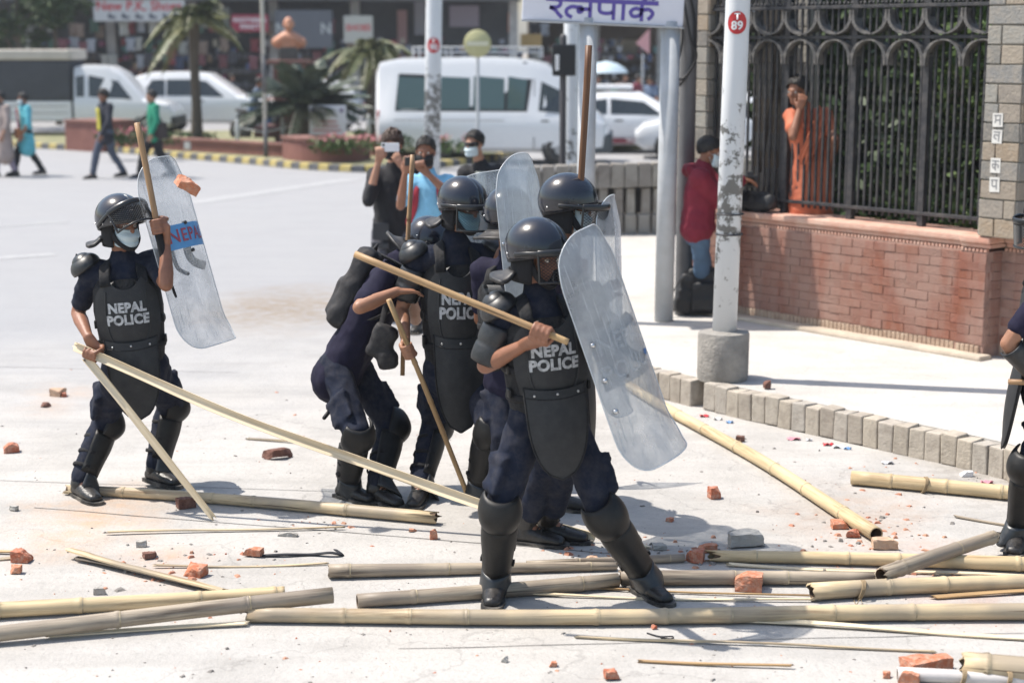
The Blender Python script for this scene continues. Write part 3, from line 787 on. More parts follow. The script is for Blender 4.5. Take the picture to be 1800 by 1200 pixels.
GL = {  # letter strokes, x right, z up, headline at 1
 'ra': (0.62, [[(.30, 1), (.47, .88), (.47, .68), (.33, .55), (.10, .55)], [(.10, .55), (.30, .40), (.42, .2), (.56, .0)]]),
 'tna': (1.12, [[(.50, .60), (.28, .62), (.10, .45), (.12, .20), (.30, .04)], [(.50, .60), (.62, .60), (.66, .42), (.55, .34), (.52, .48), (.70, .52), (.95, .52)], [(.95, 1), (.95, 0)]]),
 'pa': (0.86, [[(.16, 1), (.16, .55), (.24, .38), (.46, .34), (.66, .42)], [(.68, 1), (.68, 0)]]),
 'aa': (0.34, [[(.17, 1), (.17, 0)]]),
 'rka': (1.05, [[(.50, 1), (.50, 0)], [(.50, .60), (.28, .68), (.10, .50), (.18, .26), (.38, .28), (.50, .48)], [(.50, .58), (.74, .66), (.90, .46), (.82, .22), (.72, .12)], [(.50, 1.02), (.66, 1.26), (.86, 1.30), (.92, 1.16)]])}
m_ = MB(); H_ = .148; x = 0.0; tot = sum(GL[k][0] for k in ('ra', 'tna', 'pa', 'aa', 'rka'))
x0 = (960 - 917) / 282 * sw_; x1 = (1152 - 917) / 282 * sw_; kx = (x1 - x0) / tot
for g in ('ra', 'tna', 'pa', 'aa', 'rka'):
    w, st = GL[g]
    for s in st: stroke(m_, [(x0 + (x + a) * kx, .030 + b * H_) for a, b in s], .030, y=-.069, smooth=len(s) > 2)
    x += w
stroke(m_, [(x0 - .01, .030 + H_), (x1 + .01, .030 + H_)], .036, y=-.0702, smooth=False)
m_.build('lettering', PURP, sroot, smooth=False, M=SM, fix=False)
for (px, w, nm) in ((1028, .075, 'post'), (1171, .080, 'post')):
    xx = at(px, 300, SY).x - ox; zt = (L0.z - PZ) - (xx + ox - L0.x) * math.tan(-ang) * 1.0 + .04
    m_ = MB(); m_.tube([(xx, .0, 0), (xx + .02, .0, zt)], [w, w], n=18, cap=True); m_.build(nm, STEELP, sroot)
# darker service pole with hanging cables just behind the sign's right post
dp = at(1201, 520, SY + .35); dp.z = PZ
root = thing('utility_pole', 'dark grey utility pole close behind the right post of the name sign', 'pole', dp)
m_ = MB(); m_.tube([(0, 0, 0), (.02, 0, 5.5)], [.075, .065], n=14); m_.build('shaft', mat('dark_steel', (0.12, 0.12, 0.125), 0.6, var=0.2), root)
CAB = mat('black_cable', (0.012, 0.012, 0.013), 0.5)
for i, pts in enumerate((((1195, -40), (1212, 60), (1224, 100), (1205, 135), (1190, 140)), ((1205, -40), (1222, 40), (1218, 110), (1195, 150)), ((1190, -40), (1200, 60), (1190, 120), (1194, 150)))):
    m_ = MB(); m_.tube(catmull([at(a, b, SY + .25 + .02 * i) for a, b in pts], 6), [.011] * (6 * (len(pts) - 1) + 1), n=6)
    tag(m_.build('hanging_cable', CAB), ['outermost looped black cable hanging on the utility pole', 'middle black cable hanging on the utility pole', 'innermost black cable hanging close to the utility pole'][i], 'cable')
# other posts in the middle distance
pp = at(1003, 300, 22.6); pp.z = 0
root = thing('white_post', 'white painted post with grey scuffs left of the sign post', 'post', pp)
m_ = MB(); m_.tube([(0, 0, 0), (0, 0, 3.6)], [.10, .10], n=16); m_.build('shaft', flaking_paint('post_paint_grey', .8, 1.3), root)
tp = at(989, 292, 21.5); tp.z = 0
root = thing('traffic_signal', 'black boxed traffic signal on a thin dark pole seen from behind', 'traffic signal', tp)
m_ = MB(); m_.tube([(0, 0, 0), (0, 0, 2.6)], [.045, .045], n=10); m_.build('pole', mat('signal_pole', (0.06, 0.055, 0.06), .5), root)
m_ = MB(); zc = at(990, 106, 21.5).z; m_.bbox((0.01, -.02, zc), (.30, .16, .40), .02); m_.build('signal_box', mat('signal_black', (.010, .011, .014), .5), root, smooth=False)
m_ = MB(); m_.bbox((-.08, -.105, zc - .03), (.05, .01, .2), .004); m_.build('label_plate', WHT, root, smooth=False)
m_ = MB(); m_.tube([(0, 0, .15), (0, 0, .85)], [.05, .05], n=10); m_.build('pole_band', mat('band_pink', (.55, .42, .42), .6), root)
yp = at(840, 215, 30); yp.z = 0
root = thing('round_road_sign', 'round yellow faced road sign on a thin grey pole before the white van', 'sign', yp)
zc = at(839, 77, 30).z
m_ = MB(); m_.tube([(0, 0, 0), (0, 0, zc)], [.03, .03], n=8); m_.build('pole', STEELP, root)
m_ = MB(); m_.lathe([(.235, -.012), (.245, 0), (.235, .012)], 30, (0, -.04, zc), 'y'); m_.build('disc', mat('dull_yellow', (.44, .42, .22), .5), root)
m_ = MB(); m_.box((0, -.058, zc), (.38, .004, .07)); m_.build('bar_mark', mat('pale_bar', (.62, .60, .45), .5), root, smooth=False)

# concrete railing across the far end of the footpath
RAILC = rand_mat('railing_concrete', [(.26, .24, .22), (.34, .32, .285), (.29, .275, .255)], dirt=(.15, .125, .11), dirtamt=.6, nscale=6)
RLX = 1
rl = thing('concrete_railing', 'weathered concrete railing with chunky blocks behind the officers', 'railing', V(0.28, 20.4, 0)); rl.scale = (1.08, 1, 1.2)
tb = MB(); tb.bbox((0, 0, 0), (.148, .18, .25), .012); bme = tb.mesh('block', False); noisy(bme, .01, 8); bme.materials.append(RAILC)
tb = MB(); tb.bbox((0, 0, 0), (.10, .12, .30), .012); bme2 = tb.mesh('baluster', False); noisy(bme2, .01, 8); bme2.materials.append(RAILC)
tb = MB(); tb.bbox((0, 0, 0), (.135, .16, .24), .012); bme3 = tb.mesh('foot_block', False); noisy(bme3, .01, 8); bme3.materials.append(RAILC)
for i in range(24):
    xx = i * .158
    inst('block', bme, rl, Matrix.Translation((xx, .12 * i * .158, .74 + .012 * i * .3)))
    inst('baluster', bme2, rl, Matrix.Translation((xx + (.0 if i % 2 else .02), .12 * i * .158 + .02, .48)))
    inst('foot_block', bme3, rl, Matrix.Translation((xx, .12 * i * .158, .24)))
m_ = MB(); m_.box((1.85, .36, .06), (3.9, .3, .12), Matrix.Rotation(atan2(.12, 1), 3, 'Z')); m_.build('plinth', mat('rail_plinth', (.3, .28, .25), .9, var=.2), rl, smooth=False)
m_ = MB(); m_.box((1.85, .50, .46), (3.9, .05, .66), Matrix.Rotation(atan2(.12, 1), 3, 'Z')); m_.build('back_panel', mat('dark_gap_panel', (.045, .045, .047), .9, var=.3), rl, smooth=False)  # added dark sheet that turns the gaps between the balusters dark
m_ = MB(); a, b = gnd(1085, 385, PZ + .12), gnd(1160, 380, PZ + .12); m_.tube([a, b + (b - a) * .4], [.12, .12], n=16, cap=True)
tag(m_.build('concrete_pipe', mat('pipe_pale', (.46, .48, .47), .7, var=.15)), 'pale concrete pipe lying before the railing by the sign post', 'pipe')
m_ = MB()
for k in range(5): m_.tube([at(1196, 290 + 2 * k, 17) + V(.035 * k, 0, 0), V(at(1196, 290, 17).x + .035 * k, 17, PZ)], [.012, .012], n=6)
m_.tube([at(1192, 300, 17), at(1215, 300, 17)], [.015, .015], n=6)
tag(m_.build('rusty_grille', mat('rust', (.28, .09, .06), .8, var=.3)), 'short rusty iron grille left of the red jacket bystander', 'grille')
# ------------------------------------------------------------------ roundabout
RB = mat('planter_brick', (0.17, 0.068, 0.055), 0.85, col2=(0.22, 0.095, 0.075), vscale=3, bump=0.4, bscale=30)
RBC = mat('planter_coping', (0.20, 0.095, 0.075), 0.8, var=0.2)
isl_px = [(20, 258), (80, 262), (200, 268), (330, 280), (440, 289), (520, 297), (600, 302), (660, 303), (740, 298), (820, 289), (872, 281), (905, 268)]
isl = catmull([gnd(*p) for p in isl_px], 8)
isl_r = resample(isl, 0.27)
island = thing('traffic_island', None, None); tag(island, kind='structure')
back = [V(4.5, 41, 0), V(1.0, 45, 0), V(-8, 47, 0), V(-16, 46, 0), V(-17, 43, 0)]
m_ = MB(); m_.prism([(p.x, p.y + .16) for p in isl_r] + [(p.x, p.y) for p in back], 0, .13)
m_.build('island_top', mat('island_grass', (.16, .17, .08), .95, col2=(.26, .24, .15), vscale=2, bump=.6), island, smooth=False)
YEL = mat('kerb_yellow', (.55, .42, .10), .7, col2=(.50, .42, .22), vscale=5); BLK = mat('kerb_black', (.07, .075, .085), .8, col2=(.17, .17, .17), vscale=5)
km = []
for mt in (YEL, BLK):
    t = MB(); t.bbox((0, 0, .065), (.262, .16, .13), .012); me = t.mesh('kerb_stone', False); me.materials.append(mt); km.append(me)
for i in range(len(isl_r) - 1):
    p = (isl_r[i] + isl_r[i + 1]) / 2; t = isl_r[i + 1] - isl_r[i]
    inst('kerb_stone', km[i % 2], island, Matrix.Translation(p + V(0, .08, .004)) @ Matrix.Rotation(atan2(t.y, t.x), 4, 'Z'))
def planter(label, px, h, thick, closed_back=None, soil=True):
    P = [gnd(a, b, 0.0) for a, b in px]; P = catmull(P, 5) if len(P) > 2 else P
    root = thing('brick_planter', label, 'planter', P[0])
    o = P[0]; m_ = MB(); m2 = MB(); n = len(P); N_ = []
    for i in range(n):
        t = (P[min(i + 1, n - 1)] - P[max(i - 1, 0)]).normalized(); N_.append(Vector((-t.y, t.x, 0)))
    def wallstrip(mb_, off0, off1, z0, z1):
        vs = []
        for i in range(n):
            a = P[i] - o + N_[i] * off0; b = P[i] - o + N_[i] * off1
            vs += [a + V(0, 0, z0), a + V(0, 0, z1), b + V(0, 0, z1), b + V(0, 0, z0)]
        f = []
        for i in range(n - 1):
            k = i * 4
            f += [(k, k + 4, k + 5, k + 1), (k + 1, k + 5, k + 6, k + 2), (k + 2, k + 6, k + 7, k + 3), (k + 3, k + 7, k + 4, k)]
        f += [(0, 1, 2, 3), ((n - 1) * 4, (n - 1) * 4 + 3, (n - 1) * 4 + 2, (n - 1) * 4 + 1)]
        mb_.add(vs, f)
    wallstrip(m_, 0, thick, .0, h - .05); m_.build('wall', RB, root, smooth=False)
    wallstrip(m2, -.04, thick + .04, h - .05, h); m2.build('coping', RBC, root, smooth=False)
    return root
planter('tall square brick planter at the left end of the traffic island', [(116, 264), (181, 268)], .74, 1.0)
planter('long low brick planter wall with white plaque on the traffic island', [(184, 267), (330, 276), (497, 287)], .42, .22)
planter('rounded tall brick planter below the placard on the traffic island', [(497, 290), (530, 295), (585, 297), (630, 295), (652, 290)], .62, 1.2)
planter('low brick planter behind the bystanders in front of the white van', [(655, 285), (740, 283), (822, 277)], .50, .6)
m_ = MB(); a = gnd(347, 276); m_.bbox((a.x, a.y - .06, at(347, 256, a.y).z), (.56, .02, .17), .005); tag(m_.build('plaque', WHT, smooth=False), 'small white plaque on the low brick planter wall', 'plaque')
# small white chain bollards
for i, (px, py) in enumerate(((418, 262), (497, 255), (648, 250), (735, 262), (800, 265))):
    a = gnd(px, py, .13); root = thing('chain_bollard', ['white chain bollard behind the low brick wall', 'white chain bollard at the corner left of the placard', 'white chain bollard right of the placard', 'white chain bollard behind the bystanders', 'white chain bollard before the van'][i], 'bollard', a, group='chain bollards on the island')
    m_ = MB(); m_.lathe([(.05, 0), (.05, .55), (.035, .6), (.05, .64), (.0, .7)], 10); m_.build('shaft', WHITEP, root)
    m_ = MB(); m_.tube([(0, 0, .5), (.6, .05, .38), (1.2, .1, .5)], [.015] * 3, n=5); m_.build('chain', WHITEP, root)
# pedestal and bust
bx = at(512, 240, 41.0); ped = thing('stone_pedestal', 'reddish stone pedestal with wide top slab carrying the bust', 'pedestal', V(bx.x, 41, .13))
zt = at(512, 113, 41).z - .13; s41 = 71.0
m_ = MB(); m_.bbox((0, 0, zt * .5), (.72, .72, zt), .02); m_.build('shaft', RB, ped, smooth=False)
m_ = MB(); m_.bbox((0, 0, zt + .05), (1.0, 1.0, .1), .02); m_.build('slab', RBC, ped, smooth=False)
m_ = MB(); m_.bbox((0, 0, .3), (1.6, 1.6, .25), .02); m_.build('base_step', RBC, ped, smooth=False)
bust = thing('bust_statue', 'copper coloured bust of a bald man on the pedestal', 'statue', V(bx.x, 41, zt + .23))
m_ = MB(); m_.bbox((0, 0, .15), (.42, .34, .30), .02); m_.build('plinth', mat('dark_plinth', (.06, .06, .055), .6), bust, smooth=False)
m_ = MB(); m_.tube([(-.30, 0, .42), (-.1, 0, .52), (.1, 0, .52), (.30, 0, .42)], [.13, .17, .17, .13], n=12); m_.tube([(0, 0, .32), (0, 0, .5)], [(.26, .15), (.28, .16)], right=V(1, 0, 0)); m_.tube([(0, 0, .55), (0, -.02, .72)], [.085, .08])
m_.ell((0, -.01, .87), (.125, .15, .165)); m_.ell((0, -.05, .78), (.085, .1, .09)); m_.tube([(0, -.15, .87), (0, -.185, .81)], [.015, .03]); m_.ell((-.125, 0, .85), (.02, .035, .05)); m_.ell((.125, 0, .85), (.02, .035, .05))
link('figure', fuse(m_, .02, 2, name='figure'), mat('copper', (.48, .22, .13), .5, var=.2, vscale=6), bust)
pc = gnd(577, 262, .13); pla = thing('placard', 'white information placard with red lines standing on the island', 'sign', pc)
zt0, zt1 = at(577, 240, pc.y).z - .13, at(577, 185, pc.y).z - .13
m_ = MB(); m_.bbox((0, 0, (zt0 + zt1) / 2), (.86, .05, zt1 - zt0), .01); m_.build('board', SIGNW, pla, smooth=False)
for xx in (-.35, .35):
    m_ = MB(); m_.box((xx, .04, zt1 * .5), (.05, .04, zt1)); m_.build('leg', STEELP, pla, smooth=False)
m_ = MB()
for k in range(3): m_.box((random.uniform(-.03, .03), -.028, zt0 + .14 + k * .1), (.66 - .1 * k, .004, .035))
m_.build('red_lines', mat('faded_red', (.45, .12, .14), .6), pla, smooth=False)
m_ = MB(); m_.lathe([(.05, -.002), (.05, .002)], 14, (-.33, -.03, zt1 - .12), 'y'); m_.lathe([(.05, -.002), (.05, .002)], 14, (.33, -.03, zt1 - .12), 'y'); m_.build('emblem', mat('emblem_blue', (.15, .12, .25), .6), pla)

def frond(m_, base, az, el, L, droop, w, nl, rnd, twist=0.0):
    d = V(cos(az), sin(az), 0); pts = []
    for i in range(9):
        t = i / 8; pts.append(base + d * (L * cos(el) * t) + V(0, 0, L * (sin(el) * t - droop * t * t)))
    m_.tube(pts, [.022 * (1 - .8 * i / 8) + .004 for i in range(9)], n=5)
    side = V(-d.y, d.x, 0)
    for k in range(nl):
        t = .12 + .86 * k / nl; i = min(int(t * 8), 7); p = pts[i].lerp(pts[i + 1], t * 8 - i); tg = (pts[i + 1] - pts[i]).normalized()
        ll = w * (sin(pi * min(1, t * .9 + .1)) ** .6) * rnd.uniform(.8, 1.1)
        for sg in (-1, 1):
            e = p + side * sg * ll * .8 + tg * ll * .55 + V(0, 0, -ll * rnd.uniform(.05, .45)); q = tg * .034 + V(0, 0, .016)
            mid = p.lerp(e, .5) + V(0, 0, ll * .06)
            m_.add([p - q, p + q, mid + q * 1.1, e, mid - q * 1.1], [(0, 1, 2, 3, 4)])
PALML = mat('palm_leaf', (.09, .12, .05), .5, col2=(.18, .18, .09), vscale=2, detail=2)
CYCL = mat('cycad_leaf', (.045, .07, .045), .45, col2=(.10, .12, .085), vscale=2, detail=2)
def palm(label, base, h, nf, L, seed, name='palm_tree'):
    rnd = random.Random(seed); root = thing(name, label, 'palm', base)
    m_ = MB(); m_.tube([(0, 0, -.05), (.02, 0, h * .3), (0, 0, h * .7), (.03, 0, h)], [.17, .12, .11, .13], n=10); m_.build('trunk', BARK, root)
    m_ = MB()
    for k in range(nf): frond(m_, V(.03, 0, h), 2 * pi * k / nf + rnd.uniform(-.2, .2), rnd.uniform(.0, 1.2), L * rnd.uniform(.8, 1.1), rnd.uniform(.55, 1.0), .30, 30, rnd)
    m_.build('crown', PALML, root, smooth=False, fix=False)
    m_ = MB(); leaves(m_, [((0, 0, .15), (.5, .4, .15))], 160, .09, rnd); m_.build('grass_tuft', LEAFM, root, smooth=False, fix=False)
    return root
b_ = at(345, 215, 40.5); palm('tall palm with drooping crown left of the bust', V(b_.x, 40.5, .13), 2.85, 26, 1.55, 3)
b_ = at(652, 200, 42.5); palm('second palm with yellowish crown right of the bust', V(b_.x, 42.5, .13), 2.2, 24, 1.4, 8)
cb = at(535, 225, 39.3); cyc = thing('cycad_plant', 'dark spreading cycad with arching fronds before the pedestal', 'plant', V(cb.x, 39.3, .13)); rnd = random.Random(4)
m_ = MB(); m_.tube([(0, 0, 0), (0, 0, .7), (0, 0, 1.05)], [.2, .19, .14], n=10); m_.build('trunk', BARK, cyc)
m_ = MB()
for k in range(46): frond(m_, V(0, 0, 1.0), 2 * pi * k / 46 * 3.0 + rnd.uniform(-.2, .2), rnd.uniform(-.05, 1.2), rnd.uniform(1.35, 1.8), rnd.uniform(.15, .55), .36, 34, rnd)
m_.build('fronds', CYCL, cyc, smooth=False, fix=False)
for i, px in enumerate((215, 255, 600, 700, 790)):
    c = gnd(px, 258 if px < 400 else 272, .3); rnd = random.Random(70 + i)
    root = thing('flower_shrub', ['low shrub on the tall left planter', 'low flowering shrub behind the walking man', 'small shrub below the placard', 'pink flowering shrub behind the bystanders', 'pink flowering shrub before the van'][i], 'shrub', c)
    m_ = MB(); leaves(m_, [((rnd.uniform(-.5, .5), 0, .2), (.3, .25, .2)) for _ in range(5)], 70, .06, rnd); m_.build('foliage', LEAFM, root, smooth=False, fix=False)
    m_ = MB(); leaves(m_, [((rnd.uniform(-.5, .5), -.1, .36), (.25, .2, .1)) for _ in range(3)], 18, .05, rnd); m_.build('blossom', mat('pink_petal', (.55, .2, .22), .6), root, smooth=False, fix=False)
lp = gnd(468, 287); root = thing('thin_lamp_pole', 'thin banded lamp pole standing before the traffic island', 'pole', lp)
m_ = MB(); m_.tube([(0, 0, 0), (0, 0, 5.5)], [.045, .04], n=8); m_.build('shaft', mat('pole_beige', (.40, .38, .33), .6), root)
for (z0_, z1_) in ((.05, .95), (1.5, 2.3)):
    m_ = MB(); m_.tube([(0, 0, z0_), (0, 0, z1_)], [.05, .05], n=8, cap=True); m_.build('black_band', BLK, root)

# ------------------------------------------------------------------ vehicles
CARW = mat('white_car_paint', (.72, .73, .74), .25, coat=.6, dust=.12, dustcol=(.5, .46, .4)); GLASS = mat('car_glass', (.018, .024, .026), .08, spec=.8, dust=.08)
TYRE = mat('tyre_rubber', (.018, .018, .018), .85, dust=.4); RIM = mat('wheel_rim', (.35, .36, .37), .4, metal=.6); TRIM = mat('black_trim', (.02, .021, .023), .6)
REDL = mat('tail_red', (.4, .02, .02), .3); ORANGE = mat('indicator_orange', (.75, .25, .06), .3); LAMP = mat('headlamp', (.6, .62, .62), .15)
class Car:
    def __init__(s, label, cat, loc, rotz, st, name, paint=None):
        s.root = thing(name, label, cat, loc, rotz); s.st = st; n = len(st); m_ = MB(); vs = []; 
        for (x, zb, zl, zr, ws, wb, wr) in st:
            half = [(ws * .86, zb), (ws, zb + .1), (wb, zb + (zl - zb) * .55), (wb * .99, zl - .05), (wb * .965, zl), (wr + (wb * .965 - wr) * .12, zr - (zr - zl) * .12 - .02), (wr * .93, zr - .012), (wr * .6, zr + .012)]
            ring = [(-a, b) for a, b in half] + [(a, b) for a, b in reversed(half)]
            vs += [(x, a, b) for a, b in ring]
        k = 16; f = []
        for i in range(n - 1):
            for j in range(k): f.append((i * k + j, i * k + (j + 1) % k, (i + 1) * k + (j + 1) % k, (i + 1) * k + j))
        f += [tuple(range(k)), tuple((n - 1) * k + j for j in range(k - 1, -1, -1))]
        m_.add(vs, f); s.body = m_.build('body', paint or CARW, s.root, sharp=32)
    def at(s, x, t):
        st = s.st
        for a, b in zip(st, st[1:]):
            if a[0] <= x <= b[0]: break
        u = (x - a[0]) / max(1e-6, b[0] - a[0]); q = [p + (r - p) * u for p, r in zip(a, b)]
        _, zb, zl, zr, ws, wb, wr = q
        y0, y1 = wb * .965, wr + (wb * .965 - wr) * .12; z1 = zr - (zr - zl) * .12 - .02
        if t < 0: return (wb + .004, zl + (zl - zb) * t)
        return (y0 + (y1 - y0) * t, zl + (z1 - zl) * t)
    def pane(s, name, poly, matl, off=.008, sides=(-1, 1)):
        for sg in sides:
            n = []; 
            for (x, t) in poly:
                y, z = s.at(x, t); n.append(V(x, sg * (y + off), z))
            m_ = MB(); m_.add(n, [tuple(range(len(n)))]); m_.build(name, matl, s.root, smooth=False, fix=False)
    def cross(s, name, xa, ta, xb, tb, matl, wfrac=.88, off=.01):     # windscreen / rear glass
        ya, za = s.at(xa, ta); yb, zb_ = s.at(xb, tb); d = 1 if xa > 0 else -1
        m_ = MB(); m_.add([V(xa + d * off, -ya * wfrac, za + off), V(xa + d * off, ya * wfrac, za + off), V(xb + d * off, yb * wfrac, zb_ + off), V(xb + d * off, -yb * wfrac, zb_ + off)], [(0, 1, 2, 3)]); m_.build(name, matl, s.root, smooth=False, fix=False)
    def wheels(s, xs, r, w, track):
        for x in xs:
            for sg in (-1, 1):
                o = thing('wheel', None, None); 
                bpy.data.objects.remove(o)
                m_ = MB(); m_.lathe([(r * .62, -w / 2), (r * .94, -w / 2), (r, -w * .3), (r, w * .3), (r * .94, w / 2), (r * .62, w / 2), (r * .6, 0)], 26, (0, 0, 0), 'y', cap=False)
                ty = m_.build('wheel', TYRE, s.root, M=Matrix.Translation((x, sg * (track - w / 2 + .02), r)))
                m_ = MB(); m_.lathe([(.02, sg * w * .42), (r * .25, sg * w * .45), (r * .58, sg * w * .3), (r * .64, sg * w * .48), (r * .6, -sg * w * .4)], 20, (0, 0, 0), 'y'); m_.build('rim', RIM, ty)
                m_ = MB(); m_.lathe([(r * 1.0, -.01), (r * 1.17, -.01), (r * 1.17, .012), (r * 1.0, .012)], 26, (x, sg * (track + .004), r * 1.02), 'y', cap=False); m_.build('wheel_arch', TRIM, s.root)
                m_ = MB(); m_.lathe([(.01, 0), (r * 1.12, 0)], 22, (x, sg * (track + .001), r * 1.02), 'y', cap=False); m_.build('wheel_well', TRIM, s.root, fix=False)
def frontal(s, name, boxes, matl):
    m_ = MB()
    for c, sz in boxes: m_.bbox(c, sz, .02)
    return m_.build(name, matl, s.root, smooth=False)

# minibus
vx0, vx1 = at(667, 280, 35.6).x, at(1072, 280, 35.6).x; LV = vx1 - vx0
van = Car('white high roof minibus with roof rack passing behind the railing', 'van', ((vx0 + vx1) / 2, 36.1, 0), radians(-4),
    [(-LV / 2, .45, 1.02, 1.95, .78, .86, .70), (-LV / 2 + .08, .30, 1.02, 2.14, .86, .92, .76), (-LV / 2 + .5, .26, 1.02, 2.22, .90, .95, .78), (0, .26, 1.02, 2.25, .90, .95, .78), (LV / 2 - 1.75, .26, 1.02, 2.20, .90, .95, .77), (LV / 2 - 1.35, .26, 1.02, 2.12, .90, .95, .75), (LV / 2 - .98, .26, 1.02, 1.86, .90, .95, .70), (LV / 2 - .42, .26, 1.0, 1.22, .90, .94, .78), (LV / 2 - .12, .28, .88, .98, .88, .90, .74), (LV / 2, .34, .62, .70, .78, .80, .66)], 'minibus')
h = LV / 2
van.pane('window_band', [(-h + .42, .10), (h - 1.72, .10), (h - 1.62, .78), (-h + .50, .86)], TRIM, .006)
for i, (a, b) in enumerate(((-h + .47, -h + 1.18), (-h + 1.24, -h + 2.02), (-h + 2.08, -h + 2.75), (-h + 2.81, h - 1.78))):
    van.pane('window', [(a, .14), (b, .14), (b + (.06 if i == 3 else 0), .76), (a + .02, .80)], mat('van_glass', (.06, .11, .11), .1, spec=.8), .012)
van.pane('door_window', [(h - 1.48, .12), (h - .62, .12), (h - .98, .72), (h - 1.42, .76)], GLASS, .01)
van.pane('door_seam', [(h - 1.58, -.9), (h - 1.565, -.9), (h - 1.565, .8), (h - 1.58, .8)], TRIM, .008)
van.pane('door_handle', [(h - 1.42, -.14), (h - 1.25, -.14), (h - 1.25, -.10), (h - 1.42, -.10)], TRIM, .012)
van.pane('door_seam', [(h - .5, -.85), (h - .485, -.85), (h - .485, .0), (h - .5, .0)], TRIM, .008)
van.pane('slide_rail', [(-h + .4, -.12), (h - 2.2, -.12), (h - 2.2, -.095), (-h + .4, -.095)], mat('panel_grey', (.3, .3, .3), .5), .01)  # flat mid grey, used for the slide rail and the bed ribs
van.cross('windscreen', h - .44, .1, h - .98, .85, GLASS, .9)
frontal(van, 'bumper', [((h - .05, 0, .46), (.26, 1.66, .40)), ((h - .2, -.83, .44), (.5, .10, .36)), ((h - .2, .83, .44), (.5, .10, .36))], mat('bumper_grey', (.06, .07, .075), .5))
for sg in (-1, 1):
    frontal(van, 'headlight', [((h - .16, sg * .74, .80), (.22, .22, .2))], LAMP); frontal(van, 'indicator', [((h - .20, sg * .875, .78), (.1, .05, .09))], ORANGE)
    frontal(van, 'tail_light', [((-h + .06, sg * .84, .95), (.06, .1, .38))], REDL); frontal(van, 'wing_mirror', [((h - .85, sg * 1.04, 1.25), (.1, .14, .24))], TRIM)
van.wheels((-h + 1.25, h - 1.02), .33, .2, .90)
m_ = MB()
for y in (-.55, .55): m_.tube([(-1.7, y, 2.36), (1.0, y, 2.36)], [.02] * 2, n=6); m_.tube([(-1.7, y, 2.46), (1.0, y, 2.46)], [.02] * 2, n=6)
for x in (-1.7, -1.0, -.3, .4, 1.0): m_.tube([(x, -.55, 2.25), (x, -.55, 2.46), (x, .55, 2.46), (x, .55, 2.25)], [.018] * 4, n=6)
m_.build('roof_rack', STEELP, van.root)
for x in (-1.3, -.2, .7): frontal(van, 'roof_clip', [((x, -.72, 2.13), (.1, .06, .05))], TRIM)
# taxi
tx0 = at(985, 262, 39).x; LT = 3.75
taxi = Car('white taxi with roof bar and dark red sill stripe beside the minibus', 'car', (tx0 + LT / 2, 39.6, 0), radians(-3),
    [(-LT / 2, .45, .80, .84, .62, .70, .60), (-LT / 2 + .12, .25, .84, 1.0, .72, .78, .62), (-LT / 2 + .5, .2, .86, 1.36, .76, .80, .58), (-LT / 2 + 1.2, .2, .86, 1.43, .76, .80, .58), (-LT / 2 + 1.9, .2, .87, 1.41, .76, .80, .57), (-LT / 2 + 2.75, .2, .88, .93, .76, .80, .70), (LT / 2 - .25, .22, .76, .80, .72, .76, .66), (LT / 2, .34, .58, .62, .6, .64, .56)], 'taxi')
h = LT / 2
taxi.pane('window', [(-h + .35, .12), (-h + 1.12, .12), (-h + 1.12, .86), (-h + .62, .84)], GLASS); taxi.pane('window', [(-h + 1.2, .12), (-h + 2.42, .12), (-h + 1.98, .80), (-h + 1.2, .86)], GLASS)
taxi.cross('windscreen', -h + 2.7, .2, -h + 2.02, .9, GLASS)
taxi.pane('sill_stripe', [(-h + .3, -.96), (h - .9, -.96), (h - .9, -.76), (-h + .3, -.76)], mat('dark_red_stripe', (.20, .035, .05), .5), .03)
for sg in (-1, ): text_obj('stripe_lettering', 'TAXI SERVICE', WHT, taxi.root, lambda x, y: (x - h + 2.0, -.842, .318 + y), size=.14, bold=.02)
taxi.pane('door_handle', [(-h + 1.3, -.16), (-h + 1.5, -.16), (-h + 1.5, -.11), (-h + 1.3, -.11)], TRIM, .012); taxi.pane('door_seam', [(-h + 1.16, -.7), (-h + 1.175, -.7), (-h + 1.175, .0), (-h + 1.16, .0)], TRIM)
frontal(taxi, 'roof_bar', [((-h + 1.2, 0, 1.53), (1.05, .9, .10))], WHT); taxi.wheels((-h + .75, h - .75), .28, .17, .77)
# pickup with covered bed
pxr = at(145, 235, 45.5).x
TARP = mat('dark_canvas', (.045, .05, .06), .75, var=.12, vscale=3, bump=.3, bscale=4)
pk = Car('white pickup cab with a dark canvas covered load bed at the left edge', 'pickup truck', (pxr, 45.5, 0), 0,
    [(.02, .35, 1.05, 1.93, .80, .84, .68), (.3, .3, 1.05, 1.98, .82, .85, .68), (.95, .3, 1.05, 1.94, .82, .85, .66), (1.25, .3, 1.05, 1.78, .82, .85, .64), (1.85, .3, 1.03, 1.10, .82, .84, .74), (2.5, .32, .92, .95, .80, .80, .72), (2.68, .4, .7, .74, .7, .7, .6)], 'pickup')
pk.pane('window', [(.08, .12), (.30, .12), (.30, .82), (.08, .82)], GLASS); pk.pane('window', [(.42, .12), (1.58, .12), (1.2, .78), (.42, .84)], GLASS)
pk.cross('windscreen', 1.82, .3, 1.27, .9, GLASS); pk.wheels((2.0, ), .34, .2, .82)
frontal(pk, 'bumper', [((2.62, 0, .5), (.2, 1.5, .22))], TRIM)
m_ = MB(); m_.bbox((-2.0, 0, .77), (3.9, 1.72, .52), .03); m_.build('load_bed', CARW, pk.root, smooth=False)
m_ = MB(); m_.bbox((-2.0, 0, 1.57), (3.9, 1.74, 1.06), .05); m_.build('canvas_side', TARP, pk.root, smooth=False)
m_ = MB(); m_.bbox((-2.0, 0, 2.25), (4.0, 1.80, .28), .06); m_.build('canvas_roof', mat('pale_canvas', (.50, .46, .40), .8, var=.1), pk.root, smooth=False)
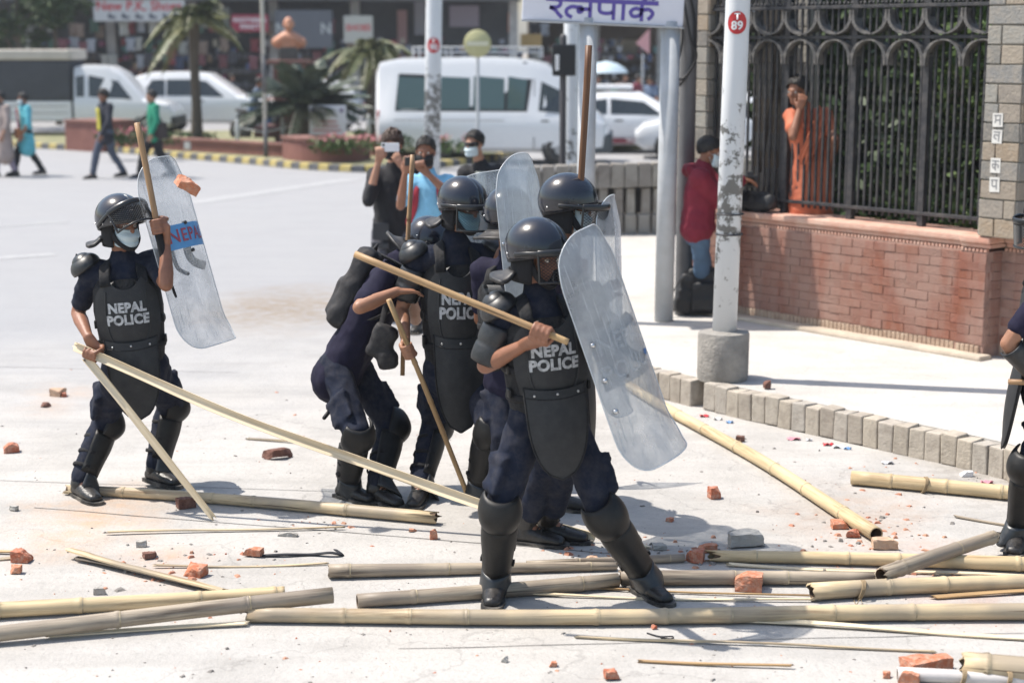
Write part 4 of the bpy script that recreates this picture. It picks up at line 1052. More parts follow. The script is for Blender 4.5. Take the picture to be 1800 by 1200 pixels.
m_ = MB(); m_.box((-2.0, -.872, .9), (3.7, .012, .02)); m_.box((-2.0, -.872, .72), (3.7, .012, .02)); m_.build('bed_rib', mat('panel_grey', (.3, .3, .3), .5), pk.root, smooth=False)
for x in (-2.9, ):
    for sg in (-1, 1):
        m_ = MB(); m_.lathe([(.2, -.1), (.34, -.1), (.34, .1), (.2, .1), (.19, 0)], 22, (0, 0, 0), 'y'); m_.build('wheel', TYRE, pk.root, M=Matrix.Translation((x, sg * .76, .34)))
# suv
sx0 = at(243, 225, 48.5).x; LS = 4.3
suv = Car('white sport utility car behind the tall palm', 'car', (sx0 + LS / 2, 48.5, 0), radians(-2),
    [(-LS / 2, .5, 1.0, 1.3, .76, .84, .62), (-LS / 2 + .12, .34, 1.02, 1.62, .82, .88, .66), (-LS / 2 + .6, .3, 1.02, 1.74, .84, .89, .68), (-LS / 2 + 1.6, .3, 1.02, 1.75, .84, .89, .68), (-LS / 2 + 2.2, .3, 1.02, 1.70, .84, .89, .66), (-LS / 2 + 3.05, .3, 1.03, 1.10, .84, .88, .78), (LS / 2 - .2, .34, .92, .96, .80, .84, .72), (LS / 2, .45, .66, .7, .7, .72, .64)], 'white_suv')
h = LS / 2
suv.pane('window', [(-h + .32, .1), (-h + 1.0, .1), (-h + 1.0, .84), (-h + .62, .82)], GLASS); suv.pane('window', [(-h + 1.05, .1), (-h + 1.8, .1), (-h + 1.8, .86), (-h + 1.05, .84)], GLASS); suv.pane('window', [(-h + 1.88, .1), (-h + 2.72, .1), (-h + 2.2, .80), (-h + 1.88, .86)], GLASS)
suv.cross('windscreen', -h + 3.0, .25, -h + 2.3, .9, GLASS); suv.wheels((-h + .85, h - .85), .35, .2, .85)
suv.pane('door_handle', [(-h + 1.95, -.14), (-h + 2.15, -.14), (-h + 2.15, -.09), (-h + 1.95, -.09)], TRIM, .012)
# tail of another car right of the placard and a car right of the sign
c3 = at(607, 218, 49).x
c3c = Car('white car tail with red lamp partly hidden behind the second palm', 'car', (c3 - 1.4, 49, 0), radians(178),
    [(-1.9, .45, .85, .9, .66, .72, .6), (-1.75, .25, .88, 1.2, .76, .8, .6), (-1.2, .22, .9, 1.5, .78, .82, .6), (0, .22, .9, 1.5, .78, .82, .6), (.9, .22, .92, .98, .78, .82, .7), (1.9, .3, .7, .74, .7, .7, .6)], 'white_hatchback')
c3c.pane('window', [(-1.2, .12), (0, .12), (0, .85), (-1.0, .85)], GLASS); c3c.wheels((-1.2, 1.2), .29, .17, .79)
for sg in (-1, 1): frontal(c3c, 'tail_light', [((-1.86, sg * .6, .75), (.1, .2, .16))], mat('lit_tail', (.6, .03, .03), .3))
c4 = at(1255, 262, 38).x
c4c = Car('white car nose half hidden behind the utility pole', 'car', (c4, 37.4, 0), radians(176),
    [(-1.8, .4, .8, .86, .62, .7, .6), (-1.6, .22, .86, 1.3, .74, .78, .6), (-.8, .2, .88, 1.45, .76, .8, .58), (.1, .2, .88, 1.42, .76, .8, .58), (.95, .2, .88, .94, .76, .8, .7), (1.65, .22, .74, .78, .72, .74, .64), (1.85, .34, .56, .6, .6, .62, .54)], 'white_sedan')
c4c.pane('window', [(-1.3, .12), (-.3, .12), (-.3, .85), (-1.0, .85)], GLASS); c4c.pane('window', [(-.2, .12), (.7, .12), (.25, .8), (-.2, .86)], GLASS); c4c.wheels((-1.1, 1.1), .28, .17, .77)

# motorcycle
mx = at(448, 226, 43.5); moto = thing('motorcycle', 'dark motorcycle with blue panels ridden past the island', 'motorcycle', V(mx.x + .25, 43.5, 0))
for x in (-.62, .62):
    m_ = MB(); m_.lathe([(.21, -.05), (.29, -.05), (.30, 0), (.29, .05), (.21, .05)], 22, (0, 0, 0), 'y'); w_ = m_.build('wheel', TYRE, moto, M=Matrix.Translation((x, 0, .30)))
    m_ = MB(); m_.lathe([(.02, -.06), (.05, -.03), (.20, -.01), (.20, .01), (.05, .03), (.02, .06)], 16, (0, 0, 0), 'y'); m_.build('rim', RIM, w_)
m_ = MB(); m_.tube([(.62, 0, .3), (.45, 0, .85), (.38, 0, 1.02)], [.03, .035, .03], n=8); m_.tube([(.36, -.35, 1.08), (.42, 0, 1.02), (.36, .35, 1.08)], [.016] * 3, n=6); m_.tube([(-.62, 0, .32), (-.1, 0, .38), (.3, 0, .55)], [.03] * 3, n=8); m_.build('chassis', TRIM, moto)
m_ = MB(); m_.bbox((.0, 0, .42), (.36, .26, .34), .06); m_.build('engine', mat('engine_grey', (.18, .18, .19), .5, metal=.5), moto)
m_ = MB(); m_.ell((.18, 0, .78), (.27, .15, .15)); m_.build('fuel_tank', mat('tank_blue', (.03, .06, .16), .3), moto)
m_ = MB(); m_.tube([(-.7, 0, .84), (-.35, 0, .78), (.0, 0, .76)], [(.12, .05), (.14, .06), (.11, .05)], right=V(0, 1, 0)); m_.build('seat', TRIM, moto)
m_ = MB(); m_.ell((.52, 0, .92), (.09, .09, .10)); m_.build('headlamp', LAMP, moto)

# ------------------------------------------------------------------ shop buildings
def goods_mat():
    m, N, L, b = node_mat('displayed_goods'); g = N.new('ShaderNodeNewGeometry'); r = N.new('ShaderNodeValToRGB'); r.color_ramp.interpolation = 'CONSTANT'; c = [(.05, .05, .06), (.40, .40, .42), (.30, .05, .06), (.06, .10, .22), (.03, .03, .035), (.34, .24, .16), (.10, .24, .24), (.08, .08, .10), (.45, .42, .34), (.22, .06, .12), (.04, .04, .05), (.25, .27, .32)]
    while len(r.color_ramp.elements) < len(c): r.color_ramp.elements.new(.5)
    for i, q in enumerate(c): r.color_ramp.elements[i].position = i / len(c); r.color_ramp.elements[i].color = (*q, 1)
    L.new(g.outputs['Random Per Island'], r.inputs[0]); L.new(r.outputs[0], b.inputs['Base Color']); b.inputs['Roughness'].default_value = .6; return m
GOODS = goods_mat()
def shop(label, x0, x1, Y, h, wallc, fascia_z, shops, seed, name='shop_building'):
    rnd = random.Random(seed); root = thing(name, label, 'building', V(x0, Y, 0)); W_ = x1 - x0
    wm = mat('shopwall_%d' % seed, wallc, .85, var=.2, vscale=1.2, bump=.3)
    m_ = MB(); m_.box((W_ / 2, 4.0, h / 2), (W_, 4.0, h)); m_.box((W_ / 2, 1.2, fascia_z + (h - fascia_z) / 2 + .3), (W_, 1.8, h - fascia_z - .6)); m_.build('wall', wm, root, smooth=False)
    m_ = MB(); m_.box((W_ / 2, .6, fascia_z + .12), (W_ + .2, 3.0, .24)); m_.build('canopy_slab', mat('slab_grey', (.17, .175, .19), .9, var=.2), root, smooth=False)
    m_ = MB(); m_.box((W_ / 2, 1.9, .06), (W_, 4, .12)); m_.build('step', mat('step_grey', (.25, .24, .23), .9), root, smooth=False)
    n = shops; bw = W_ / n
    for i in range(n + 1):
        m_ = MB(); m_.bbox((min(max(i * bw, .15), W_ - .15), .3, fascia_z / 2), (.3, .3, fascia_z), .02); m_.build('column', mat('column_pale', (.36, .35, .34), .8, var=.2), root, smooth=False)
    for i in range(n):
        # shelves with goods inside each shop bay
        cx = (i + .5) * bw
        m_ = MB()
        for z in (.5, 1.0, 1.5, 2.0): m_.box((cx, 1.75, z), (bw - .5, .45, .04))
        m_.build('shelf', mat('shelf_wood', (.16, .13, .11), .7), root, smooth=False)
        m_ = MB()
        for z in (.5, 1.0, 1.5, 2.0):
            x = cx - bw / 2 + .35
            while x < cx + bw / 2 - .3:
                w = rnd.uniform(.08, .22); m_.box((x, 1.65, z + .12), (w * .9, .25, rnd.uniform(.1, .28))); x += w + .03
        o = m_.build('shelf_goods', mat('goods_mix_%d' % (i % 3), [(.22, .18, .18), (.12, .13, .17), (.28, .24, .2)][i % 3], .7, col2=[(.3, .08, .08), (.3, .3, .32), (.08, .12, .2)][i % 3], vscale=1.7, detail=1), root, smooth=False); tag(o, kind='stuff')
        m_ = MB()                                          # racks of small goods set out at the shop front
        for _ in range(70):
            w, hh = rnd.uniform(.07, .22), rnd.uniform(.08, .26); x_ = cx + rnd.uniform(-.46, .46) * bw; z_ = rnd.choice((.55, .85, 1.15, 1.45, 1.75, 2.05, 2.35, 2.6)) + rnd.uniform(-.05, .05)
            if abs(x_ - cx) < bw * .13 and z_ < 2.0: continue
            m_.box((x_, rnd.uniform(.15, .75), z_), (w, .1, hh), Matrix.Rotation(rnd.uniform(-.2, .2), 3, 'Y'))
        tag(m_.build('displayed_goods', GOODS, root, smooth=False), kind='stuff')
        for wv in range(2):
            m_ = MB(); m_.box((cx + (wv - .5) * bw * .5, .335, fascia_z + 1.9), (bw * .3, .05, 1.3)); wf = m_.build('window', mat('window_frame', (.2, .19, .18), .7), root, smooth=False)
            m_ = MB(); m_.box((cx + (wv - .5) * bw * .5, .305, fascia_z + 1.9), (bw * .26, .012, 1.2)); m_.build('pane', GLASS, wf, smooth=False)
    return root
fz = at(300, 30, 57).z
shop('long grey shop building with dark open shopfronts at upper left', -22, 0.2, 57, 9, (.075, .08, .09), fz + .55, 8, 1)
shop('brownish shop row behind the minibus at upper right of centre', 0.6, 12.5, 60, 8.5, (.13, .10, .08), 3.6, 5, 2)
shop('pale distant shop row between the sign posts and the garden', 13.2, 34, 66, 9, (.38, .34, .29), 3.8, 7, 3)
shop('dim shop row at the far left edge beyond the truck', -44, -22.3, 58, 9, (.13, .13, .14), fz + .5, 7, 4)
def board(label, pxa, pxb, Y, face, txt=None, tcol=None, size=.4, icons=0, rows=None):
    a, b = at(pxa[0], pxa[1], Y), at(pxb[0], pxb[1], Y); w, hgt = b.x - a.x, a.z - b.z
    root = thing('shop_sign', label, 'shop sign', V((a.x + b.x) / 2, Y, b.z))
    m_ = MB(); m_.bbox((0, 0, hgt / 2), (w, .12, hgt), .02); m_.build('board', face, root, smooth=False)
    if txt:
        for t, zz, sz in (rows or [(txt, .5, size)]): text_obj('lettering', t, tcol, root, lambda x, y, zz=zz: (x, -.066, hgt * zz + y), size=sz, bold=.025)
    if icons:
        m_ = MB()
        for k in range(icons):
            x = (k - (icons - 1) / 2) * w * .15; m_.add([(x - .12, -.066, hgt * .08), (x + .14, -.066, hgt * .08), (x + .13, -.066, hgt * .14), (x, -.066, hgt * .17), (x - .05, -.066, hgt * .24), (x - .12, -.066, hgt * .23)], [(0, 1, 2, 3, 4, 5)])
        m_.build('shoe_pictures', mat('shoe_ink', (.08, .09, .12), .7), root, smooth=False, fix=False)
    return root
FR = mat('red_letter', (.50, .05, .06), .6); 
board('white shop sign reading New P.K. Shoes in red with shoe pictures', (163, -22), (326, 38), 56.2, mat('signface', (.55, .56, .56), .6), 'New P.K. Shoes', FR, icons=5, rows=[('New P.K. Shoes', .44, .44)])
board('crimson shop sign with pale lettering above a dark shopfront', (407, 26), (472, 56), 56.2, mat('crimson_face', (.30, .03, .06), .6), ' ', WHT, rows=[('FOOTWEAR', .66, .2), ('FANCY', .28, .2)])
board('dark shop sign left of the crimson one', (352, 14), (404, 50), 56.25, mat('dark_face', (.12, .12, .10), .6), 'FASHION', mat('yellow_letter', (.5, .45, .1), .6), rows=[('FASHION', .55, .2)])
board('grey shop sign with pale square logo behind the bust', (483, 18), (585, 85), 56.3, mat('slate_face', (.10, .11, .13), .6), 'N', mat('pale_letter', (.4, .42, .42), .6), rows=[('N        N', .5, .5)])
board('pale shop sign with red lettering above the second palm', (604, 28), (656, 76), 56.2, mat('cream_face', (.42, .42, .38), .6), 'SHOP', FR, rows=[('SHOES', .55, .28)])
board('small pink board behind the first lamp post', (698, 18), (716, 78), 58.8, mat('pink_face', (.42, .25, .25), .6))
board('lilac shop board behind the yellow road sign', (790, 10), (842, 48), 58.9, mat('lilac_face', (.36, .32, .40), .6))
board('white upright board beside the T 90 lamp post', (728, -20), (748, 62), 58.8, mat('grey_face', (.33, .33, .38), .6))
board('orange market banner above the minibus roof', (893, 22), (908, 58), 58.5, mat('orange_face', (.48, .16, .07), .7))
board('yellow market banner above the minibus roof', (915, 60), (952, 84), 58.5, mat('ochre_face', (.45, .30, .12), .7))
board('brown canopy board seen under the name sign', (1042, 70), (1120, 100), 62, mat('tan_face', (.34, .29, .22), .8))
for i, (px, py) in enumerate(((1130, 75), )):
    a = at(px, 100, 52); root = thing('warning_sign', 'pink triangular warning sign under the right end of the name sign', 'sign', V(a.x, 52, 0))
    m_ = MB(); m_.tube([(0, 0, 0), (0, 0, 2.2)], [.03, .03], n=6); m_.build('pole', STEELP, root)
    zc = at(px, py, 52).z; m_ = MB(); m_.add([(-.22, -.03, zc - .02), (.2, -.03, zc + .42), (.2, -.03, zc - .36), (-.22, .0, zc - .02), (.2, .0, zc + .42), (.2, .0, zc - .36)], [(0, 1, 2), (3, 5, 4), (0, 3, 4, 1), (1, 4, 5, 2), (2, 5, 3, 0)]); m_.build('plate', mat('pink_plate', (.62, .32, .33), .5), root, smooth=False)
# garments and shoes hung at the shop fronts
cols = [(.34, .36, .40), (.22, .05, .06), (.06, .08, .14), (.20, .15, .12), (.05, .05, .06), (.40, .40, .37), (.06, .12, .09), (.18, .07, .08)]
gms = []
for k, c in enumerate(cols):
    t = MB(); t.grid(lambda u, v: ((u - .5) * (.24 + .10 * (v > .75)) * (1 + .25 * (1 - v)), -.03 - .05 * sin(u * 9 + k) * (1 - v), v * .45), 8, 6, .02); me = t.mesh('hanging_garment'); me.materials.append(mat('garment_%d' % k, c, .8)); gms.append(me)
rnd = random.Random(12); cnt = 0
for row, (zpx) in enumerate((62, 92, 118)):
    for px in list(range(95, 330, 17)) + list(range(355, 500, 19)) + list(range(520, 660, 20)) + list(range(690, 790, 22)) + list(range(850, 1010, 22)):
        if rnd.random() < .35: continue
        Yy = rnd.uniform(56.3, 57.0) if px < 660 else rnd.uniform(59.2, 59.8)
        gi = rnd.randrange(8); o = inst('hanging_garment', gms[gi], None, Matrix.Translation(at(px + rnd.uniform(-5, 5), zpx + rnd.uniform(-6, 6), Yy)) @ Matrix.Rotation(rnd.uniform(-.5, .5), 4, 'Z'))
        tag(o, ['pale grey', 'dark red', 'navy', 'brown', 'black', 'cream', 'bottle green', 'maroon'][gi] + ' garment hanging in the open shopfronts', 'garment', ['pale grey', 'dark red', 'navy', 'brown', 'black', 'cream', 'bottle green', 'maroon'][gi] + ' garments at the shopfronts')
# trees at the top left and over the far market
for i, (px, py, Y, sc, lb) in enumerate(((30, 30, 51, 1.0, 'dusty leafy street tree above the covered truck'), (95, 20, 53, .9, 'smaller street tree right of the dusty one above the truck'), (1225, 10, 30, .55, 'green climbing foliage tree beside the left stone pillar'))):
    a = at(px, py, Y); rnd = random.Random(20 + i); hh = a.z + .6
    bl = [((rnd.uniform(-1.3, 1.3) * sc, rnd.uniform(-.8, .8) * sc, hh - .9 + rnd.uniform(-.7, 1.8) * sc), (.6 * sc, .5 * sc, .45 * sc)) for _ in range(12)]
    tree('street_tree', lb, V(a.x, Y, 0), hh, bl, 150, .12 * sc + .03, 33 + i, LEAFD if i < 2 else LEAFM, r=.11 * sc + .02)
# market umbrella and parked cycle-rickshaw cover on the far right
a = at(1066, 118, 47); root = thing('market_umbrella', 'pale blue parasol held above the crowd behind the taxi', 'umbrella', V(a.x, 47, 0))
m_ = MB(); zc = a.z; m_.lathe([(.62, zc - .16), (.5, zc - .02), (.3, zc + .1), (.02, zc + .16)], 16, cap=False); m_.build('canopy', mat('pale_blue', (.45, .55, .62), .7), root, fix=False)
m_ = MB(); m_.tube([(0, 0, .9), (0, 0, zc + .16)], [.012, .012], n=6); m_.build('shaft', STEELP, root)
# ------------------------------------------------------------------ people
SKIN = [mat('skin_warm_brown', (.30, .145, .085), .5, var=.12, vscale=18, sss=.0, bump=.15, bscale=120), mat('skin_brown', (.24, .105, .06), .5, var=.12, vscale=18, bump=.15, bscale=120), mat('skin_light_brown', (.38, .20, .13), .5, var=.1, vscale=18, bump=.15, bscale=120)]
NAVY = mat('navy_uniform', (.0055, .009, .022), .85, col2=(.010, .015, .032), vscale=14, bump=.5, bscale=6.5, bdist=.03, ridged=True, dust=.07, spec=.2)
NAVY2 = mat('purple_navy_shirt', (.010, .0095, .024), .85, col2=(.016, .0145, .035), vscale=14, bump=.5, bscale=6.5, bdist=.03, ridged=True, spec=.2)
VEST = mat('vest_fabric', (.009, .010, .012), .8, col2=(.014, .015, .018), vscale=25, bump=.4, bscale=70, dust=.06, spec=.25)
PLATE = mat('armour_plate', (.010, .0115, .014), .52, col2=(.016, .018, .021), vscale=6, bump=.3, bscale=150, bdist=.003, dust=.16, dustcol=(.13, .125, .12), spec=.4)
PAD = mat('hard_pad', (.010, .0115, .014), .38, col2=(.015, .0175, .021), vscale=8, dust=.2, dustcol=(.14, .135, .125), bump=.12, bscale=60)
GUARD = mat('guard_plastic', (.006, .0063, .007), .46, spec=.35, dust=.16, dustcol=(.09, .085, .075), bump=.1, bscale=50)
HELM = mat('helmet_shell', (.011, .013, .021), .20, coat=.4, dust=.14, dustcol=(.07, .07, .08), bump=.04, bscale=90)
BOOTM = mat('boot_leather', (.009, .009, .010), .38, dust=.3, dustcol=(.16, .14, .12), bump=.3, bscale=60)
LINER = mat('liner_fabric', (.008, .008, .010), .9, bump=.4, bscale=60)
STEEL = mat('bright_rivet', (.6, .6, .6), .3, metal=.9)
TXTG = mat('reflective_lettering', (.22, .225, .23), .7, col2=(.48, .49, .50), vscale=45, detail=8, contrast=(.34, .56))
WIRE = mat('visor_wire', (.035, .037, .04), .4, metal=.3)
MASKB = mat('mask_blue', (.22, .45, .58), .85, bump=.4, bscale=30, stretch=(1, 1, 6)); MASKP = mat('mask_pale', (.50, .60, .64), .85, bump=.4, bscale=30, stretch=(1, 1, 6)); MASKK = mat('mask_black', (.012, .012, .014), .8)
HAIR = mat('black_hair', (.010, .008, .007), .45, bump=.8, bscale=90, stretch=(1, 1, .2)); HAIRB = mat('brown_hair', (.055, .028, .018), .5, bump=.8, bscale=90, stretch=(1, 1, .2))
EYEW = mat('eye_white', (.65, .62, .58), .3); EYED = mat('eye_dark', (.012, .008, .006), .2)

SH = {}
def shared(key, fn):
    if key not in SH: SH[key] = fn()
    return SH[key]
def mk(m_, name, material, smooth=True, sharp=None, fix=True):
    me = m_.mesh(name, smooth, fix); me.materials.append(material)
    if sharp: me.set_sharp_from_angle(angle=radians(sharp))
    return me
def helmet_mesh():
    m_ = MB(); rx, ry, rz, cz = .124, .142, .128, .028
    def edge(a):  # a: 0 = front
        return .026 * (1 + cos(a)) / 2 + (-.052) * (1 - cos(a)) / 2
    def f(u, v):
        a = 2 * pi * u; te = math.acos((edge(a) - cz) / rz); th = te * v
        k = 1 + .035 * max(0, (v - .9) / .1)
        return (rx * k * sin(th) * sin(a), -.008 + ry * k * sin(th) * cos(a), cz + rz * cos(th))
    m_.grid(f, 36, 14, -.006)
    me = mk(m_, 'shell', HELM)
    r_ = MB(); r_.tube([f(j / 40, 1.0) for j in range(40)], [(.006, .006)] * 40, closed=True, n=6)
    return me, mk(r_, 'rim', mat('rim_rubber', (.02, .021, .024), .3))
def visor_meshes():
    Z1, Z0, A = .012, -.115, radians(64)
    def f(u, v): a = (u - .5) * 2 * A; return V(.143 * sin(a), .192 * cos(a) + .004, Z0 + (Z1 - Z0) * v)
    nu, nv = 21, 9; bm = bmesh.new(); vs = {}
    def gv(i, j):
        if (i, j) not in vs: vs[(i, j)] = bm.verts.new(f(i / (2 * nu), j / (2 * nv)))
        return vs[(i, j)]
    for i in range(0, 2 * nu, 2):
        for j in range(0, 2 * nv, 2):
            for (ci, cj) in ((i + 1, j + 1), ):
                pass
    for i in range(1, 2 * nu):
        for j in range(1, 2 * nv):
            if (i + j) % 2 == 1:
                bm.faces.new([gv(i - 1, j), gv(i, j - 1), gv(i + 1, j), gv(i, j + 1)])
    me = bpy.data.meshes.new('grille'); bm.to_mesh(me); bm.free()
    o = bpy.data.objects.new('temporary', me); COL.objects.link(o)
    w = o.modifiers.new('w', 'WIREFRAME'); w.thickness = .0042; w.use_even_offset = False
    res = bpy.data.meshes.new_from_object(o.evaluated_get(bpy.context.evaluated_depsgraph_get())); bpy.data.objects.remove(o)
    res.name = 'grille'; res.materials.clear(); res.materials.append(WIRE)
    fr = MB(); n = 18
    top = [f(i / n, 1) for i in range(n + 1)]; bot = [f(i / n, 0) for i in range(n + 1)]
    fr.tube(top, [(.016, .007)] * (n + 1), right=V(0, 0, 1), n=8); fr.tube(bot, [.006] * (n + 1), n=7)
    fr.tube([top[0], bot[0]], [.006, .006], n=7); fr.tube([top[-1], bot[-1]], [.006, .006], n=7)
    for sg, e in ((-1, top[0]), (1, top[-1])): fr.tube([e, V(sg * .136, .02, .012), V(sg * .134, -.03, .010)], [(.011, .005)] * 3, right=V(0, 0, 1), n=8)
    cl = MB(); cl.grid(lambda u, v: f(u, v) * .97, 16, 6)
    return res, mk(fr, 'frame', mat('visor_frame', (.014, .015, .017), .3))
def helmet_extra():
    ng = MB()
    ng.grid(lambda u, v: ((.105 + .062 * v) * sin(radians(105 + 150 * u)) * 1.05, (.118 + .085 * v) * cos(radians(105 + 150 * u)) - .01, -.075 - .040 * v - .012 * sin(pi * v)), 20, 6, .016)
    ln = MB()
    ln.grid(lambda u, v: ((.093 + .006 * sin(pi * v)) * sin(radians(68 + 224 * u)), (.110 + .004 * sin(pi * v)) * cos(radians(68 + 224 * u)) - .006, .03 - .155 * v), 26, 8, .012)
    cs = MB(); cs.tube(catmull([(-.088, .02, -.03), (-.074, .06, -.09), (-.03, .088, -.128), (0, .094, -.134), (.03, .088, -.128), (.074, .06, -.09), (.088, .02, -.03)], 4), [(.016, .006)] * 25, right=V(0, 0, 1), n=8)
    rv = MB()
    for sg in (-1, 1):
        for (a, z) in ((62, .020), (84, .006), (92, .014), (125, -.004)): rv.ell((sg * .1265 * sin(radians(a)), -.008 + .1445 * cos(radians(a)), z), (.0055, .0055, .0055), n=8, m=6)
    return mk(ng, 'neck_guard', mat('neck_leather', (.010, .010, .012), .5, dust=.15)), mk(ln, 'liner', LINER), mk(cs, 'chin_strap', LINER), mk(rv, 'rivet', STEEL)
def mask_mesh(m):
    t = MB()
    def f(u, v):
        a = radians(-72 + 144 * u); p = sin(pi * u) ** .5; z = -.120 + .100 * v; bulge = .006 * sin(v * pi * 4) * p + .016 * sin(pi * v) * p
        return ((.066 + bulge * .5) * sin(a) * 1.12, .016 + (.082 + bulge) * cos(a), z - .0 + .012 * (1 - p))
    t.grid(f, 18, 12, .003)
    for sg in (-1, 1): t.tube([f(0 if sg < 0 else 1, .85), (sg * .08, -.005, -.005)], [.0016, .0016], n=5); t.tube([f(0 if sg < 0 else 1, .15), (sg * .08, -.008, -.02)], [.0016, .0016], n=5)
    return mk(t, 'face_mask', m)
def eye_mesh():
    t = MB(); t.ell((0, 0, 0), (.0125, .0115, .0105), n=10, m=8); a = mk(t, 'eye', EYEW)
    t = MB(); t.ell((0, .0075, 0), (.0062, .005, .0062), n=10, m=6); return a, mk(t, 'iris', EYED)
def hair_mesh(kind):
    t = MB(); kz = {'short': 0.0, 'mop': .012, 'long': .008, 'bun': .004}[kind]
    def f(u, v):
        a = 2 * pi * u; front = (1 + cos(a)) / 2; back = 1 - front
        ze = .074 * front ** 1.8 + (-.035 if kind in ('short', 'mop') else -.14 if kind == 'long' else -.05) * back ** .8 + (.012 if kind == 'mop' else 0) * 0
        if kind == 'mop': ze -= .02
        th = math.acos(max(-1, min(1, (max(ze, -.085) - .035) / (.098 + kz)))) * v; k = 1.0
        x, y, z = (.0815 + kz) * sin(th) * sin(a), -.012 + (.103 + kz) * sin(th) * cos(a), .035 + (.096 + kz) * cos(th)
        if ze < -.085 and v > .8: z -= (v - .8) / .2 * (-.085 - ze); k = 1
        return (x, y, z)
    t.grid(f, 36, 16, -.004); rr = random.Random(5)
    for _ in range(900):
        u, v = rr.random(), rr.random() ** .6 * .98; p = Vector(f(u, v)); q = Vector(f(u + rr.uniform(-.03, .03), min(1.0, v + .16))); d = (q - p); o_ = (p - V(0, -.012, .02)).normalized()
        e = p + d * rr.uniform(.8, 1.5) + o_ * rr.uniform(.004, .016); s_ = d.cross(o_).normalized() * .004
        t.add([p - s_, p + s_, e], [(0, 1, 2)])
    me = mk(t, 'hair', HAIR, fix=False)
    noisy(me, .010 if kind != 'mop' else .020, 60, 3); 
    return me
def boot_meshes(shaft=True):
    t = MB()
    if True: t.tube([(0, -.014, .02), (0, -.016, -.02)], [(.038, .048), (.044, .056)], right=V(1, 0, 0), n=14)
    t.tube([(0, -.050, -.052), (0, .02, -.042), (0, .09, -.052), (0, .165, -.062)], [(.040, .036), (.044, .046), (.048, .034), (.040, .026)], right=V(1, 0, 0), n=14)
    b = fuse(t, .008, 3, name='boot'); b.materials.append(BOOTM)
    s = MB(); pts = [(-.034, -.09), (.034, -.09), (.043, -.03), (.043, .03), (.053, .10), (.048, .17), (.030, .205), (0, .215), (-.030, .205), (-.048, .17), (-.053, .10), (-.043, .03), (-.043, -.03)]
    s.prism(pts, -.095, -.074); so = mk(s, 'sole', mat('sole_rubber', (.012, .012, .012), .7, dust=.5), False)
    l = MB()
    if shaft:
        for k in range(2): l.tube([(-.022, .052 + k * .02, -.006 - k * .008), (.022, .056 + k * .02, -.006 - k * .008)], [.0035] * 2, n=5)
    else:
        for k in range(3): l.tube([(-.02, .05 + k * .022, -.008 - k * .008), (.02, .055 + k * .022, -.008 - k * .008)], [.003] * 2, n=5)
    return b, so, mk(l, 'lace', mat('lace', (.03, .03, .03), .8))
def shin_meshes():
    L = .40
    g = MB()
    def f(u, v):
        a = radians(-112 + 224 * u); z = -.075 - (L - .125) * v; r = .067 - .010 * v + .006 * math.exp(-(v - .3) ** 2 * 12); ridge = .004 * (abs(a) < .35)
        return ((r + .004) * sin(a), (r + .012 + ridge) * cos(a) - .004, z)
    g.grid(f, 22, 8, .008)
    k = MB()
    def fk(u, v):
        a = radians(-92 + 184 * u); z = .085 - .185 * v; r = .060 + .030 * sin(pi * (v * .9 + .05)) ** .7
        return (r * sin(a), (r + .018 * sin(pi * v)) * cos(a) + .002, z)
    k.grid(fk, 20, 10, .008)
    fl = MB()
    def ff(u, v):
        a = radians(-85 + 170 * u); z = -L + .052 - .088 * v; r = .060 + .006 * v
        return (r * 1.02 * sin(a), (r + .010 + .062 * v * max(0, cos(a)) ** 1.5) * cos(a) - .004, z - .01 * cos(a) * v)
    fl.grid(ff, 16, 6, .008)
    st = MB()
    for z in (-.12, -.22, -.31): st.tube([(.060 * sin(radians(a)), .064 * cos(radians(a)) - .004, z) for a in range(0, 360, 24)], [(.012, .0035)] * 15, right=V(0, 0, 1), closed=True, n=6)
    for z in (-.12, -.22, -.31):
        for sg in (-1, 1): st.bbox((sg * .064, -.01, z), (.014, .026, .022), .004)
    return mk(g, 'shin_guard', GUARD), mk(k, 'knee_cup', GUARD), mk(fl, 'instep_flap', mat('flap_plastic', (.020, .024, .029), .35, dust=.25, dustcol=(.14, .135, .125))), mk(st, 'strap', LINER)
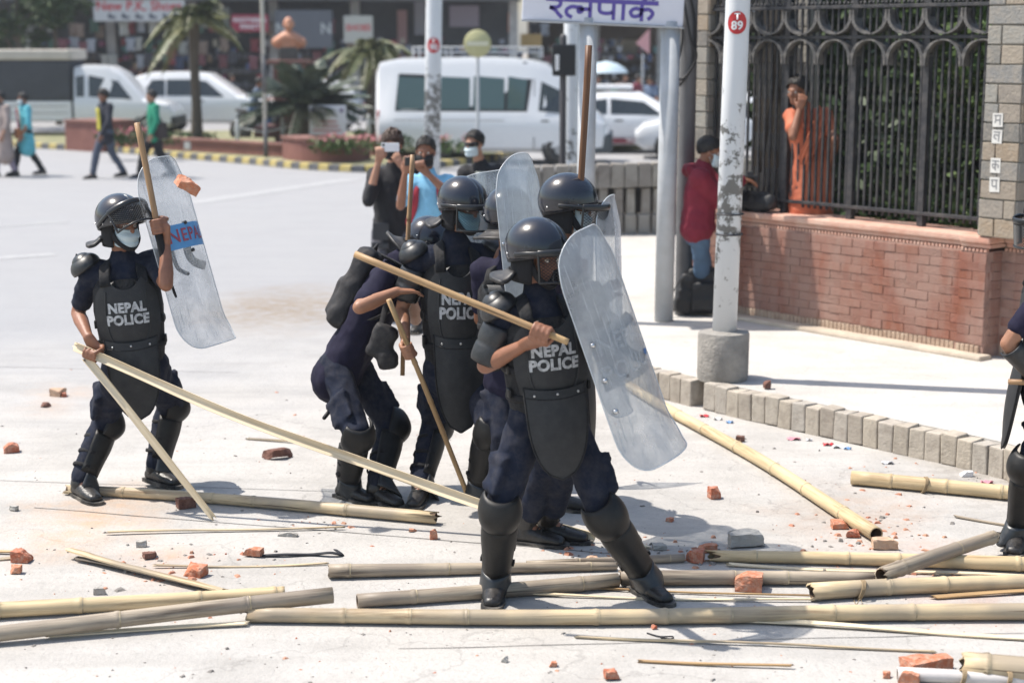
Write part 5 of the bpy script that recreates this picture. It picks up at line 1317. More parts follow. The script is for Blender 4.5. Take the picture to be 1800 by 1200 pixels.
def vest_meshes():
    v = MB(); rings = [(.02, .162, .118), (.08, .172, .130), (.18, .180, .136), (.30, .190, .140), (.40, .182, .132), (.46, .150, .112)]
    def fb(u, t):
        i = min(int(t * 5), 4); q = t * 5 - i; z, a, b = [p + (r - p) * q for p, r in zip(rings[i], rings[i + 1])]; an = 2 * pi * u
        e = lambda c: abs(c) ** .85 * (1 if c > 0 else -1)
        return (a * e(cos(an)), b * e(sin(an)) + .004, z)
    v.grid(fb, 36, 10, .0); wrap = mk(v, 'vest', VEST)
    def sy(x, z): return .172 - 1.75 * x * x - .55 * (z - .26) ** 2
    p = MB()
    def fp(u, t):
        z = .10 + .385 * t; hw = .150 + .022 * sin(pi * min(1, t * 1.15)) - .075 * max(0, (t - .72) / .28) ** 1.4
        x = (u - .5) * 2 * hw; zz = z - (.075 * max(0, 1 - (x / .085) ** 2) ** .5 * max(0, (t - .6) / .4)) + .03 * (1 - t) * (x / hw) ** 2
        return (x, sy(x, zz), zz)
    p.grid(fp, 26, 18, -.022); plate = mk(p, 'front_plate', PLATE, sharp=50)
    e = MB()                                              # raised shield shaped panel edge
    pts = [(-.105, .40), (-.115, .28), (-.10, .17), (-.06, .125), (0, .11), (.06, .125), (.10, .17), (.115, .28), (.105, .40)]
    e.tube(catmull([(x, sy(x, z) + .002, z) for x, z in pts], 4), [.0045] * 33, n=6); edge = mk(e, 'panel_edge', PLATE)
    s = MB()
    for sg in (-1, 1):
        s.grid(lambda u, t, sg=sg: (sg * (.075 + .055 * u - .01 * sin(pi * t)), .135 - .26 * t + .0, .43 + .115 * sin(pi * t) ** .6 * (1 - .25 * u)), 6, 14, .016)
    straps = mk(s, 'shoulder_strap', VEST)
    w = MB()
    for zz in (.13, .235):
        t_ = (zz - .02) / .44
        w.tube([Vector(fb(i / 30, t_)) * 1.0 + Vector((fb(i / 30, t_)[0] * .03, fb(i / 30, t_)[1] * .03, 0)) for i in range(30)], [(.017, .004)] * 30, right=V(0, 0, 1), closed=True, n=6)
    SH['side_strap'] = mk(w, 'side_strap', LINER); w = MB()
    w.bbox((0, 0, 0), (.014, .05, .040), .004)
    SH['buckle'] = mk(w, 'buckle', GUARD)
    g = MB()
    def fg(u, t):
        hw = .142 * (1 - .10 * t) * sqrt(max(0.0, 1 - max(0, (t - .32) / .68) ** 2.3)); x = (u - .5) * 2 * max(hw, .004); z = .135 - .40 * t
        return (x, .170 - 1.9 * x * x + .018 * sin(pi * t) - .01 * t, z + .02 * (abs(x) / .15) ** 2 * (1 - t))
    g.grid(fg, 22, 20, .016); groin = mk(g, 'groin_guard', PLATE, sharp=50)
    ge = MB(); bd = [fg(0, t / 16) for t in range(17)] + [fg(1, t / 16) for t in range(16, -1, -1)]
    ge.tube(bd, [.005] * len(bd), n=6); ge.tube([fg(u / 10, .10) for u in range(11)], [.003] * 11, n=5); gedge = mk(ge, 'guard_piping', VEST)
    rv = MB()
    for x in (-.10, 0, .10): rv.ell((x, .170 - 1.9 * x * x + .006, .118), (.006, .006, .006), n=8, m=5)
    gr = mk(rv, 'rivet', STEEL)
    bp = MB(); bp.grid(lambda u, t: ((u - .5) * (.28 + .03 * sin(pi * t)), -.140 - .012 * sin(pi * u) + 1.2 * ((u - .5) * .28) ** 2 * 1.5, .06 + .38 * t), 12, 8, .02); backp = mk(bp, 'back_plate', PLATE)
    lets = []
    for txt, zz in (('NEPAL', .318), ('POLICE', .256)):
        me = text_mesh(txt, .066, .05, 1.06); bm = bmesh.new(); bm.from_mesh(me); bmesh.ops.triangulate(bm, faces=bm.faces)
        for w in bm.verts: x, y = -w.co.x, w.co.y * 1.02; w.co = V(x, sy(x, zz + y) + .005, zz + y)
        bm.to_mesh(me); bm.free(); me.materials.append(TXTG); me.name = 'lettering'; lets.append(me)
    return wrap, plate, edge, straps, groin, gedge, backp, lets, gr
def pad_meshes():
    a = MB(); a.grid(lambda u, v: (.088 * sin(radians(104 * v)) * cos(2 * pi * u), .098 * sin(radians(104 * v)) * sin(2 * pi * u), .066 * cos(radians(104 * v)) + .012), 28, 9, -.010)
    a.grid(lambda u, v: (.066 * sin(radians(80 * v)) * cos(2 * pi * u), .074 * sin(radians(80 * v)) * sin(2 * pi * u), .062 * cos(radians(80 * v)) + .028), 24, 7, -.008)
    b = MB()
    def fb(u, v):
        an = radians(-105 + 210 * u); r = .069 + .007 * abs(sin(pi * (v * 2))) ** .5
        return (r * cos(an), r * 1.05 * sin(an), -.05 - .185 * v)
    b.grid(fb, 18, 14, .008)
    st = MB()
    for z in (-.09, -.23): st.tube([(.068 * cos(radians(t)), .070 * sin(radians(t)), z) for t in range(0, 360, 24)], [(.013, .003)] * 15, right=V(0, 0, 1), closed=True, n=6)
    return mk(a, 'shoulder_pad', PAD), mk(b, 'arm_guard', PAD), mk(st, 'arm_strap', LINER)

def head_shapes(m_, M, mouth=True):
    q = MB()
    q.ell((0, -.012, .035), (.076, .096, .086)); q.ell((0, .022, -.03), (.062, .068, .082)); q.ell((0, .048, -.086), (.040, .038, .030)); q.ell((0, .0, -.05), (.064, .07, .06))
    q.tube([(0, .083, .010), (0, .100, -.022), (0, .101, -.030)], [.009, .014, .013], n=8); q.ell((-.011, .090, -.031), (.010, .010, .008), n=8, m=6); q.ell((.011, .090, -.031), (.010, .010, .008), n=8, m=6)
    q.tube([(-.046, .066, .014), (-.02, .083, .017), (.02, .083, .017), (.046, .066, .014)], [.010, .011, .011, .010], n=8)
    q.tube([(-.022, .080, -.058), (0, .087, -.056), (.022, .080, -.058)], [.005, .008, .005], n=7); q.tube([(-.020, .079, -.067), (0, .086, -.069), (.020, .079, -.067)], [.005, .008, .005], n=7)
    q.ell((-.045, .052, -.028), (.022, .022, .020)); q.ell((.045, .052, -.028), (.022, .022, .020))
    for sg in (-1, 1): q.ell((sg * .078, -.004, -.012), (.010, .022, .033), n=10, m=8)
    q.xform(M); m_.add(q.v, q.f)
def hand_grip(m_, G, ax, W, r, flip=1, k=1.0):
    """five fingers closed round a bar of radius r through G with direction ax; wrist at W"""
    ax = ax.normalized(); e1 = W - G; e1 = (e1 - ax * e1.dot(ax)).normalized(); e2 = ax.cross(e1) * flip
    P = lambda a, b, c: G + e1 * a * k + e2 * b * k + ax * c * k
    R = r / k
    pal = P(.030, -(R + .010), 0)
    m_.tube([W, W.lerp(pal, .5), pal], [(.030 * k, .024 * k), (.036 * k, .020 * k), (.040 * k, .016 * k)], right=ax, n=12)
    m_.tube([P(.03, -(R + .012), -.03), P(.03, -(R + .012), .03)], [.016 * k, .016 * k], n=8)
    for i, (c, L) in enumerate(((-.031, .86), (-.0105, .97), (.0105, 1.0), (.031, .94))):
        rr = .0092 * k * (1 if i else .9)
        m_.tube([P(.024, -(R + .012), c * 1.0), P(-.008, -(R + .014), c), P(-(R + .012) * 1.0, -(R + .002) * .6, c), P(-(R + .011), (R + .004) * .5, c), P(-.006, R + .011, c), P(.016 * L, R + .010, c)], [rr * 1.1, rr * 1.08, rr * 1.03, rr, rr * .95, rr * .82], n=8)
    m_.tube([P(.058, -(R + .004), .030), P(.040, .004, .044), P(.022, R + .010, .040), P(.002, R + .016, .026)], [.0125 * k, .0115 * k, .0105 * k, .0088 * k], n=8)
def hand_open(m_, W, d, nrm, k=1.0, curl=.5, side=1):
    """relaxed hand: wrist W, direction d, palm normal nrm"""
    d = d.normalized(); nrm = (nrm - d * nrm.dot(d)).normalized(); s = d.cross(nrm) * side
    P = lambda a, b, c: W + d * a * k + s * b * k + nrm * c * k
    m_.tube([W, P(.035, 0, 0), P(.085, 0, 0)], [(.026 * k, .020 * k), (.036 * k, .016 * k), (.040 * k, .013 * k)], right=s, n=12)
    for i, (b, L) in enumerate(((-.030, .058), (-.010, .072), (.010, .076), (.030, .068))):
        a0 = .083; t1 = curl * .5; t2 = curl * 1.2
        p0 = (a0, b, 0); p1 = (a0 + L * .5 * cos(t1), b * 1.12, L * .5 * sin(t1)); p2 = (p1[0] + L * .5 * cos(t2), b * 1.15, p1[2] + L * .5 * sin(t2))
        m_.tube([P(*p0), P(*p1), P(*p2)], [.0092 * k, .0086 * k, .0074 * k], n=8)
    m_.tube([P(.022, .030, .004), P(.055, .050, .018), P(.082, .052, .030)], [.012 * k, .0105 * k, .0085 * k], n=8)

def solve(p, q, px, Yc, la, lb, pref, k=0.02):
    best = None
    for i in range(-60, 61):
        c = at(px[0], px[1], Yc + i * .01); e = (abs((c - p).length - la)) ** 2 + (abs((c - q).length - lb)) ** 2 - k * .02 * (c - (p + q) / 2).dot(pref)
        if best is None or e < best[0]: best = (e, c)
    return best[1]

def person(name, label, S):
    """S: pose in photograph pixels with depths (metres, + is away from the camera) and clothing"""
    Y0 = S['Y']; sc = S.get('scale', 1.0); gz = S.get('gz', 0.0)
    pt = lambda a: at(a[0], a[1], Y0 + (a[2] if len(a) > 2 else 0))
    fwd = yaw_vec(S['yaw'])
    P, N_, Hd = pt(S['pelvis']), pt(S['neck']), pt(S['head'])
    shR, shL = pt(S['sh_r']), pt(S['sh_l'])
    hipx = (-UP.cross(fwd)); hipx = fwd.cross(UP).normalized()
    hipR, hipL = P + hipx * .088 * sc, P - hipx * .088 * sc
    feet = {}
    for sd, hp in (('r', hipR), ('l', hipL)):
        f = S['foot_' + sd]; g = gnd(f[0], f[1], gz); lift = f[3] if len(f) > 3 else 0
        an = g + V(0, 0, .095 * sc + lift); fd = yaw_vec(f[2])
        kn = solve(hp, an, S['kn_' + sd], (hp.y + an.y) / 2, .425 * sc, .405 * sc, fwd * .6 + fd * .6)
        feet[sd] = (hp, kn, an, fd)
    arms = {}
    for sd, shp in (('r', shR), ('l', shL)):
        w = pt(S['wr_' + sd]); e = solve(shp, w, S['el_' + sd], (shp.y + w.y) / 2, .285 * sc, .255 * sc, S.get('elpref_' + sd, -fwd * .5 + V(0, 0, -.2)))
        arms[sd] = (shp, e, w)
    if S.get('debug'):
        print(name, 'torso %.2f' % (N_ - P).length, 'neck-head %.2f' % (Hd - N_).length, 'shw %.2f' % (shR - shL).length,
              *['%s th %.2f sh %.2f' % (k, (v[1] - v[0]).length, (v[2] - v[1]).length) for k, v in feet.items()], *['%s ua %.2f fa %.2f' % (k, (v[1] - v[0]).length, (v[2] - v[1]).length) for k, v in arms.items()])
    root = thing(name, label, 'person', V(P.x, P.y, gz)); ro = root.location.copy(); off = Matrix.Translation(-ro)
    tz = (N_ - P).normalized(); tx = (shR - shL); tx = (tx - tz * tx.dot(tz)).normalized(); ty = tz.cross(tx)
    if ty.dot(fwd) < -.2 and not S.get('flip_ok'): pass
    ts = (N_ - P).length / .56; TM = frame(P, tx, ty, tz) @ Matrix.Diagonal((sc * S.get('tw', 1), sc * S.get('tw', 1), ts, 1))
    # head frame
    hy = yaw_vec(S['look'][0]); pit = radians(S['look'][1]); hf = (hy * cos(pit) + UP * sin(pit)).normalized(); hx = hf.cross(UP).normalized(); hz = hx.cross(hf)
    rl_ = radians(S['look'][2]) if len(S['look']) > 2 else 0
    hx, hz = hx * cos(rl_) + hz * sin(rl_), hz * cos(rl_) - hx * sin(rl_)
    hs = S.get('hs', 1.0) * sc; HM = frame(Hd, hx, hf, hz) @ Matrix.Scale(hs, 4)
    skin = SKIN[S.get('skin', 0)]; vx = S.get('voxel', .0065); A = arms
    # --- continuous body
    b = MB(); head_shapes(b, HM)
    b.tube([N_ - tz * .03, N_.lerp(HM @ V(0, -.02, -.06), .5), HM @ V(0, -.015, -.05)], [.058 * sc, .053 * sc, .052 * sc], n=12)
    b.tube([P - tz * .03, P + tz * .14, P + tz * .32, N_ - tz * .09, N_ - tz * .01], [(.13 * sc, .085 * sc), (.12 * sc, .08 * sc), (.135 * sc, .085 * sc), (.12 * sc, .065 * sc), (.06 * sc, .055 * sc)], right=tx, n=14)
    for sd, (s, e, w) in A.items():
        b.tube([N_ - tz * .10, s], [.05 * sc, .048 * sc], n=10); b.tube([s, s.lerp(e, .45), e], [.050 * sc, .046 * sc, .039 * sc], n=12)
        b.tube([e, e.lerp(w, .3), e.lerp(w, .7), w], [.039 * sc, .042 * sc, .033 * sc, .0265 * sc], n=12)
        h = S.get('hand_' + sd)
        if h and h[0] == 'grip': hand_grip(b, h[1], h[2], w, h[3], h[4] if len(h) > 4 else 1, sc * 1.08)
        else:
            d = (w - e).normalized(); hd = h[1] if h else d + V(0, 0, -.35); hn = h[2] if h else (fwd.cross(d) if d.z < -.5 else -UP)
            hand_open(b, w, hd, hn, sc * 1.05, h[3] if h and len(h) > 3 else .5, h[4] if h and len(h) > 4 else (1 if sd == 'r' else -1))
    for sd, (hp, kn, an, fd) in feet.items():
        b.tube([P, hp], [.08 * sc, .075 * sc], n=10); b.tube([hp, kn], [.072 * sc, .050 * sc], n=12); b.tube([kn, kn.lerp(an, .35), an], [.048 * sc, .048 * sc, .035 * sc], n=12)
        b.tube([an, an + fd * .06 * sc - V(0, 0, .04 * sc), an + fd * .14 * sc - V(0, 0, .055 * sc)], [.034 * sc, .03 * sc, .022 * sc], n=8)
    b.xform(off); link('body', fuse(b, vx, 3, name='body', sfac=.35), skin, root)
    ew, ei = shared('eye', eye_mesh)
    for sg in (-1, 1): e_ = inst('eye', ew, root, off @ HM @ Matrix.Translation((sg * .031, .0735, -.002))); inst('iris', ei, e_)
    # --- clothes
    top = S['top']; cv = S.get('cvoxel', .013); wr = S.get('wrinkle', (.011, 9.5, .8))
    c = MB(); k = sc * S.get('girth', 1.0)
    hem = S.get('hem', .06)
    tors = [P - tz * hem * sc, P + tz * .03, P + tz * .15, P + tz * .30, N_ - tz * .13, N_ - tz * .05, N_ + tz * .005]
    trad = [(.172 * k, .128 * k), (.168 * k, .122 * k), (.158 * k, .115 * k), (.172 * k, .120 * k), (.160 * k, .105 * k), (.105 * k, .085 * k), (.070 * k, .070 * k)]
    if S.get('skirt'):
        sl = S['skirt']; low = P - V(0, 0, sl); tors = [low, P.lerp(low, .5)] + tors[1:]; trad = [(.20 * k, .17 * k), (.19 * k, .15 * k)] + trad[1:]
    c.tube(tors, trad, right=tx, n=18)
    for sd, (s, e, w) in A.items():
        fr = S.get('sleeve', .8); q = s.lerp(e, min(1, fr)) if fr <= 1 else e
        c.tube([N_ - tz * .11, s + tz * .005], [.085 * k, .076 * k], n=12)
        ks = k * S.get('slv', 1.0)
        if fr <= 1: c.tube([s, s.lerp(e, fr * .5), q], [.072 * ks, .066 * ks, .062 * ks], n=12)
        else:
            w2 = e.lerp(w, fr - 1); c.tube([s, s.lerp(e, .5), e], [.076 * k, .066 * k, .060 * k], n=12); c.tube([e, e.lerp(w2, .5), w2], [.060 * k, .053 * k, .044 * k], n=12)
    if S.get('collar', True):
        for a in range(-60, 61, 20): pass
        c.tube([N_ - tz * .02 + tx * .055 * sin(radians(a)) * sc * 1.2 + ty * (.055 * cos(radians(a)) + .0) * sc * 1.25 + tz * (.012 - .035 * max(0, cos(radians(a))) ** 3) for a in range(0, 360, 24)], [(.022 * sc, .010 * sc)] * 15, right=tz, closed=True, n=6)
    if S.get('hood'): c.tube([N_ - ty * .09 + tx * .09 - tz * .01, N_ - ty * .13 - tz * .03, N_ - ty * .09 - tx * .09 - tz * .01], [.045, .055, .045], n=10)
    if S.get('pocket'):
        for sd, (s, e, w) in A.items(): pass
    c.xform(off); link(S.get('topname', 'shirt'), fuse(c, cv, 2, wr, name=S.get('topname', 'shirt')), top, root)
    if S.get('legs') is not None:
        c = MB(); lr = S.get('legr', 1.0) * sc
        c.tube([P + tz * .07, P, P - tz * .06 * sc], [(.150 * sc, .108 * sc), (.165 * sc, .122 * sc), (.15 * sc, .115 * sc)], right=hipx, n=16)
        for sd, (hp, kn, an, fd) in feet.items():
            ex = S.get('cuff', .06); a2 = an.lerp(kn, ex)
            c.tube([hp + V(0, 0, .01), hp.lerp(kn, .5), kn], [.092 * lr, .083 * lr, .074 * lr], n=14)
            c.tube([kn, kn.lerp(a2, .45), a2], [.076 * lr, .072 * lr, .062 * lr], n=14)
            if S.get('cargo'):
                sgn = 1 if sd == 'r' else -1; side = hipx * sgn; m = hp.lerp(kn, .62) + side * .078
                ax = (kn - hp).normalized(); yy = side.cross(ax).normalized(); R = Matrix((side, yy, ax)).transposed()
                c.bbox(m, (.035, .15, .17), .012, R); c.bbox(m + side * .008 - ax * .075, (.035, .16, .04), .010, R)
        c.xform(off); link('trousers', fuse(c, cv, 2, wr, name='trousers'), S['legs'], root)
    # --- footwear
    sk = S.get('shoe', 'boot'); bt, so, lc = shared(sk, lambda: boot_meshes(sk == 'boot'))
    for sd, (hp, kn, an, fd) in feet.items():
        fp = S['foot_' + sd][4] if len(S['foot_' + sd]) > 4 else 0
        FM = off @ frame(an, fd.cross(UP), fd, UP) @ Matrix.Rotation(radians(fp), 4, 'X') @ Matrix.Scale(sc * 1.04, 4)
        o = inst('boot' if sk == 'boot' else 'shoe', bt, root, FM); inst('sole', so, o); inst('lace', lc, o)
        if sk == 'boot':
            def shaft_mesh():
                t = MB(); t.tube([(0, -.012, .16), (0, -.014, .08), (0, -.012, -.015)], [(.048, .055), (.045, .052), (.044, .052)], right=V(1, 0, 0), n=14); l = MB()
                for q in range(6): zq = .0 + q * .026; l.tube([(-.026, .028, zq), (0, .043 - .0008 * q, zq + .006), (.026, .028, zq + .012)], [.0035] * 3, n=5)
                return mk(t, 'boot_shaft', BOOTM), mk(l, 'lace', MATS['lace'])
            sm, sl2 = shared('shaft', shaft_mesh); z = (kn - an).normalized(); y = (fd - z * fd.dot(z)).normalized()
            o2 = inst('boot_shaft', sm, root, off @ frame(an, y.cross(z), y, z) @ Matrix.Scale(sc * 1.04, 4)); inst('lace', sl2, o2)
        if S.get('shins'):
            g, kc, fl, st = shared('shin', shin_meshes); z = (kn - an).normalized(); y = (fd * .55 + fwd * .45); 
            if (kn - (hp + an) / 2).length > .04: y = y * .6 + (kn - (hp + an) / 2).normalized() * .6
            y = (y - z * y.dot(z)).normalized()
            GM = off @ frame(kn, y.cross(z), y, z) @ Matrix.Diagonal((sc * 1.12, sc * 1.12, (kn - an).length / .40, 1))
            o = inst('shin_guard', g, root, GM); inst('knee_cup', kc, o); inst('instep_flap', fl, o); inst('strap', st, o)
    # --- head wear
    if S.get('helmet'):
        he, rim = shared('helmet', helmet_mesh); ng, ln, cs, rv = shared('helmx', helmet_extra); gr, vf = shared('visor', visor_meshes)
        o = inst('helmet', he, root, off @ HM @ Matrix.Rotation(radians(S.get('hpitch', 0)), 4, 'X')); inst('rim', rim, o); inst('neck_guard', ng, o); inst('chin_strap', cs, o); inst('rivet', rv, o); inst('liner', ln, o)
        v = inst('visor', gr, root, off @ HM @ Matrix.Rotation(radians(S.get('hpitch', 0) + S.get('visor', 0)), 4, 'X') @ Matrix.Translation((0, 0, .0))); inst('visor_frame', vf, v)
    if S.get('hair'):
        src = shared('hair_' + S['hair'], lambda: hair_mesh(S['hair']))
        o = inst('hair', src, root, off @ HM)
        if S.get('haircol'): 
            o.data = src.copy(); o.data.materials.clear(); o.data.materials.append(S['haircol'])
    if S.get('mask'):
        inst('face_mask', shared('mask_' + S['mask'].name, lambda: mask_mesh(S['mask'])), root, off @ HM)
    # --- armour
    if S.get('armour'):
        wrap, plate, edge, straps, groin, gedge, backp, lets, gr = shared('vest', vest_meshes); VM = off @ TM
        o = inst('vest', wrap, root, VM); p = inst('front_plate', plate, o); inst('panel_edge', edge, o); inst('shoulder_strap', straps, o); inst('back_plate', backp, o); inst('side_strap', SH['side_strap'], o); [inst('buckle', SH['buckle'], o, Matrix.Translation((sg * .182, .05, zz))) for sg in (-1, 1) for zz in (.13, .235)]
        for l in lets: inst('lettering', l, o)
        if S['armour'] > 1:
            GM = off @ TM @ Matrix.Translation((0, 0, .12)) @ Matrix.Rotation(radians(S.get('groin', 4)), 4, 'X') @ Matrix.Translation((0, .012, -.12)); o = inst('groin_guard', groin, root, GM); inst('guard_piping', gedge, o); inst('rivet', gr, o)
        for sd, (s, e, w) in A.items():
            if sd not in S.get('pads', 'rl'): continue
            sp, ag, ast = shared('pad', pad_meshes); sg = 1 if sd == 'r' else -1
            z = (tz * .85 + tx * sg * .5).normalized(); y = (ty - z * ty.dot(z)).normalized()
            inst('shoulder_pad', sp, root, off @ frame(s + z * .035, y.cross(z), y, z) @ Matrix.Scale(sc, 4))
            if S.get('armguard') and sd in S['armguard']:
                z = (s - e).normalized(); x = tx * sg + ty * S.get('agf', .35); x = (x - z * x.dot(z)).normalized()
                o = inst('arm_guard', ag, root, off @ frame(s, x, z.cross(x), z) @ Matrix.Scale(sc * .94, 4)); inst('arm_strap', ast, o)
    S['_'] = dict(root=root, off=off, HM=HM, TM=TM, arms=arms, feet=feet, tx=tx, ty=ty, tz=tz, P=P, N=N_)
    return root

# ---- things in hands: placed first so that hands close on them
def P2(a): return at(*a)
rods = {}
def rod(key, a, b, r): rods[key] = (a, b, r)
rod('A_strip_long', at(133, 611, 8.80), gnd(1042, 946, .02), .018)
rod('A_strip_short', at(152, 632, 8.78), gnd(374, 909, .015), .017)
rod('A_baton', at(238, 216, 8.90), at(291, 470, 8.84), .017)
rod('C_stick', at(682, 526, 8.62), gnd(826, 880, .012), .0145)
rod('D_stick', at(626, 446, 7.02), at(997, 602, 6.78), .0155)
rod('E_stick', at(1030, 80, 8.0), at(1019, 470, 7.95), .0165)
rod('B_stick', at(722, 272, 9.25), at(712, 660, 9.12), .0135)
def on(key, px):                                  # point of a rod nearest to photograph column/row px
    a, b, r = rods[key]; best = None
    for i in range(401):
        p = a.lerp(b, i / 400); d = ray(*px).normalized(); q = p - V(0, 0, CAMZ); e = (q - d * q.dot(d)).length
        if best is None or e < best[0]: best = (e, p)
    return best[1]
def axis(key): a, b, r = rods[key]; return (b - a).normalized()

OFF = dict(top=NAVY, legs=NAVY, helmet=True, shins=True, armour=2, cargo=True, sleeve=.72, slv=.92, debug=False)
G1 = on('A_strip_long', (164, 616))
PA = dict(OFF, Y=8.98, yaw=14, pelvis=(238, 640), neck=(216, 452), head=(213, 392, -.02), look=(50, -6), visor=42, hpitch=4, hs=1.0, mask=MASKP,
    sh_r=(160, 480, .0), sh_l=(270, 462, .06), el_r=(137, 550), wr_r=(155, 592, -.16), el_l=(292, 500), wr_l=(291, 428, -.10),
    hand_r=('grip', G1, axis('A_strip_long'), .018, 1), hand_l=('grip', on('A_baton', (281, 398)), -axis('A_baton'), .017, 1),
    foot_r=(144, 874, 40), foot_l=(276, 856, 48, .03), kn_r=(184, 742), kn_l=(298, 712), pads='r', groin=2, skin=1)
person('police_officer', 'police officer at left holding split bamboo strips, baton and a NEPAL banded shield', PA)
PC = dict(OFF, Y=8.98, yaw=18, pelvis=(800, 645), neck=(800, 420), head=(814, 362, -.03), look=(46, -12), visor=8, hpitch=2, mask=MASKB,
    sh_r=(735, 458, -.02), sh_l=(864, 452, .06), el_r=(706, 545), wr_r=(713, 598, -.22), el_l=(893, 530), wr_l=(880, 600, .0),
    hand_r=('grip', on('C_stick', (719, 616)), axis('C_stick'), .0145, 1),
    foot_r=(738, 880, -8), foot_l=(840, 884, 30), kn_r=(764, 745), kn_l=(862, 752), armguard='rl', groin=4, skin=0)
person('police_officer', 'police officer in the middle with blue mask and visor resting a stick on the ground', PC)
GD = on('D_stick', (951, 585))
PD = dict(OFF, Y=7.22, yaw=22, pelvis=(962, 728), neck=(948, 512), head=(945, 446, -.02), look=(56, -14), visor=10, hpitch=8, cvoxel=.011,
    sh_r=(886, 556, -.03), sh_l=(1030, 540, .07), el_r=(853, 642), wr_r=(922, 606, -.20), el_l=(1082, 640), wr_l=(1052, 622, -.06),
    hand_r=('grip', GD, axis('D_stick'), .0155, 1), hand_l=('grip', at(1036, 606, 7.22 - .10), V(.28, .0, -.95), .014, -1),
    foot_r=(872, 1048, -6), foot_l=(1132, 1044, 30), kn_r=(880, 892), kn_l=(1062, 902), armguard='r', groin=3, skin=1)
person('police_officer', 'front police officer aiming a stick behind a large scratched shield', PD)
PB = dict(OFF, Y=9.15, yaw=62, pelvis=(604, 640, .0), neck=(700, 462, .10), head=(752, 430, .22), look=(95, -48), hpitch=0, visor=4, top=NAVY2, armour=0, cargo=True,
    sh_r=(672, 492, -.15), sh_l=(720, 470, .24), el_r=(632, 540), wr_r=(698, 512, -.30), el_l=(730, 560), wr_l=(722, 520, .05), sleeve=.75, hem=.10,
    hand_l=('grip', on('B_stick', (716, 515)), axis('B_stick'), .0135, 1),
    foot_r=(612, 876, 50), foot_l=(664, 882, 45), kn_r=(626, 760), kn_l=(686, 748), girth=1.06, skin=0, elpref_r=V(0, -1, 0))
person('police_officer', 'bent over police officer with a black backpack beside the middle officer', PB)
PE = dict(OFF, Y=8.02, yaw=80, pelvis=(975, 690), neck=(985, 440), head=(1000, 362), look=(80, -4), visor=0, hpitch=0, mask=MASKP, shins=False, cargo=True, top=NAVY2,
    sh_r=(985, 490, -.18), sh_l=(990, 478, .18), el_r=(1000, 580), wr_r=(1012, 500, -.08), el_l=(1040, 580), wr_l=(1062, 530, .10),
    hand_r=('grip', on('E_stick', (1020, 470)), axis('E_stick'), .0165, 1), foot_r=(928, 955, 70), foot_l=(968, 950, 75), kn_r=(955, 820), kn_l=(990, 815), skin=1, cuff=.25)
person('police_officer', 'police officer in profile directly behind the front officer, mesh visor facing right', PE)
PF = dict(OFF, Y=8.66, yaw=150, pelvis=(905, 655), neck=(898, 450), head=(893, 380), look=(165, -8), visor=0, shins=True, top=NAVY2, armour=1, pads='',
    sh_r=(945, 480, .0), sh_l=(850, 478, .05), el_r=(962, 570), wr_r=(950, 500, .1), el_l=(845, 560), wr_l=(868, 470, .18), foot_r=(978, 895, 75), foot_l=(880, 890, 120), kn_r=(940, 765), kn_l=(888, 765), skin=1)
person('police_officer', 'police officer facing away, mostly hidden, helmet against an upright shield', PF)
PG = dict(OFF, Y=7.95, yaw=-60, pelvis=(1850, 690), neck=(1858, 452), head=(1850, 385), look=(-70, -5), visor=0, top=NAVY2, armour=2, armguard='',
    sh_r=(1838, 500, .17), sh_l=(1850, 495, -.17), el_r=(1860, 590), wr_r=(1835, 640, .1), el_l=(1772, 604), wr_l=(1828, 668, -.1),
    hand_l=('grip', at(1840, 672, 7.85), V(1, .1, 0), .014, 1), foot_r=(1850, 950, -40), foot_l=(1790, 962, -25), kn_r=(1862, 830), kn_l=(1810, 815), skin=0, groin=8)
person('police_officer', 'police officer cut off by the right edge with bare elbow and shin guard', PG)
rod('G_stick', at(1773, 671, 7.85), at(1990, 676, 7.8), .014)
d_ = PG['_']; s, e, w = d_['arms']['l']; fa = shared('forearm', lambda: (lambda t: (t.grid(lambda u, v: ((.052 - .012 * v) * cos(radians(-120 + 240 * u)), (.052 - .012 * v) * sin(radians(-120 + 240 * u)), -.02 - .20 * v), 14, 8, .007), mk(t, 'forearm_guard', PAD))[1])(MB()))
z = (e - w).normalized(); x = (-z.cross(UP)).normalized(); inst('forearm_guard', fa, d_['root'], d_['off'] @ frame(e, x, z.cross(x), z))

# ---- backpack of the bent officer, chest pouch, slung baton
d_ = PB['_']; M = d_['off'] @ d_['TM']
BAGM = mat('backpack_nylon', (.010, .010, .013), .7, bump=.5, bscale=12, bdist=.02, dust=.08)
bp = thing('backpack', 'black backpack on the back of the bent over officer', 'backpack', M=d_['TM'] @ Matrix.Translation((0, -.145, .35)) @ Matrix.Rotation(.05, 4, 'X'))
t = MB(); t.bbox((0, 0, 0), (.30, .13, .42), .05); t.bbox((0, -.065, -.07), (.22, .05, .20), .025); link('bag', fuse(t, .012, 3, (.012, 7, 1), name='bag'), BAGM, bp)
for sg in (-1, 1):
    t = MB(); t.tube(catmull([(sg * .10, .06, -.17), (sg * .15, .20, -.10), (sg * .13, .315, .05), (sg * .11, .28, .18), (sg * .09, .08, .20)], 5), [(.024, .006)] * 21, right=V(1, 0, 0), n=6); t.build('strap', BAGM, bp)
t = MB(); t.tube([(-.04, 0, .20), (0, 0, .24), (.04, 0, .20)], [.008] * 3, n=6); t.build('handle', BAGM, bp)
po = thing('chest_pouch', 'black pouch hanging from the chest of the bent over officer', 'pouch', at(672, 600, 8.98))
t = MB(); t.bbox((0, 0, 0), (.14, .10, .20), .03, Matrix.Rotation(.4, 3, 'Y')); t.bbox((.03, -.02, -.1), (.11, .09, .10), .03); link('bag', fuse(t, .012, 3, (.01, 8, 1), name='bag'), BAGM, po)
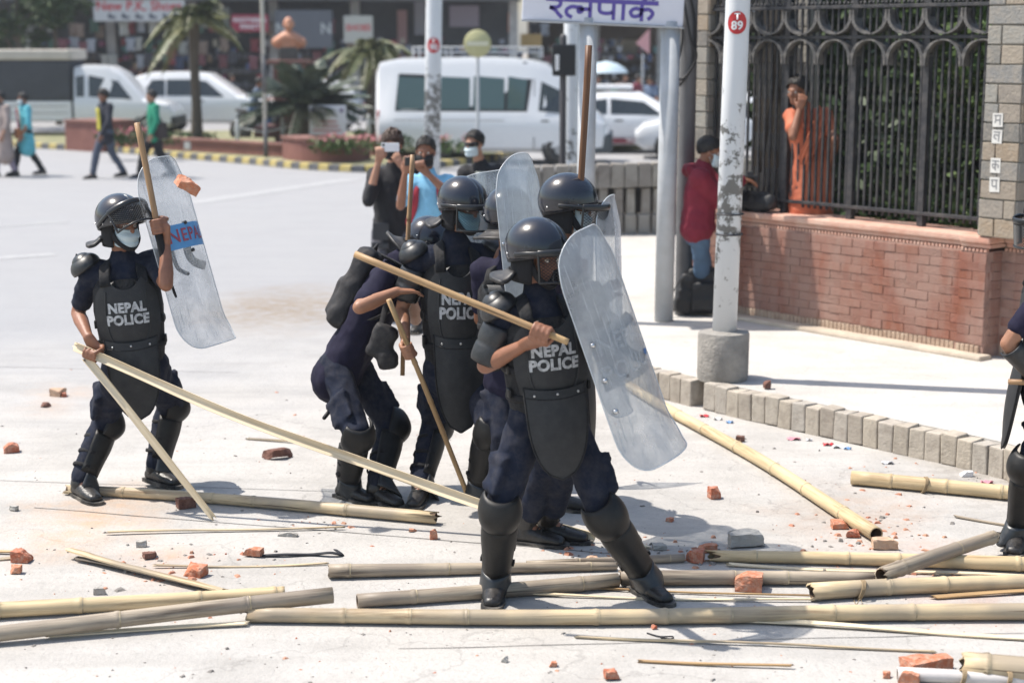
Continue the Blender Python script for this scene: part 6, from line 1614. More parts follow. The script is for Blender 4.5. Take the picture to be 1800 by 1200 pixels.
t = MB(); t.tube([(0, 0, .1), (.03, .08, .24), (.08, .14, .38)], [(.018, .004)] * 3, right=V(1, 0, 0), n=6); t.build('strap', BAGM, po)
t = MB(); t.tube([at(570, 734, 9.0), at(600, 696, 9.08)], [.012, .014], n=10); tag(t.build('short_baton', GUARD), 'short black baton hanging at the hip of the bent officer', 'baton')
# bracket plates on A's hip pockets etc are part of the trousers
# ------------------------------------------------------------------ civilians
def proj(p):
    q = Vector(p) - V(0, 0, CAMZ); f = V(0, CT, -ST); u = V(0, ST, CT); d = q.dot(f)
    return (900 + FPX * q.x / d, 600 - FPX * q.dot(u) / d)
def civ(label, px, Y, h=1.68, yaw=0, stride=0.0, swing=0.1, gz=0.0, name='person', **kw):
    """a walking or standing figure of height h whose middle is at photograph column px"""
    k = h / 1.70; g = V(at(px, 300, Y).x, Y, gz); g.x = g.x * 1.0; f = yaw_vec(yaw); r = f.cross(UP)
    J = lambda a, b, c: g + r * a * k + f * b * k + V(0, 0, c * k)
    pxl = lambda p: (*proj(p), p.y - Y)
    S = dict(Y=Y, yaw=yaw, gz=gz, scale=k, voxel=kw.pop('voxel', .010), cvoxel=kw.pop('cvoxel', .018), wrinkle=(.012, 7, 1.5), shoe='shoe',
        pelvis=pxl(J(0, 0, .90)), neck=pxl(J(0, .02, 1.43)), head=pxl(J(0, .04, 1.575)), look=(yaw + kw.pop('turn', 0), kw.pop('nod', 0)),
        sh_r=pxl(J(.17, 0, 1.375)), sh_l=pxl(J(-.17, 0, 1.375)), el_r=pxl(J(.23, -swing * .5 - .03, 1.10))[:2], el_l=pxl(J(-.23, swing * .5 - .03, 1.10))[:2],
        wr_r=pxl(J(.24, -swing + .06, .86)), wr_l=pxl(J(-.24, swing + .06, .86)), kn_r=pxl(J(.09, stride * .5 + .04, .50))[:2], kn_l=pxl(J(-.09, -stride * .35 + .05, .50))[:2],
        foot_r=(*proj(J(.09, stride, 0)), yaw), foot_l=(*proj(J(-.09, -stride, 0)), yaw, .03 if stride else 0), collar=False)
    S.update(kw); person(name, label, S); return S
def cm(n, c, **k): return mat(n, c, .85, var=.12, vscale=8, bump=.4, bscale=9, bdist=.02, **k)
BLKJ = cm('black_jacket', (.012, .012, .015)); GREYT = cm('grey_trousers', (.09, .09, .11)); SKYT = cm('sky_tee', (.22, .50, .72)); JEANS = cm('blue_jeans', (.07, .13, .22)); REDJ = cm('red_jacket', (.17, .009, .026))
# bystander with white phone
Pn1 = dict(Y=15.0, yaw=6, voxel=.008, cvoxel=.015, shoe='shoe', top=BLKJ, topname='jacket', legs=GREYT, sleeve=1.35, pelvis=(688, 408), neck=(692, 294), head=(690, 254, -.03), look=(-4, -8), sh_r=(660, 308), sh_l=(724, 308, .03),
    el_r=(648, 352), wr_r=(665, 284, -.24), el_l=(735, 352), wr_l=(710, 296, -.2), hand_r=('grip', at(668, 264, 14.72), V(1, 0, .1), .012, 1), hand_l=('open', V(-.5, -.3, .8), V(0, 1, 0), .6, -1), foot_r=(668, 562, -8), foot_l=(712, 562, 14), kn_r=(668, 482), kn_l=(712, 482), hair='mop', haircol=HAIRB, mask=MASKK, skin=2, hem=.16, girth=1.05, legr=1.05)
person('person', 'bystander in black jacket filming with a white phone', Pn1)
ph = thing('phone', 'white phone held up by the bystander in black jacket', 'phone', at(686, 259, 14.70)); t = MB(); t.bbox((0, 0, 0), (.16, .010, .078), .006); t.build('case', mat('phone_white', (.75, .75, .76), .3), ph, smooth=False); t = MB(); t.box((-.06, -.0065, .02), (.02, .003, .02)); t.build('camera_bump', TRIM, ph, smooth=False)
d_ = Pn1['_']; t = MB(); t.bbox((.10, .165, .02), (.15, .03, .15), .012); t.bbox((.10, .172, -.10), (.16, .02, .05), .01); t.build('jacket_pocket', mat('pocket_grey', (.035, .037, .042), .6), d_['root'], smooth=False, M=d_['off'] @ d_['TM'])
t = MB(); t.ell((.10, .10, -.42), (.035, .02, .045)); t.build('trouser_print', mat('print_green', (.25, .45, .2), .8), d_['root'], M=d_['off'] @ d_['TM'])
# bystander in blue tee
Pn2 = dict(Y=14.2, yaw=-4, voxel=.008, cvoxel=.015, shoe='shoe', top=SKYT, topname='tee', legs=GREYT, sleeve=.72, pelvis=(757, 432), neck=(752, 306), head=(748, 266, -.03), look=(-6, -6), sh_r=(724, 322), sh_l=(788, 322), el_r=(704, 362), wr_r=(712, 306, -.26), el_l=(800, 352), wr_l=(752, 306, -.28),
    hand_r=('open', V(.2, -.2, 1), V(.4, 1, 0), .7, 1), hand_l=('grip', at(738, 288, 13.9), V(1, 0, .15), .010, -1), foot_r=(735, 582, -8), foot_l=(778, 582, 10), kn_r=(736, 508), kn_l=(778, 508), hair='short', mask=MASKK, skin=1, hem=.10, girth=1.04)
person('person', 'bystander in sky blue tee with red backpack straps and black mask', Pn2)
d_ = Pn2['_']; 
rbp = thing('backpack', 'red backpack worn by the bystander in sky blue tee', 'backpack', M=d_['TM'] @ Matrix.Translation((0, -.19, .30))); RBAG = cm('red_bag', (.35, .03, .05)); t = MB(); t.bbox((0, 0, 0), (.30, .15, .40), .06); t.build('bag', RBAG, rbp)
for sg in (-1, 1):
    t = MB(); t.tube(catmull([(sg * .12, .06, -.17), (sg * .175, .22, -.12), (sg * .12, .325, .02), (sg * .10, .29, .16), (sg * .09, .10, .23), (sg * .09, .02, .16)], 5), [(.030, .008)] * 26, right=V(1, 0, 0), n=6); t.build('strap', RBAG, rbp)
ph = thing('phone', 'black phone raised by the bystander in sky blue tee', 'phone', at(727, 284, 13.9)); t = MB(); t.bbox((0, 0, 0), (.15, .010, .075), .006); t.build('case', TRIM, ph, smooth=False)
t = MB(); t.box((.05, -.0065, .02), (.02, .003, .02)); t.build('camera_bump', GLASS, ph, smooth=False)
# bystander in black jacket with pale mask
Pn3 = dict(Y=16.2, yaw=-28, voxel=.008, cvoxel=.015, shoe='shoe', top=BLKJ, topname='jacket', legs=GREYT, sleeve=1.9, pelvis=(852, 400), neck=(845, 290), head=(834, 252, -.03), look=(-38, -4), sh_r=(818, 306), sh_l=(876, 302), el_r=(808, 356), wr_r=(812, 400, -.1), el_l=(890, 352), wr_l=(880, 400, -.1), foot_r=(835, 532, -30), foot_l=(872, 532, -20), kn_r=(836, 466), kn_l=(874, 466), hair='short', mask=MASKP, skin=2, hem=.14, girth=1.08)
person('person', 'bystander in black jacket with pale mask and dark glasses', Pn3)
d_ = Pn3['_']; t = MB(); t.grid(lambda u, v: (.088 * sin(radians(-70 + 140 * u)), .010 + .094 * cos(radians(-70 + 140 * u)), -.022 + .044 * v), 16, 3, .004); t.tube([(-.085, .03, .0), (-.08, -.04, .0)], [.004, .004], n=5); t.tube([(.085, .03, .0), (.08, -.04, .0)], [.004, .004], n=5)
t.build('sunglasses', mat('dark_lens', (.008, .008, .009), .15), d_['root'], M=d_['off'] @ d_['HM'])
t = MB(); t.grid(lambda u, v: ((u - .5) * .10 * (1 - .5 * (1 - v)), .140 + .01 * sin(pi * u), .25 + .26 * v), 6, 6, .006); t.build('inner_shirt', mat('pale_shirt', (.42, .45, .42), .8), d_['root'], M=d_['off'] @ d_['TM'])
# red jacket at the wall
Pn4 = dict(Y=13.92, gz=PZ - .006, yaw=98, voxel=.008, cvoxel=.014, shoe='shoe', top=REDJ, topname='jacket', legs=JEANS, sleeve=1.9, pelvis=(1226, 398), neck=(1236, 296), head=(1247, 266, .0), look=(85, -12), sh_r=(1230, 314, -.18), sh_l=(1240, 310, .18), el_r=(1266, 352), wr_r=(1304, 314, -.02), el_l=(1275, 345), wr_l=(1300, 318, .25),
    foot_r=(1200, 546, 100), foot_l=(1216, 540, 95), kn_r=(1234, 472), kn_l=(1238, 470), hair='short', mask=MASKP, skin=1, hem=.0, hood=True, girth=1.2, slv=1.0, legr=.95, hand_r=('open', V(.7, .2, -.2), V(0, 0, -1), .5, 1))
person('person', 'bystander in red hooded jacket leaning over bags at the brick wall', Pn4)
DUF = mat('duffel_black', (.012, .013, .016), .6, bump=.5, bscale=12, bdist=.02)
u_ = 0.0
db = thing('duffel_bag', 'black duffel bag lying on top of the brick wall', 'bag', M=WM @ Matrix.Translation((.66, .045, WH + .085)))
t = MB(); t.tube([(-.32, 0, 0), (-.28, 0, 0), (.28, 0, 0), (.32, 0, 0)], [.072, .085, .085, .072], n=16); link('bag', fuse(t, .012, 2, (.014, 9, 1), name='bag'), DUF, db)
for x in (-.1, .1): t = MB(); t.tube([(x + .086 * 0, .087 * cos(radians(a)), .087 * sin(radians(a))) for a in range(0, 360, 24)], [(.014, .003)] * 15, right=V(1, 0, 0), closed=True, n=6); t.build('strap', LINER, db)
wb = thing('water_bottle', 'clear water bottle with blue label on the duffel bag', 'bottle', WM @ V(.56, .05, WH + .172)); t = MB(); t.tube([(-.09, 0, .03), (.05, 0, .03), (.08, 0, .03), (.11, 0, .03)], [.03, .031, .02, .013], n=12); t.build('bottle', mat('clear_plastic', (.7, .75, .78), .1, trans=.6), wb); t = MB(); t.tube([(-.05, 0, .03), (.02, 0, .03)], [.0325, .0325], n=12, cap=True); t.build('label_band', mat('blue_label', (.05, .2, .5), .4), wb)
cmr = thing('camera', 'black camera in the hands of the red jacket bystander', 'camera', at(1318, 318, 14.0)); t = MB(); t.bbox((0, 0, 0), (.14, .07, .10), .012); t.bbox((0, 0, .06), (.06, .05, .04), .01); t.build('camera_body', TRIM, cmr, smooth=False); t = MB(); t.lathe([(.036, 0), (.036, .08), (.03, .085)], 16, (0, -.035, 0), 'y'); t.build('lens', GLASS, cmr)
sc_ = thing('suitcase', 'black soft suitcase standing on the footpath beside the lamp post', 'suitcase', gnd(1232, 552, PZ)); t = MB(); t.bbox((.0, 0, .215), (.26, .2, .40), .04); t.bbox((.0, -.11, .17), (.20, .05, .25), .02); link('case', fuse(t, .012, 3, (.01, 7, 1), name='case'), DUF, sc_); t = MB(); t.tube([(-.05, 0, .40), (-.05, 0, .45), (.05, 0, .45), (.05, 0, .40)], [.008] * 4, n=6); t.build('handle', LINER, sc_)
bp2 = thing('backpack', 'slumped black backpack leaning on the suitcase', 'backpack', gnd(1204, 553, PZ)); t = MB(); t.bbox((0, 0, .19), (.16, .18, .36), .06, Matrix.Rotation(.2, 3, 'Y')); link('bag', fuse(t, .012, 3, (.014, 8, 1), name='bag'), DUF, bp2); t = MB(); t.tube(catmull([(-.05, -.08, .33), (-.12, -.1, .2), (-.13, -.1, .05), (-.16, -.1, .01)], 4), [(.014, .004)] * 13, right=V(0, 1, 0), n=6); t.build('strap', LINER, bp2)
# woman in sari behind the fence
SARI = mat('orange_sari', (.44, .105, .05), .75, col2=(.54, .17, .085), vscale=4, bump=.7, bscale=14, bdist=.02, stretch=(1, 1, .15))
Pn5 = dict(Y=13.98, gz=.74, yaw=-22, scale=.97, voxel=.008, cvoxel=.014, shoe='shoe', top=SARI, topname='sari', legs=None, skirt=.80, sleeve=.55, pelvis=(1428, 282), neck=(1412, 192), head=(1402, 160, -.03), look=(-45, -6), sh_r=(1392, 206), sh_l=(1448, 204), el_r=(1394, 240), wr_r=(1405, 194, -.17), el_l=(1468, 246), wr_l=(1460, 288, -.05), hand_r=('open', V(.25, -.1, 1), V(0, 1, 0), 1.0, 1),
    foot_r=(1415, 438, -20), foot_l=(1445, 438, -10), kn_r=(1418, 360), kn_l=(1445, 360), hair='bun', skin=1, collar=False, girth=1.05)
person('person', 'woman in orange sari watching from behind the iron fence with hand at mouth', Pn5)
d_ = Pn5['_']; t = MB(); t.grid(lambda u, v: (-.17 + .26 * v + .05 * u, .135 + .035 * sin(pi * v) + .008 * sin(u * 20), .46 - .50 * v + .16 * u - .05), 14, 16, .008); t.build('sari_drape', SARI, d_['root'], M=d_['off'] @ d_['TM'])
# walkers by the island
w1 = civ('woman in beige dress and dark mask cut off by the left edge', 10, 32.0, 1.62, -45, .16, .1, top=cm('beige_dress', (.32, .26, .24)), topname='dress', legs=cm('lilac_socks', (.3, .25, .32)), skirt=.45, sleeve=1.5, hair='bun', mask=MASKK, skin=2, girth=1.1)
w2 = civ('woman in teal tunic and black trousers with a tan shoulder bag', 50, 32.2, 1.60, -55, .26, .12, top=cm('teal_tunic', (.10, .42, .50)), topname='tunic', legs=BLKJ, skirt=.32, sleeve=1.3, hair='bun', mask=MASKP, skin=1)
d_ = w2['_']; t = MB(); t.grid(lambda u, v: (.05 + .07 * u - .03 * v, .15 + .01 * sin(u * 6), .50 - .45 * v), 5, 10, .01); t.build('magenta_scarf', cm('magenta_scarf', (.30, .03, .16)), d_['root'], M=d_['off'] @ d_['TM'])
t = MB(); t.bbox((-.08, .20, -.02), (.30, .10, .22), .03); hb_ = thing('handbag', 'tan handbag carried by the woman in teal tunic', 'handbag', M=d_['TM'].copy()); t.build('bag', cm('tan_leather', (.34, .14, .06)), hb_); t = MB(); t.tube(catmull([(-.2, .18, .08), (-.12, .16, .3), (.1, .12, .52)], 4), [.010] * 9, n=5); t.build('strap', MATS['tan_leather'], hb_)
w3 = civ('man in dark jacket and yellow shirt walking past the island', 190, 31.6, 1.68, -48, .28, .18, top=cm('dark_suit', (.015, .018, .03)), topname='jacket', legs=cm('slate_trousers', (.06, .075, .11)), sleeve=1.95, hair='mop', skin=1, hem=.14, turn=10)
d_ = w3['_']; t = MB(); t.grid(lambda u, v: ((u - .5) * .13 + .02, .140 - .01 * sin(pi * v) , .02 + .46 * v), 6, 8, .01); t.build('yellow_shirt', cm('yellow_shirt', (.42, .38, .05)), d_['root'], M=d_['off'] @ d_['TM'])
w4 = civ('woman in green top and wide black trousers walking by the island', 274, 31.8, 1.66, -62, .30, .08, top=cm('green_top', (.01, .22, .13)), topname='top', legs=BLKJ, sleeve=1.9, hair='bun', skin=2, hem=.12, legr=1.2)
d_ = w4['_']; t = MB(); t.bbox((-.24, -.08, .02), (.12, .22, .34), .04); hb2 = thing('shoulder_bag', 'dark bag hanging behind the woman in green top', 'bag', M=d_['TM'].copy()); t.build('bag', cm('dark_bag', (.04, .03, .03)), hb2); t = MB(); t.tube([(-.22, -.05, .18), (-.17, .0, .5)], [.01, .01], n=5); t.build('strap', MATS['dark_bag'], hb2)
# rider, shop keepers and market crowd
mxp = lambda a, b, c: V(mx.x + .25 + a, 43.5 + b, c)
def sq(p): return (*proj(p), p.y - 43.5)
rider = dict(Y=43.5, yaw=90, voxel=.014, cvoxel=.02, shoe='shoe', top=cm('grey_blue_shirt', (.12, .16, .22)), legs=cm('denim', (.04, .09, .2)), sleeve=1.3, pelvis=sq(mxp(-.3, 0, .86)), neck=sq(mxp(-.16, 0, 1.38)), head=sq(mxp(-.10, 0, 1.55)), look=(90, 0), sh_r=sq(mxp(-.18, -.17, 1.32)), sh_l=sq(mxp(-.18, .17, 1.32)), el_r=sq(mxp(.06, -.26, 1.12))[:2], el_l=sq(mxp(.06, .26, 1.12))[:2], wr_r=sq(mxp(.30, -.32, 1.12)), wr_l=sq(mxp(.30, .32, 1.12)),
    foot_r=(*proj(mxp(.12, -.22, .25)), 90), foot_l=(*proj(mxp(.12, .22, .25)), 90), kn_r=sq(mxp(.12, -.2, .70))[:2], kn_l=sq(mxp(.12, .2, .70))[:2], gz=.25, hair='short', skin=1, collar=False)
person('person', 'rider in grey blue shirt sitting on the motorcycle', rider)
for i, (px, Y, h, yw, c, lb) in enumerate(((232, 54.5, 1.66, 10, (.16, .17, .2), 'shopkeeper in grey standing under the shoe shop sign'), (257, 54.8, 1.7, -15, (.36, .42, .44), 'shopkeeper in pale shirt standing under the shoe shop sign'), (135, 55, 1.65, 20, (.35, .15, .07), 'person in orange at the shopfront above the covered truck'), (410, 53.5, 1.6, 80, (.05, .06, .09), 'dark clothed person at the shopfront behind the tall palm'),
        (1078, 46.4, 1.62, 100, (.03, .28, .15), 'person in green under the pale blue parasol'), (1118, 46.8, 1.7, 60, (.22, .04, .06), 'person in dark red behind the taxi roof'), (1142, 46.0, 1.66, -40, (.10, .14, .22), 'person in blue grey behind the taxi bonnet'), (1050, 48.5, 1.65, 10, (.05, .05, .06), 'dark clothed person left of the parasol'), (1098, 49.5, 1.7, -10, (.07, .05, .05), 'dark clothed person right of the parasol'), (905, 55, 1.65, 10, (.25, .1, .07), 'person in rust red beyond the minibus roof'), (970, 55, 1.65, -20, (.07, .08, .13), 'person in navy beyond the minibus roof'), (1207, 33.0, 1.6, 150, (.50, .42, .36), 'person in cream with white hat behind the utility pole'))):
    s_ = civ(lb, px, Y, h, yw, .05, .08, top=cm('crowd_%d' % i, c), legs=GREYT if i % 2 else BLKJ, sleeve=1.5 if i % 3 else .7, hair='short' if i % 2 else 'mop', skin=i % 3, voxel=.016, cvoxel=.024)
    if i == 11:
        t = MB(); t.lathe([(.19, .075), (.12, .085), (.10, .14), (.02, .165)], 18); t.build('sun_hat', WHT, s_['_']['root'], M=s_['_']['off'] @ s_['_']['HM'])

# ------------------------------------------------------------------ riot shields
def shield(label, C, up, h, W=.50, Hh=1.02, k=1.55, m=None, rt=.22, rb=.12, extra=None):
    up = up.normalized(); h = (h - up * h.dot(up)).normalized(); n = up.cross(h) * -1; n = h.cross(up); xl = -h
    # outward normal n faces the camera side when h runs to image right
    M = frame(C, xl, n, up); root = thing('riot_shield', label, 'shield', M=M)
    def hw(z):
        w = W / 2; zt, zb_ = Hh / 2, -Hh / 2
        if z > zt - rt: q = (z - (zt - rt)) / rt; w = W / 2 - .20 * (1 - sqrt(max(0, 1 - q * q)))
        if z < zb_ + rb: q = ((zb_ + rb) - z) / rb; w = W / 2 - rb * .75 * (1 - sqrt(max(0, 1 - q * q)))
        return w
    def fl(z): return .05 * max(0, (-z - Hh * .36)) / (Hh * .14) * .8 - .03 * max(0, z - Hh * .36) / (Hh * .14)
    def sf(x, z): return -k * x * x + fl(z) + .012 * max(0, (abs(x) - W * .43) / (W * .07))
    t = MB(); 
    def f(u, v):
        z = -Hh / 2 + Hh * (.5 - .5 * cos(pi * v)); x = (u - .5) * 2 * hw(z); return (x, sf(x, z), z)
    t.grid(f, 26, 30, -.004); t.build('pane', m, root, sharp=60)
    e = MB(); bd = [f(0, i / 30) for i in range(31)] + [f(i / 16, 1) for i in range(1, 17)] + [f(1, i / 30) for i in range(29, -1, -1)] + [f(i / 16, 0) for i in range(15, 0, -1)]
    e.tube(bd, [.0028] * len(bd), closed=True, n=5); e.build('edge', mat('clear_edge', (.55, .58, .60), .25), root)
    for zz in (.06, -.10, -.24) if extra != 'A' else (.155, .0): 
        t = MB(); xx = .215 if extra != 'A' else .03; t.lathe([(.010, -.012), (.010, .012)], 10, (xx, sf(xx, zz), zz), 'y'); t.build('rivet', STEEL if extra != 'A' else TRIM, root)
    t = MB(); t.tube(catmull([(.10, sf(.1, 0) - .012, -.12), (.10, -.075, -.08), (.10, -.085, 0), (.10, -.075, .08), (.10, sf(.1, 0) - .012, .12)], 4), [.012] * 17, n=8); t.build('handle', TRIM, root)
    t = MB(); t.tube(catmull([(-.10, sf(.1, 0) - .012, -.10), (-.10, -.09, -.06), (-.10, -.11, 0), (-.10, -.09, .06), (-.10, sf(.1, 0) - .012, .10)], 4), [(.025, .004)] * 17, right=V(0, 0, 1), n=6); t.build('arm_strap', LINER, root)
    return root, sf
sD, fD = shield('large scratched shield with faint NEPAL POLICE lettering held by the front officer', at(1112, 600, 7.02), V(-.345, .06, .98), V(.45, .86, .20), W=.52, Hh=1.06, m=shield_mat('shield_scratched', .48, (.56, .57, .58)), extra='D')
FAINT = mat('faint_letter', (.62, .64, .66), .6, alpha=.22)
for tx_, zz in (('NEPAL', .035), ('POLICE', -.085)): text_obj('lettering', tx_, FAINT, sD, lambda x, y, zz=zz: (-x + .05, fD(-x + .05, zz + y) + .003, zz + y), size=.105, bold=.02, subdiv=1)
t = MB(); t.grid(lambda u, v: (-.20 + .42 * u, fD(-.20 + .42 * u, -.15 + .26 * v) - .006, -.15 + .26 * v), 12, 3, .001); t.build('tinted_film', mat('tint_film', (.16, .20, .26), .4, alpha=.40), sD)
t = MB(); rr = random.Random(2); pts = [(-.10 + .035 * cos(a) * rr.uniform(.6, 1.2), -.07 + .018 * sin(a) * rr.uniform(.5, 1.2)) for a in np.arange(0, 6.2, .4)]; t.add([(x, fD(x, z) + .004, z) for x, z in pts], [tuple(range(len(pts)))]); t.build('blue_paint_smudge', mat('blue_smear', (.06, .16, .35), .6), sD, smooth=False, fix=False)
sA, fA = shield('upright shield with blue NEPAL band held by the left officer', at(343, 438, 9.06), V(-.27, .10, 1.0), V(.30, .94, .10), W=.52, Hh=1.07, m=shield_mat('shield_clear', .30, (.62, .63, .63)), extra='A')
t = MB(); t.grid(lambda u, v: (.235 - .47 * u, fA(.235 - .47 * u, .02 + .135 * v) + .003, .02 + .135 * v), 20, 3, .0); t.build('blue_band', mat('band_blue', (.12, .34, .62), .5, var=.1), sA, fix=False)
text_obj('lettering', 'NEPAL', mat('band_red', (.38, .07, .10), .6), sA, lambda x, y: (-x + .012, fA(-x + .012, .088) + .006, .088 + y), size=.102, bold=.012, subdiv=1, spacing=1.12)
shield('narrow upright shield seen almost edge on, held by the officer in profile', at(1092, 535, 8.05), V(-.03, .05, 1), V(.26, .95, .0), W=.46, Hh=1.08, m=shield_mat('shield_clear_b', .36, (.62, .62, .64)), extra='E')
shield('pale upright shield rising between the helmets of the rear officers', at(942, 440, 8.42), V(-.10, .05, 1), V(.46, .85, .12), W=.46, Hh=1.0, m=shield_mat('shield_milky', .52, (.58, .62, .65)), extra='F')
shield('clear wide shield behind the middle officer, top edge slanting', at(893, 462, 9.35), V(-.16, .12, 1), V(.93, .3, .14), W=.52, Hh=1.06, k=.9, rt=.08, m=shield_mat('shield_clear_c', .30, (.56, .60, .62)), extra='G')

# ------------------------------------------------------------------ sticks and bamboo
def bamboo_mat(name, base, dark, grn=None):
    m, N, L, b = node_mat(name); tc = N.new('ShaderNodeTexCoord'); oi = N.new('ShaderNodeObjectInfo')
    mp = N.new('ShaderNodeMapping'); mp.inputs['Scale'].default_value = (1.2, 26, 26); L.new(tc.outputs['Object'], mp.inputs[0])
    ad = N.new('ShaderNodeVectorMath'); ad.operation = 'ADD'; L.new(mp.outputs[0], ad.inputs[0]); cmb = N.new('ShaderNodeCombineXYZ'); mu = N.new('ShaderNodeMath'); mu.operation = 'MULTIPLY'; mu.inputs[1].default_value = 50; L.new(oi.outputs['Random'], mu.inputs[0]); L.new(mu.outputs[0], cmb.inputs[0]); L.new(cmb.outputs[0], ad.inputs[1])
    n = N.new('ShaderNodeTexNoise'); n.inputs['Scale'].default_value = 1.0; n.inputs['Detail'].default_value = 7; n.inputs['Roughness'].default_value = .65; L.new(ad.outputs[0], n.inputs[0])
    r = N.new('ShaderNodeValToRGB'); e = r.color_ramp.elements; e[0].position = .36; e[0].color = (*dark, 1); e[1].position = .64; e[1].color = (*tuple(min(1, c * 1.12) for c in base), 1); x = e.new(.5); x.color = (*base, 1); L.new(n.outputs[0], r.inputs[0])
    n2 = N.new('ShaderNodeTexNoise'); n2.inputs['Scale'].default_value = 2.2; n2.inputs['Detail'].default_value = 4
    ad2 = N.new('ShaderNodeVectorMath'); ad2.operation = 'ADD'; L.new(tc.outputs['Object'], ad2.inputs[0]); L.new(cmb.outputs[0], ad2.inputs[1]); L.new(ad2.outputs[0], n2.inputs[0])
    mr = N.new('ShaderNodeMapRange'); mr.inputs['From Min'].default_value = .42; mr.inputs['From Max'].default_value = .60; mr.inputs['To Max'].default_value = .85; L.new(n2.outputs[0], mr.inputs[0])
    mx = N.new('ShaderNodeMix'); mx.data_type = 'RGBA'; L.new(mr.outputs[0], mx.inputs[0]); L.new(r.outputs[0], mx.inputs[6]); mx.inputs[7].default_value = (*(grn or tuple(c * .7 for c in base)), 1)
    mpc = N.new('ShaderNodeMapping'); mpc.inputs['Scale'].default_value = (.7, 60, 60); L.new(ad2.outputs[0], mpc.inputs[0])
    nc = N.new('ShaderNodeTexNoise'); nc.inputs['Scale'].default_value = 1.0; nc.inputs['Detail'].default_value = 2; L.new(mpc.outputs[0], nc.inputs[0])
    mc = N.new('ShaderNodeMapRange'); mc.inputs['From Min'].default_value = .66; mc.inputs['From Max'].default_value = .72; mc.inputs['To Max'].default_value = .85; L.new(nc.outputs[0], mc.inputs[0])
    mk_ = N.new('ShaderNodeMix'); mk_.data_type = 'RGBA'; L.new(mc.outputs[0], mk_.inputs[0]); L.new(mx.outputs[2], mk_.inputs[6]); mk_.inputs[7].default_value = (*tuple(c * .3 for c in dark), 1); mx = mk_
    L.new(mx.outputs[2], b.inputs['Base Color']); b.inputs['Roughness'].default_value = .5; b.inputs['Specular IOR Level'].default_value = .35
    bp = N.new('ShaderNodeBump'); bp.inputs['Strength'].default_value = .5; bp.inputs['Distance'].default_value = .004; L.new(n.outputs[0], bp.inputs['Height']); L.new(bp.outputs[0], b.inputs['Normal'])
    return m
BY = bamboo_mat('bamboo_straw', (.58, .45, .27), (.31, .205, .105), (.48, .38, .23)); BG = bamboo_mat('bamboo_grey', (.37, .31, .235), (.12, .092, .068), (.24, .20, .16)); BM = bamboo_mat('bamboo_mixed', (.53, .42, .265), (.26, .18, .105), (.31, .26, .195)); BP = bamboo_mat('bamboo_split_pale', (.68, .575, .41), (.50, .39, .245), (.62, .52, .36)); BS = bamboo_mat('stick_brown', (.34, .21, .11), (.20, .11, .055), (.26, .16, .09)); BD = bamboo_mat('stick_dark', (.16, .075, .035), (.09, .04, .02)); BT = bamboo_mat('stick_tan', (.42, .28, .14), (.28, .17, .08), (.36, .23, .12))
NODEM = mat('node_scar', (.40, .33, .22), .9, var=.4, vscale=30)
INSIDE = mat('bamboo_hollow', (.10, .065, .04), .9, var=.3, vscale=30)
def axis_frame(a, b):
    x = (b - a).normalized(); z = UP - x * UP.dot(x)
    if z.length < .1: z = V(0, -1, 0) - x * (-x.y)
    z.normalize(); return frame(a, x, z.cross(x), z)
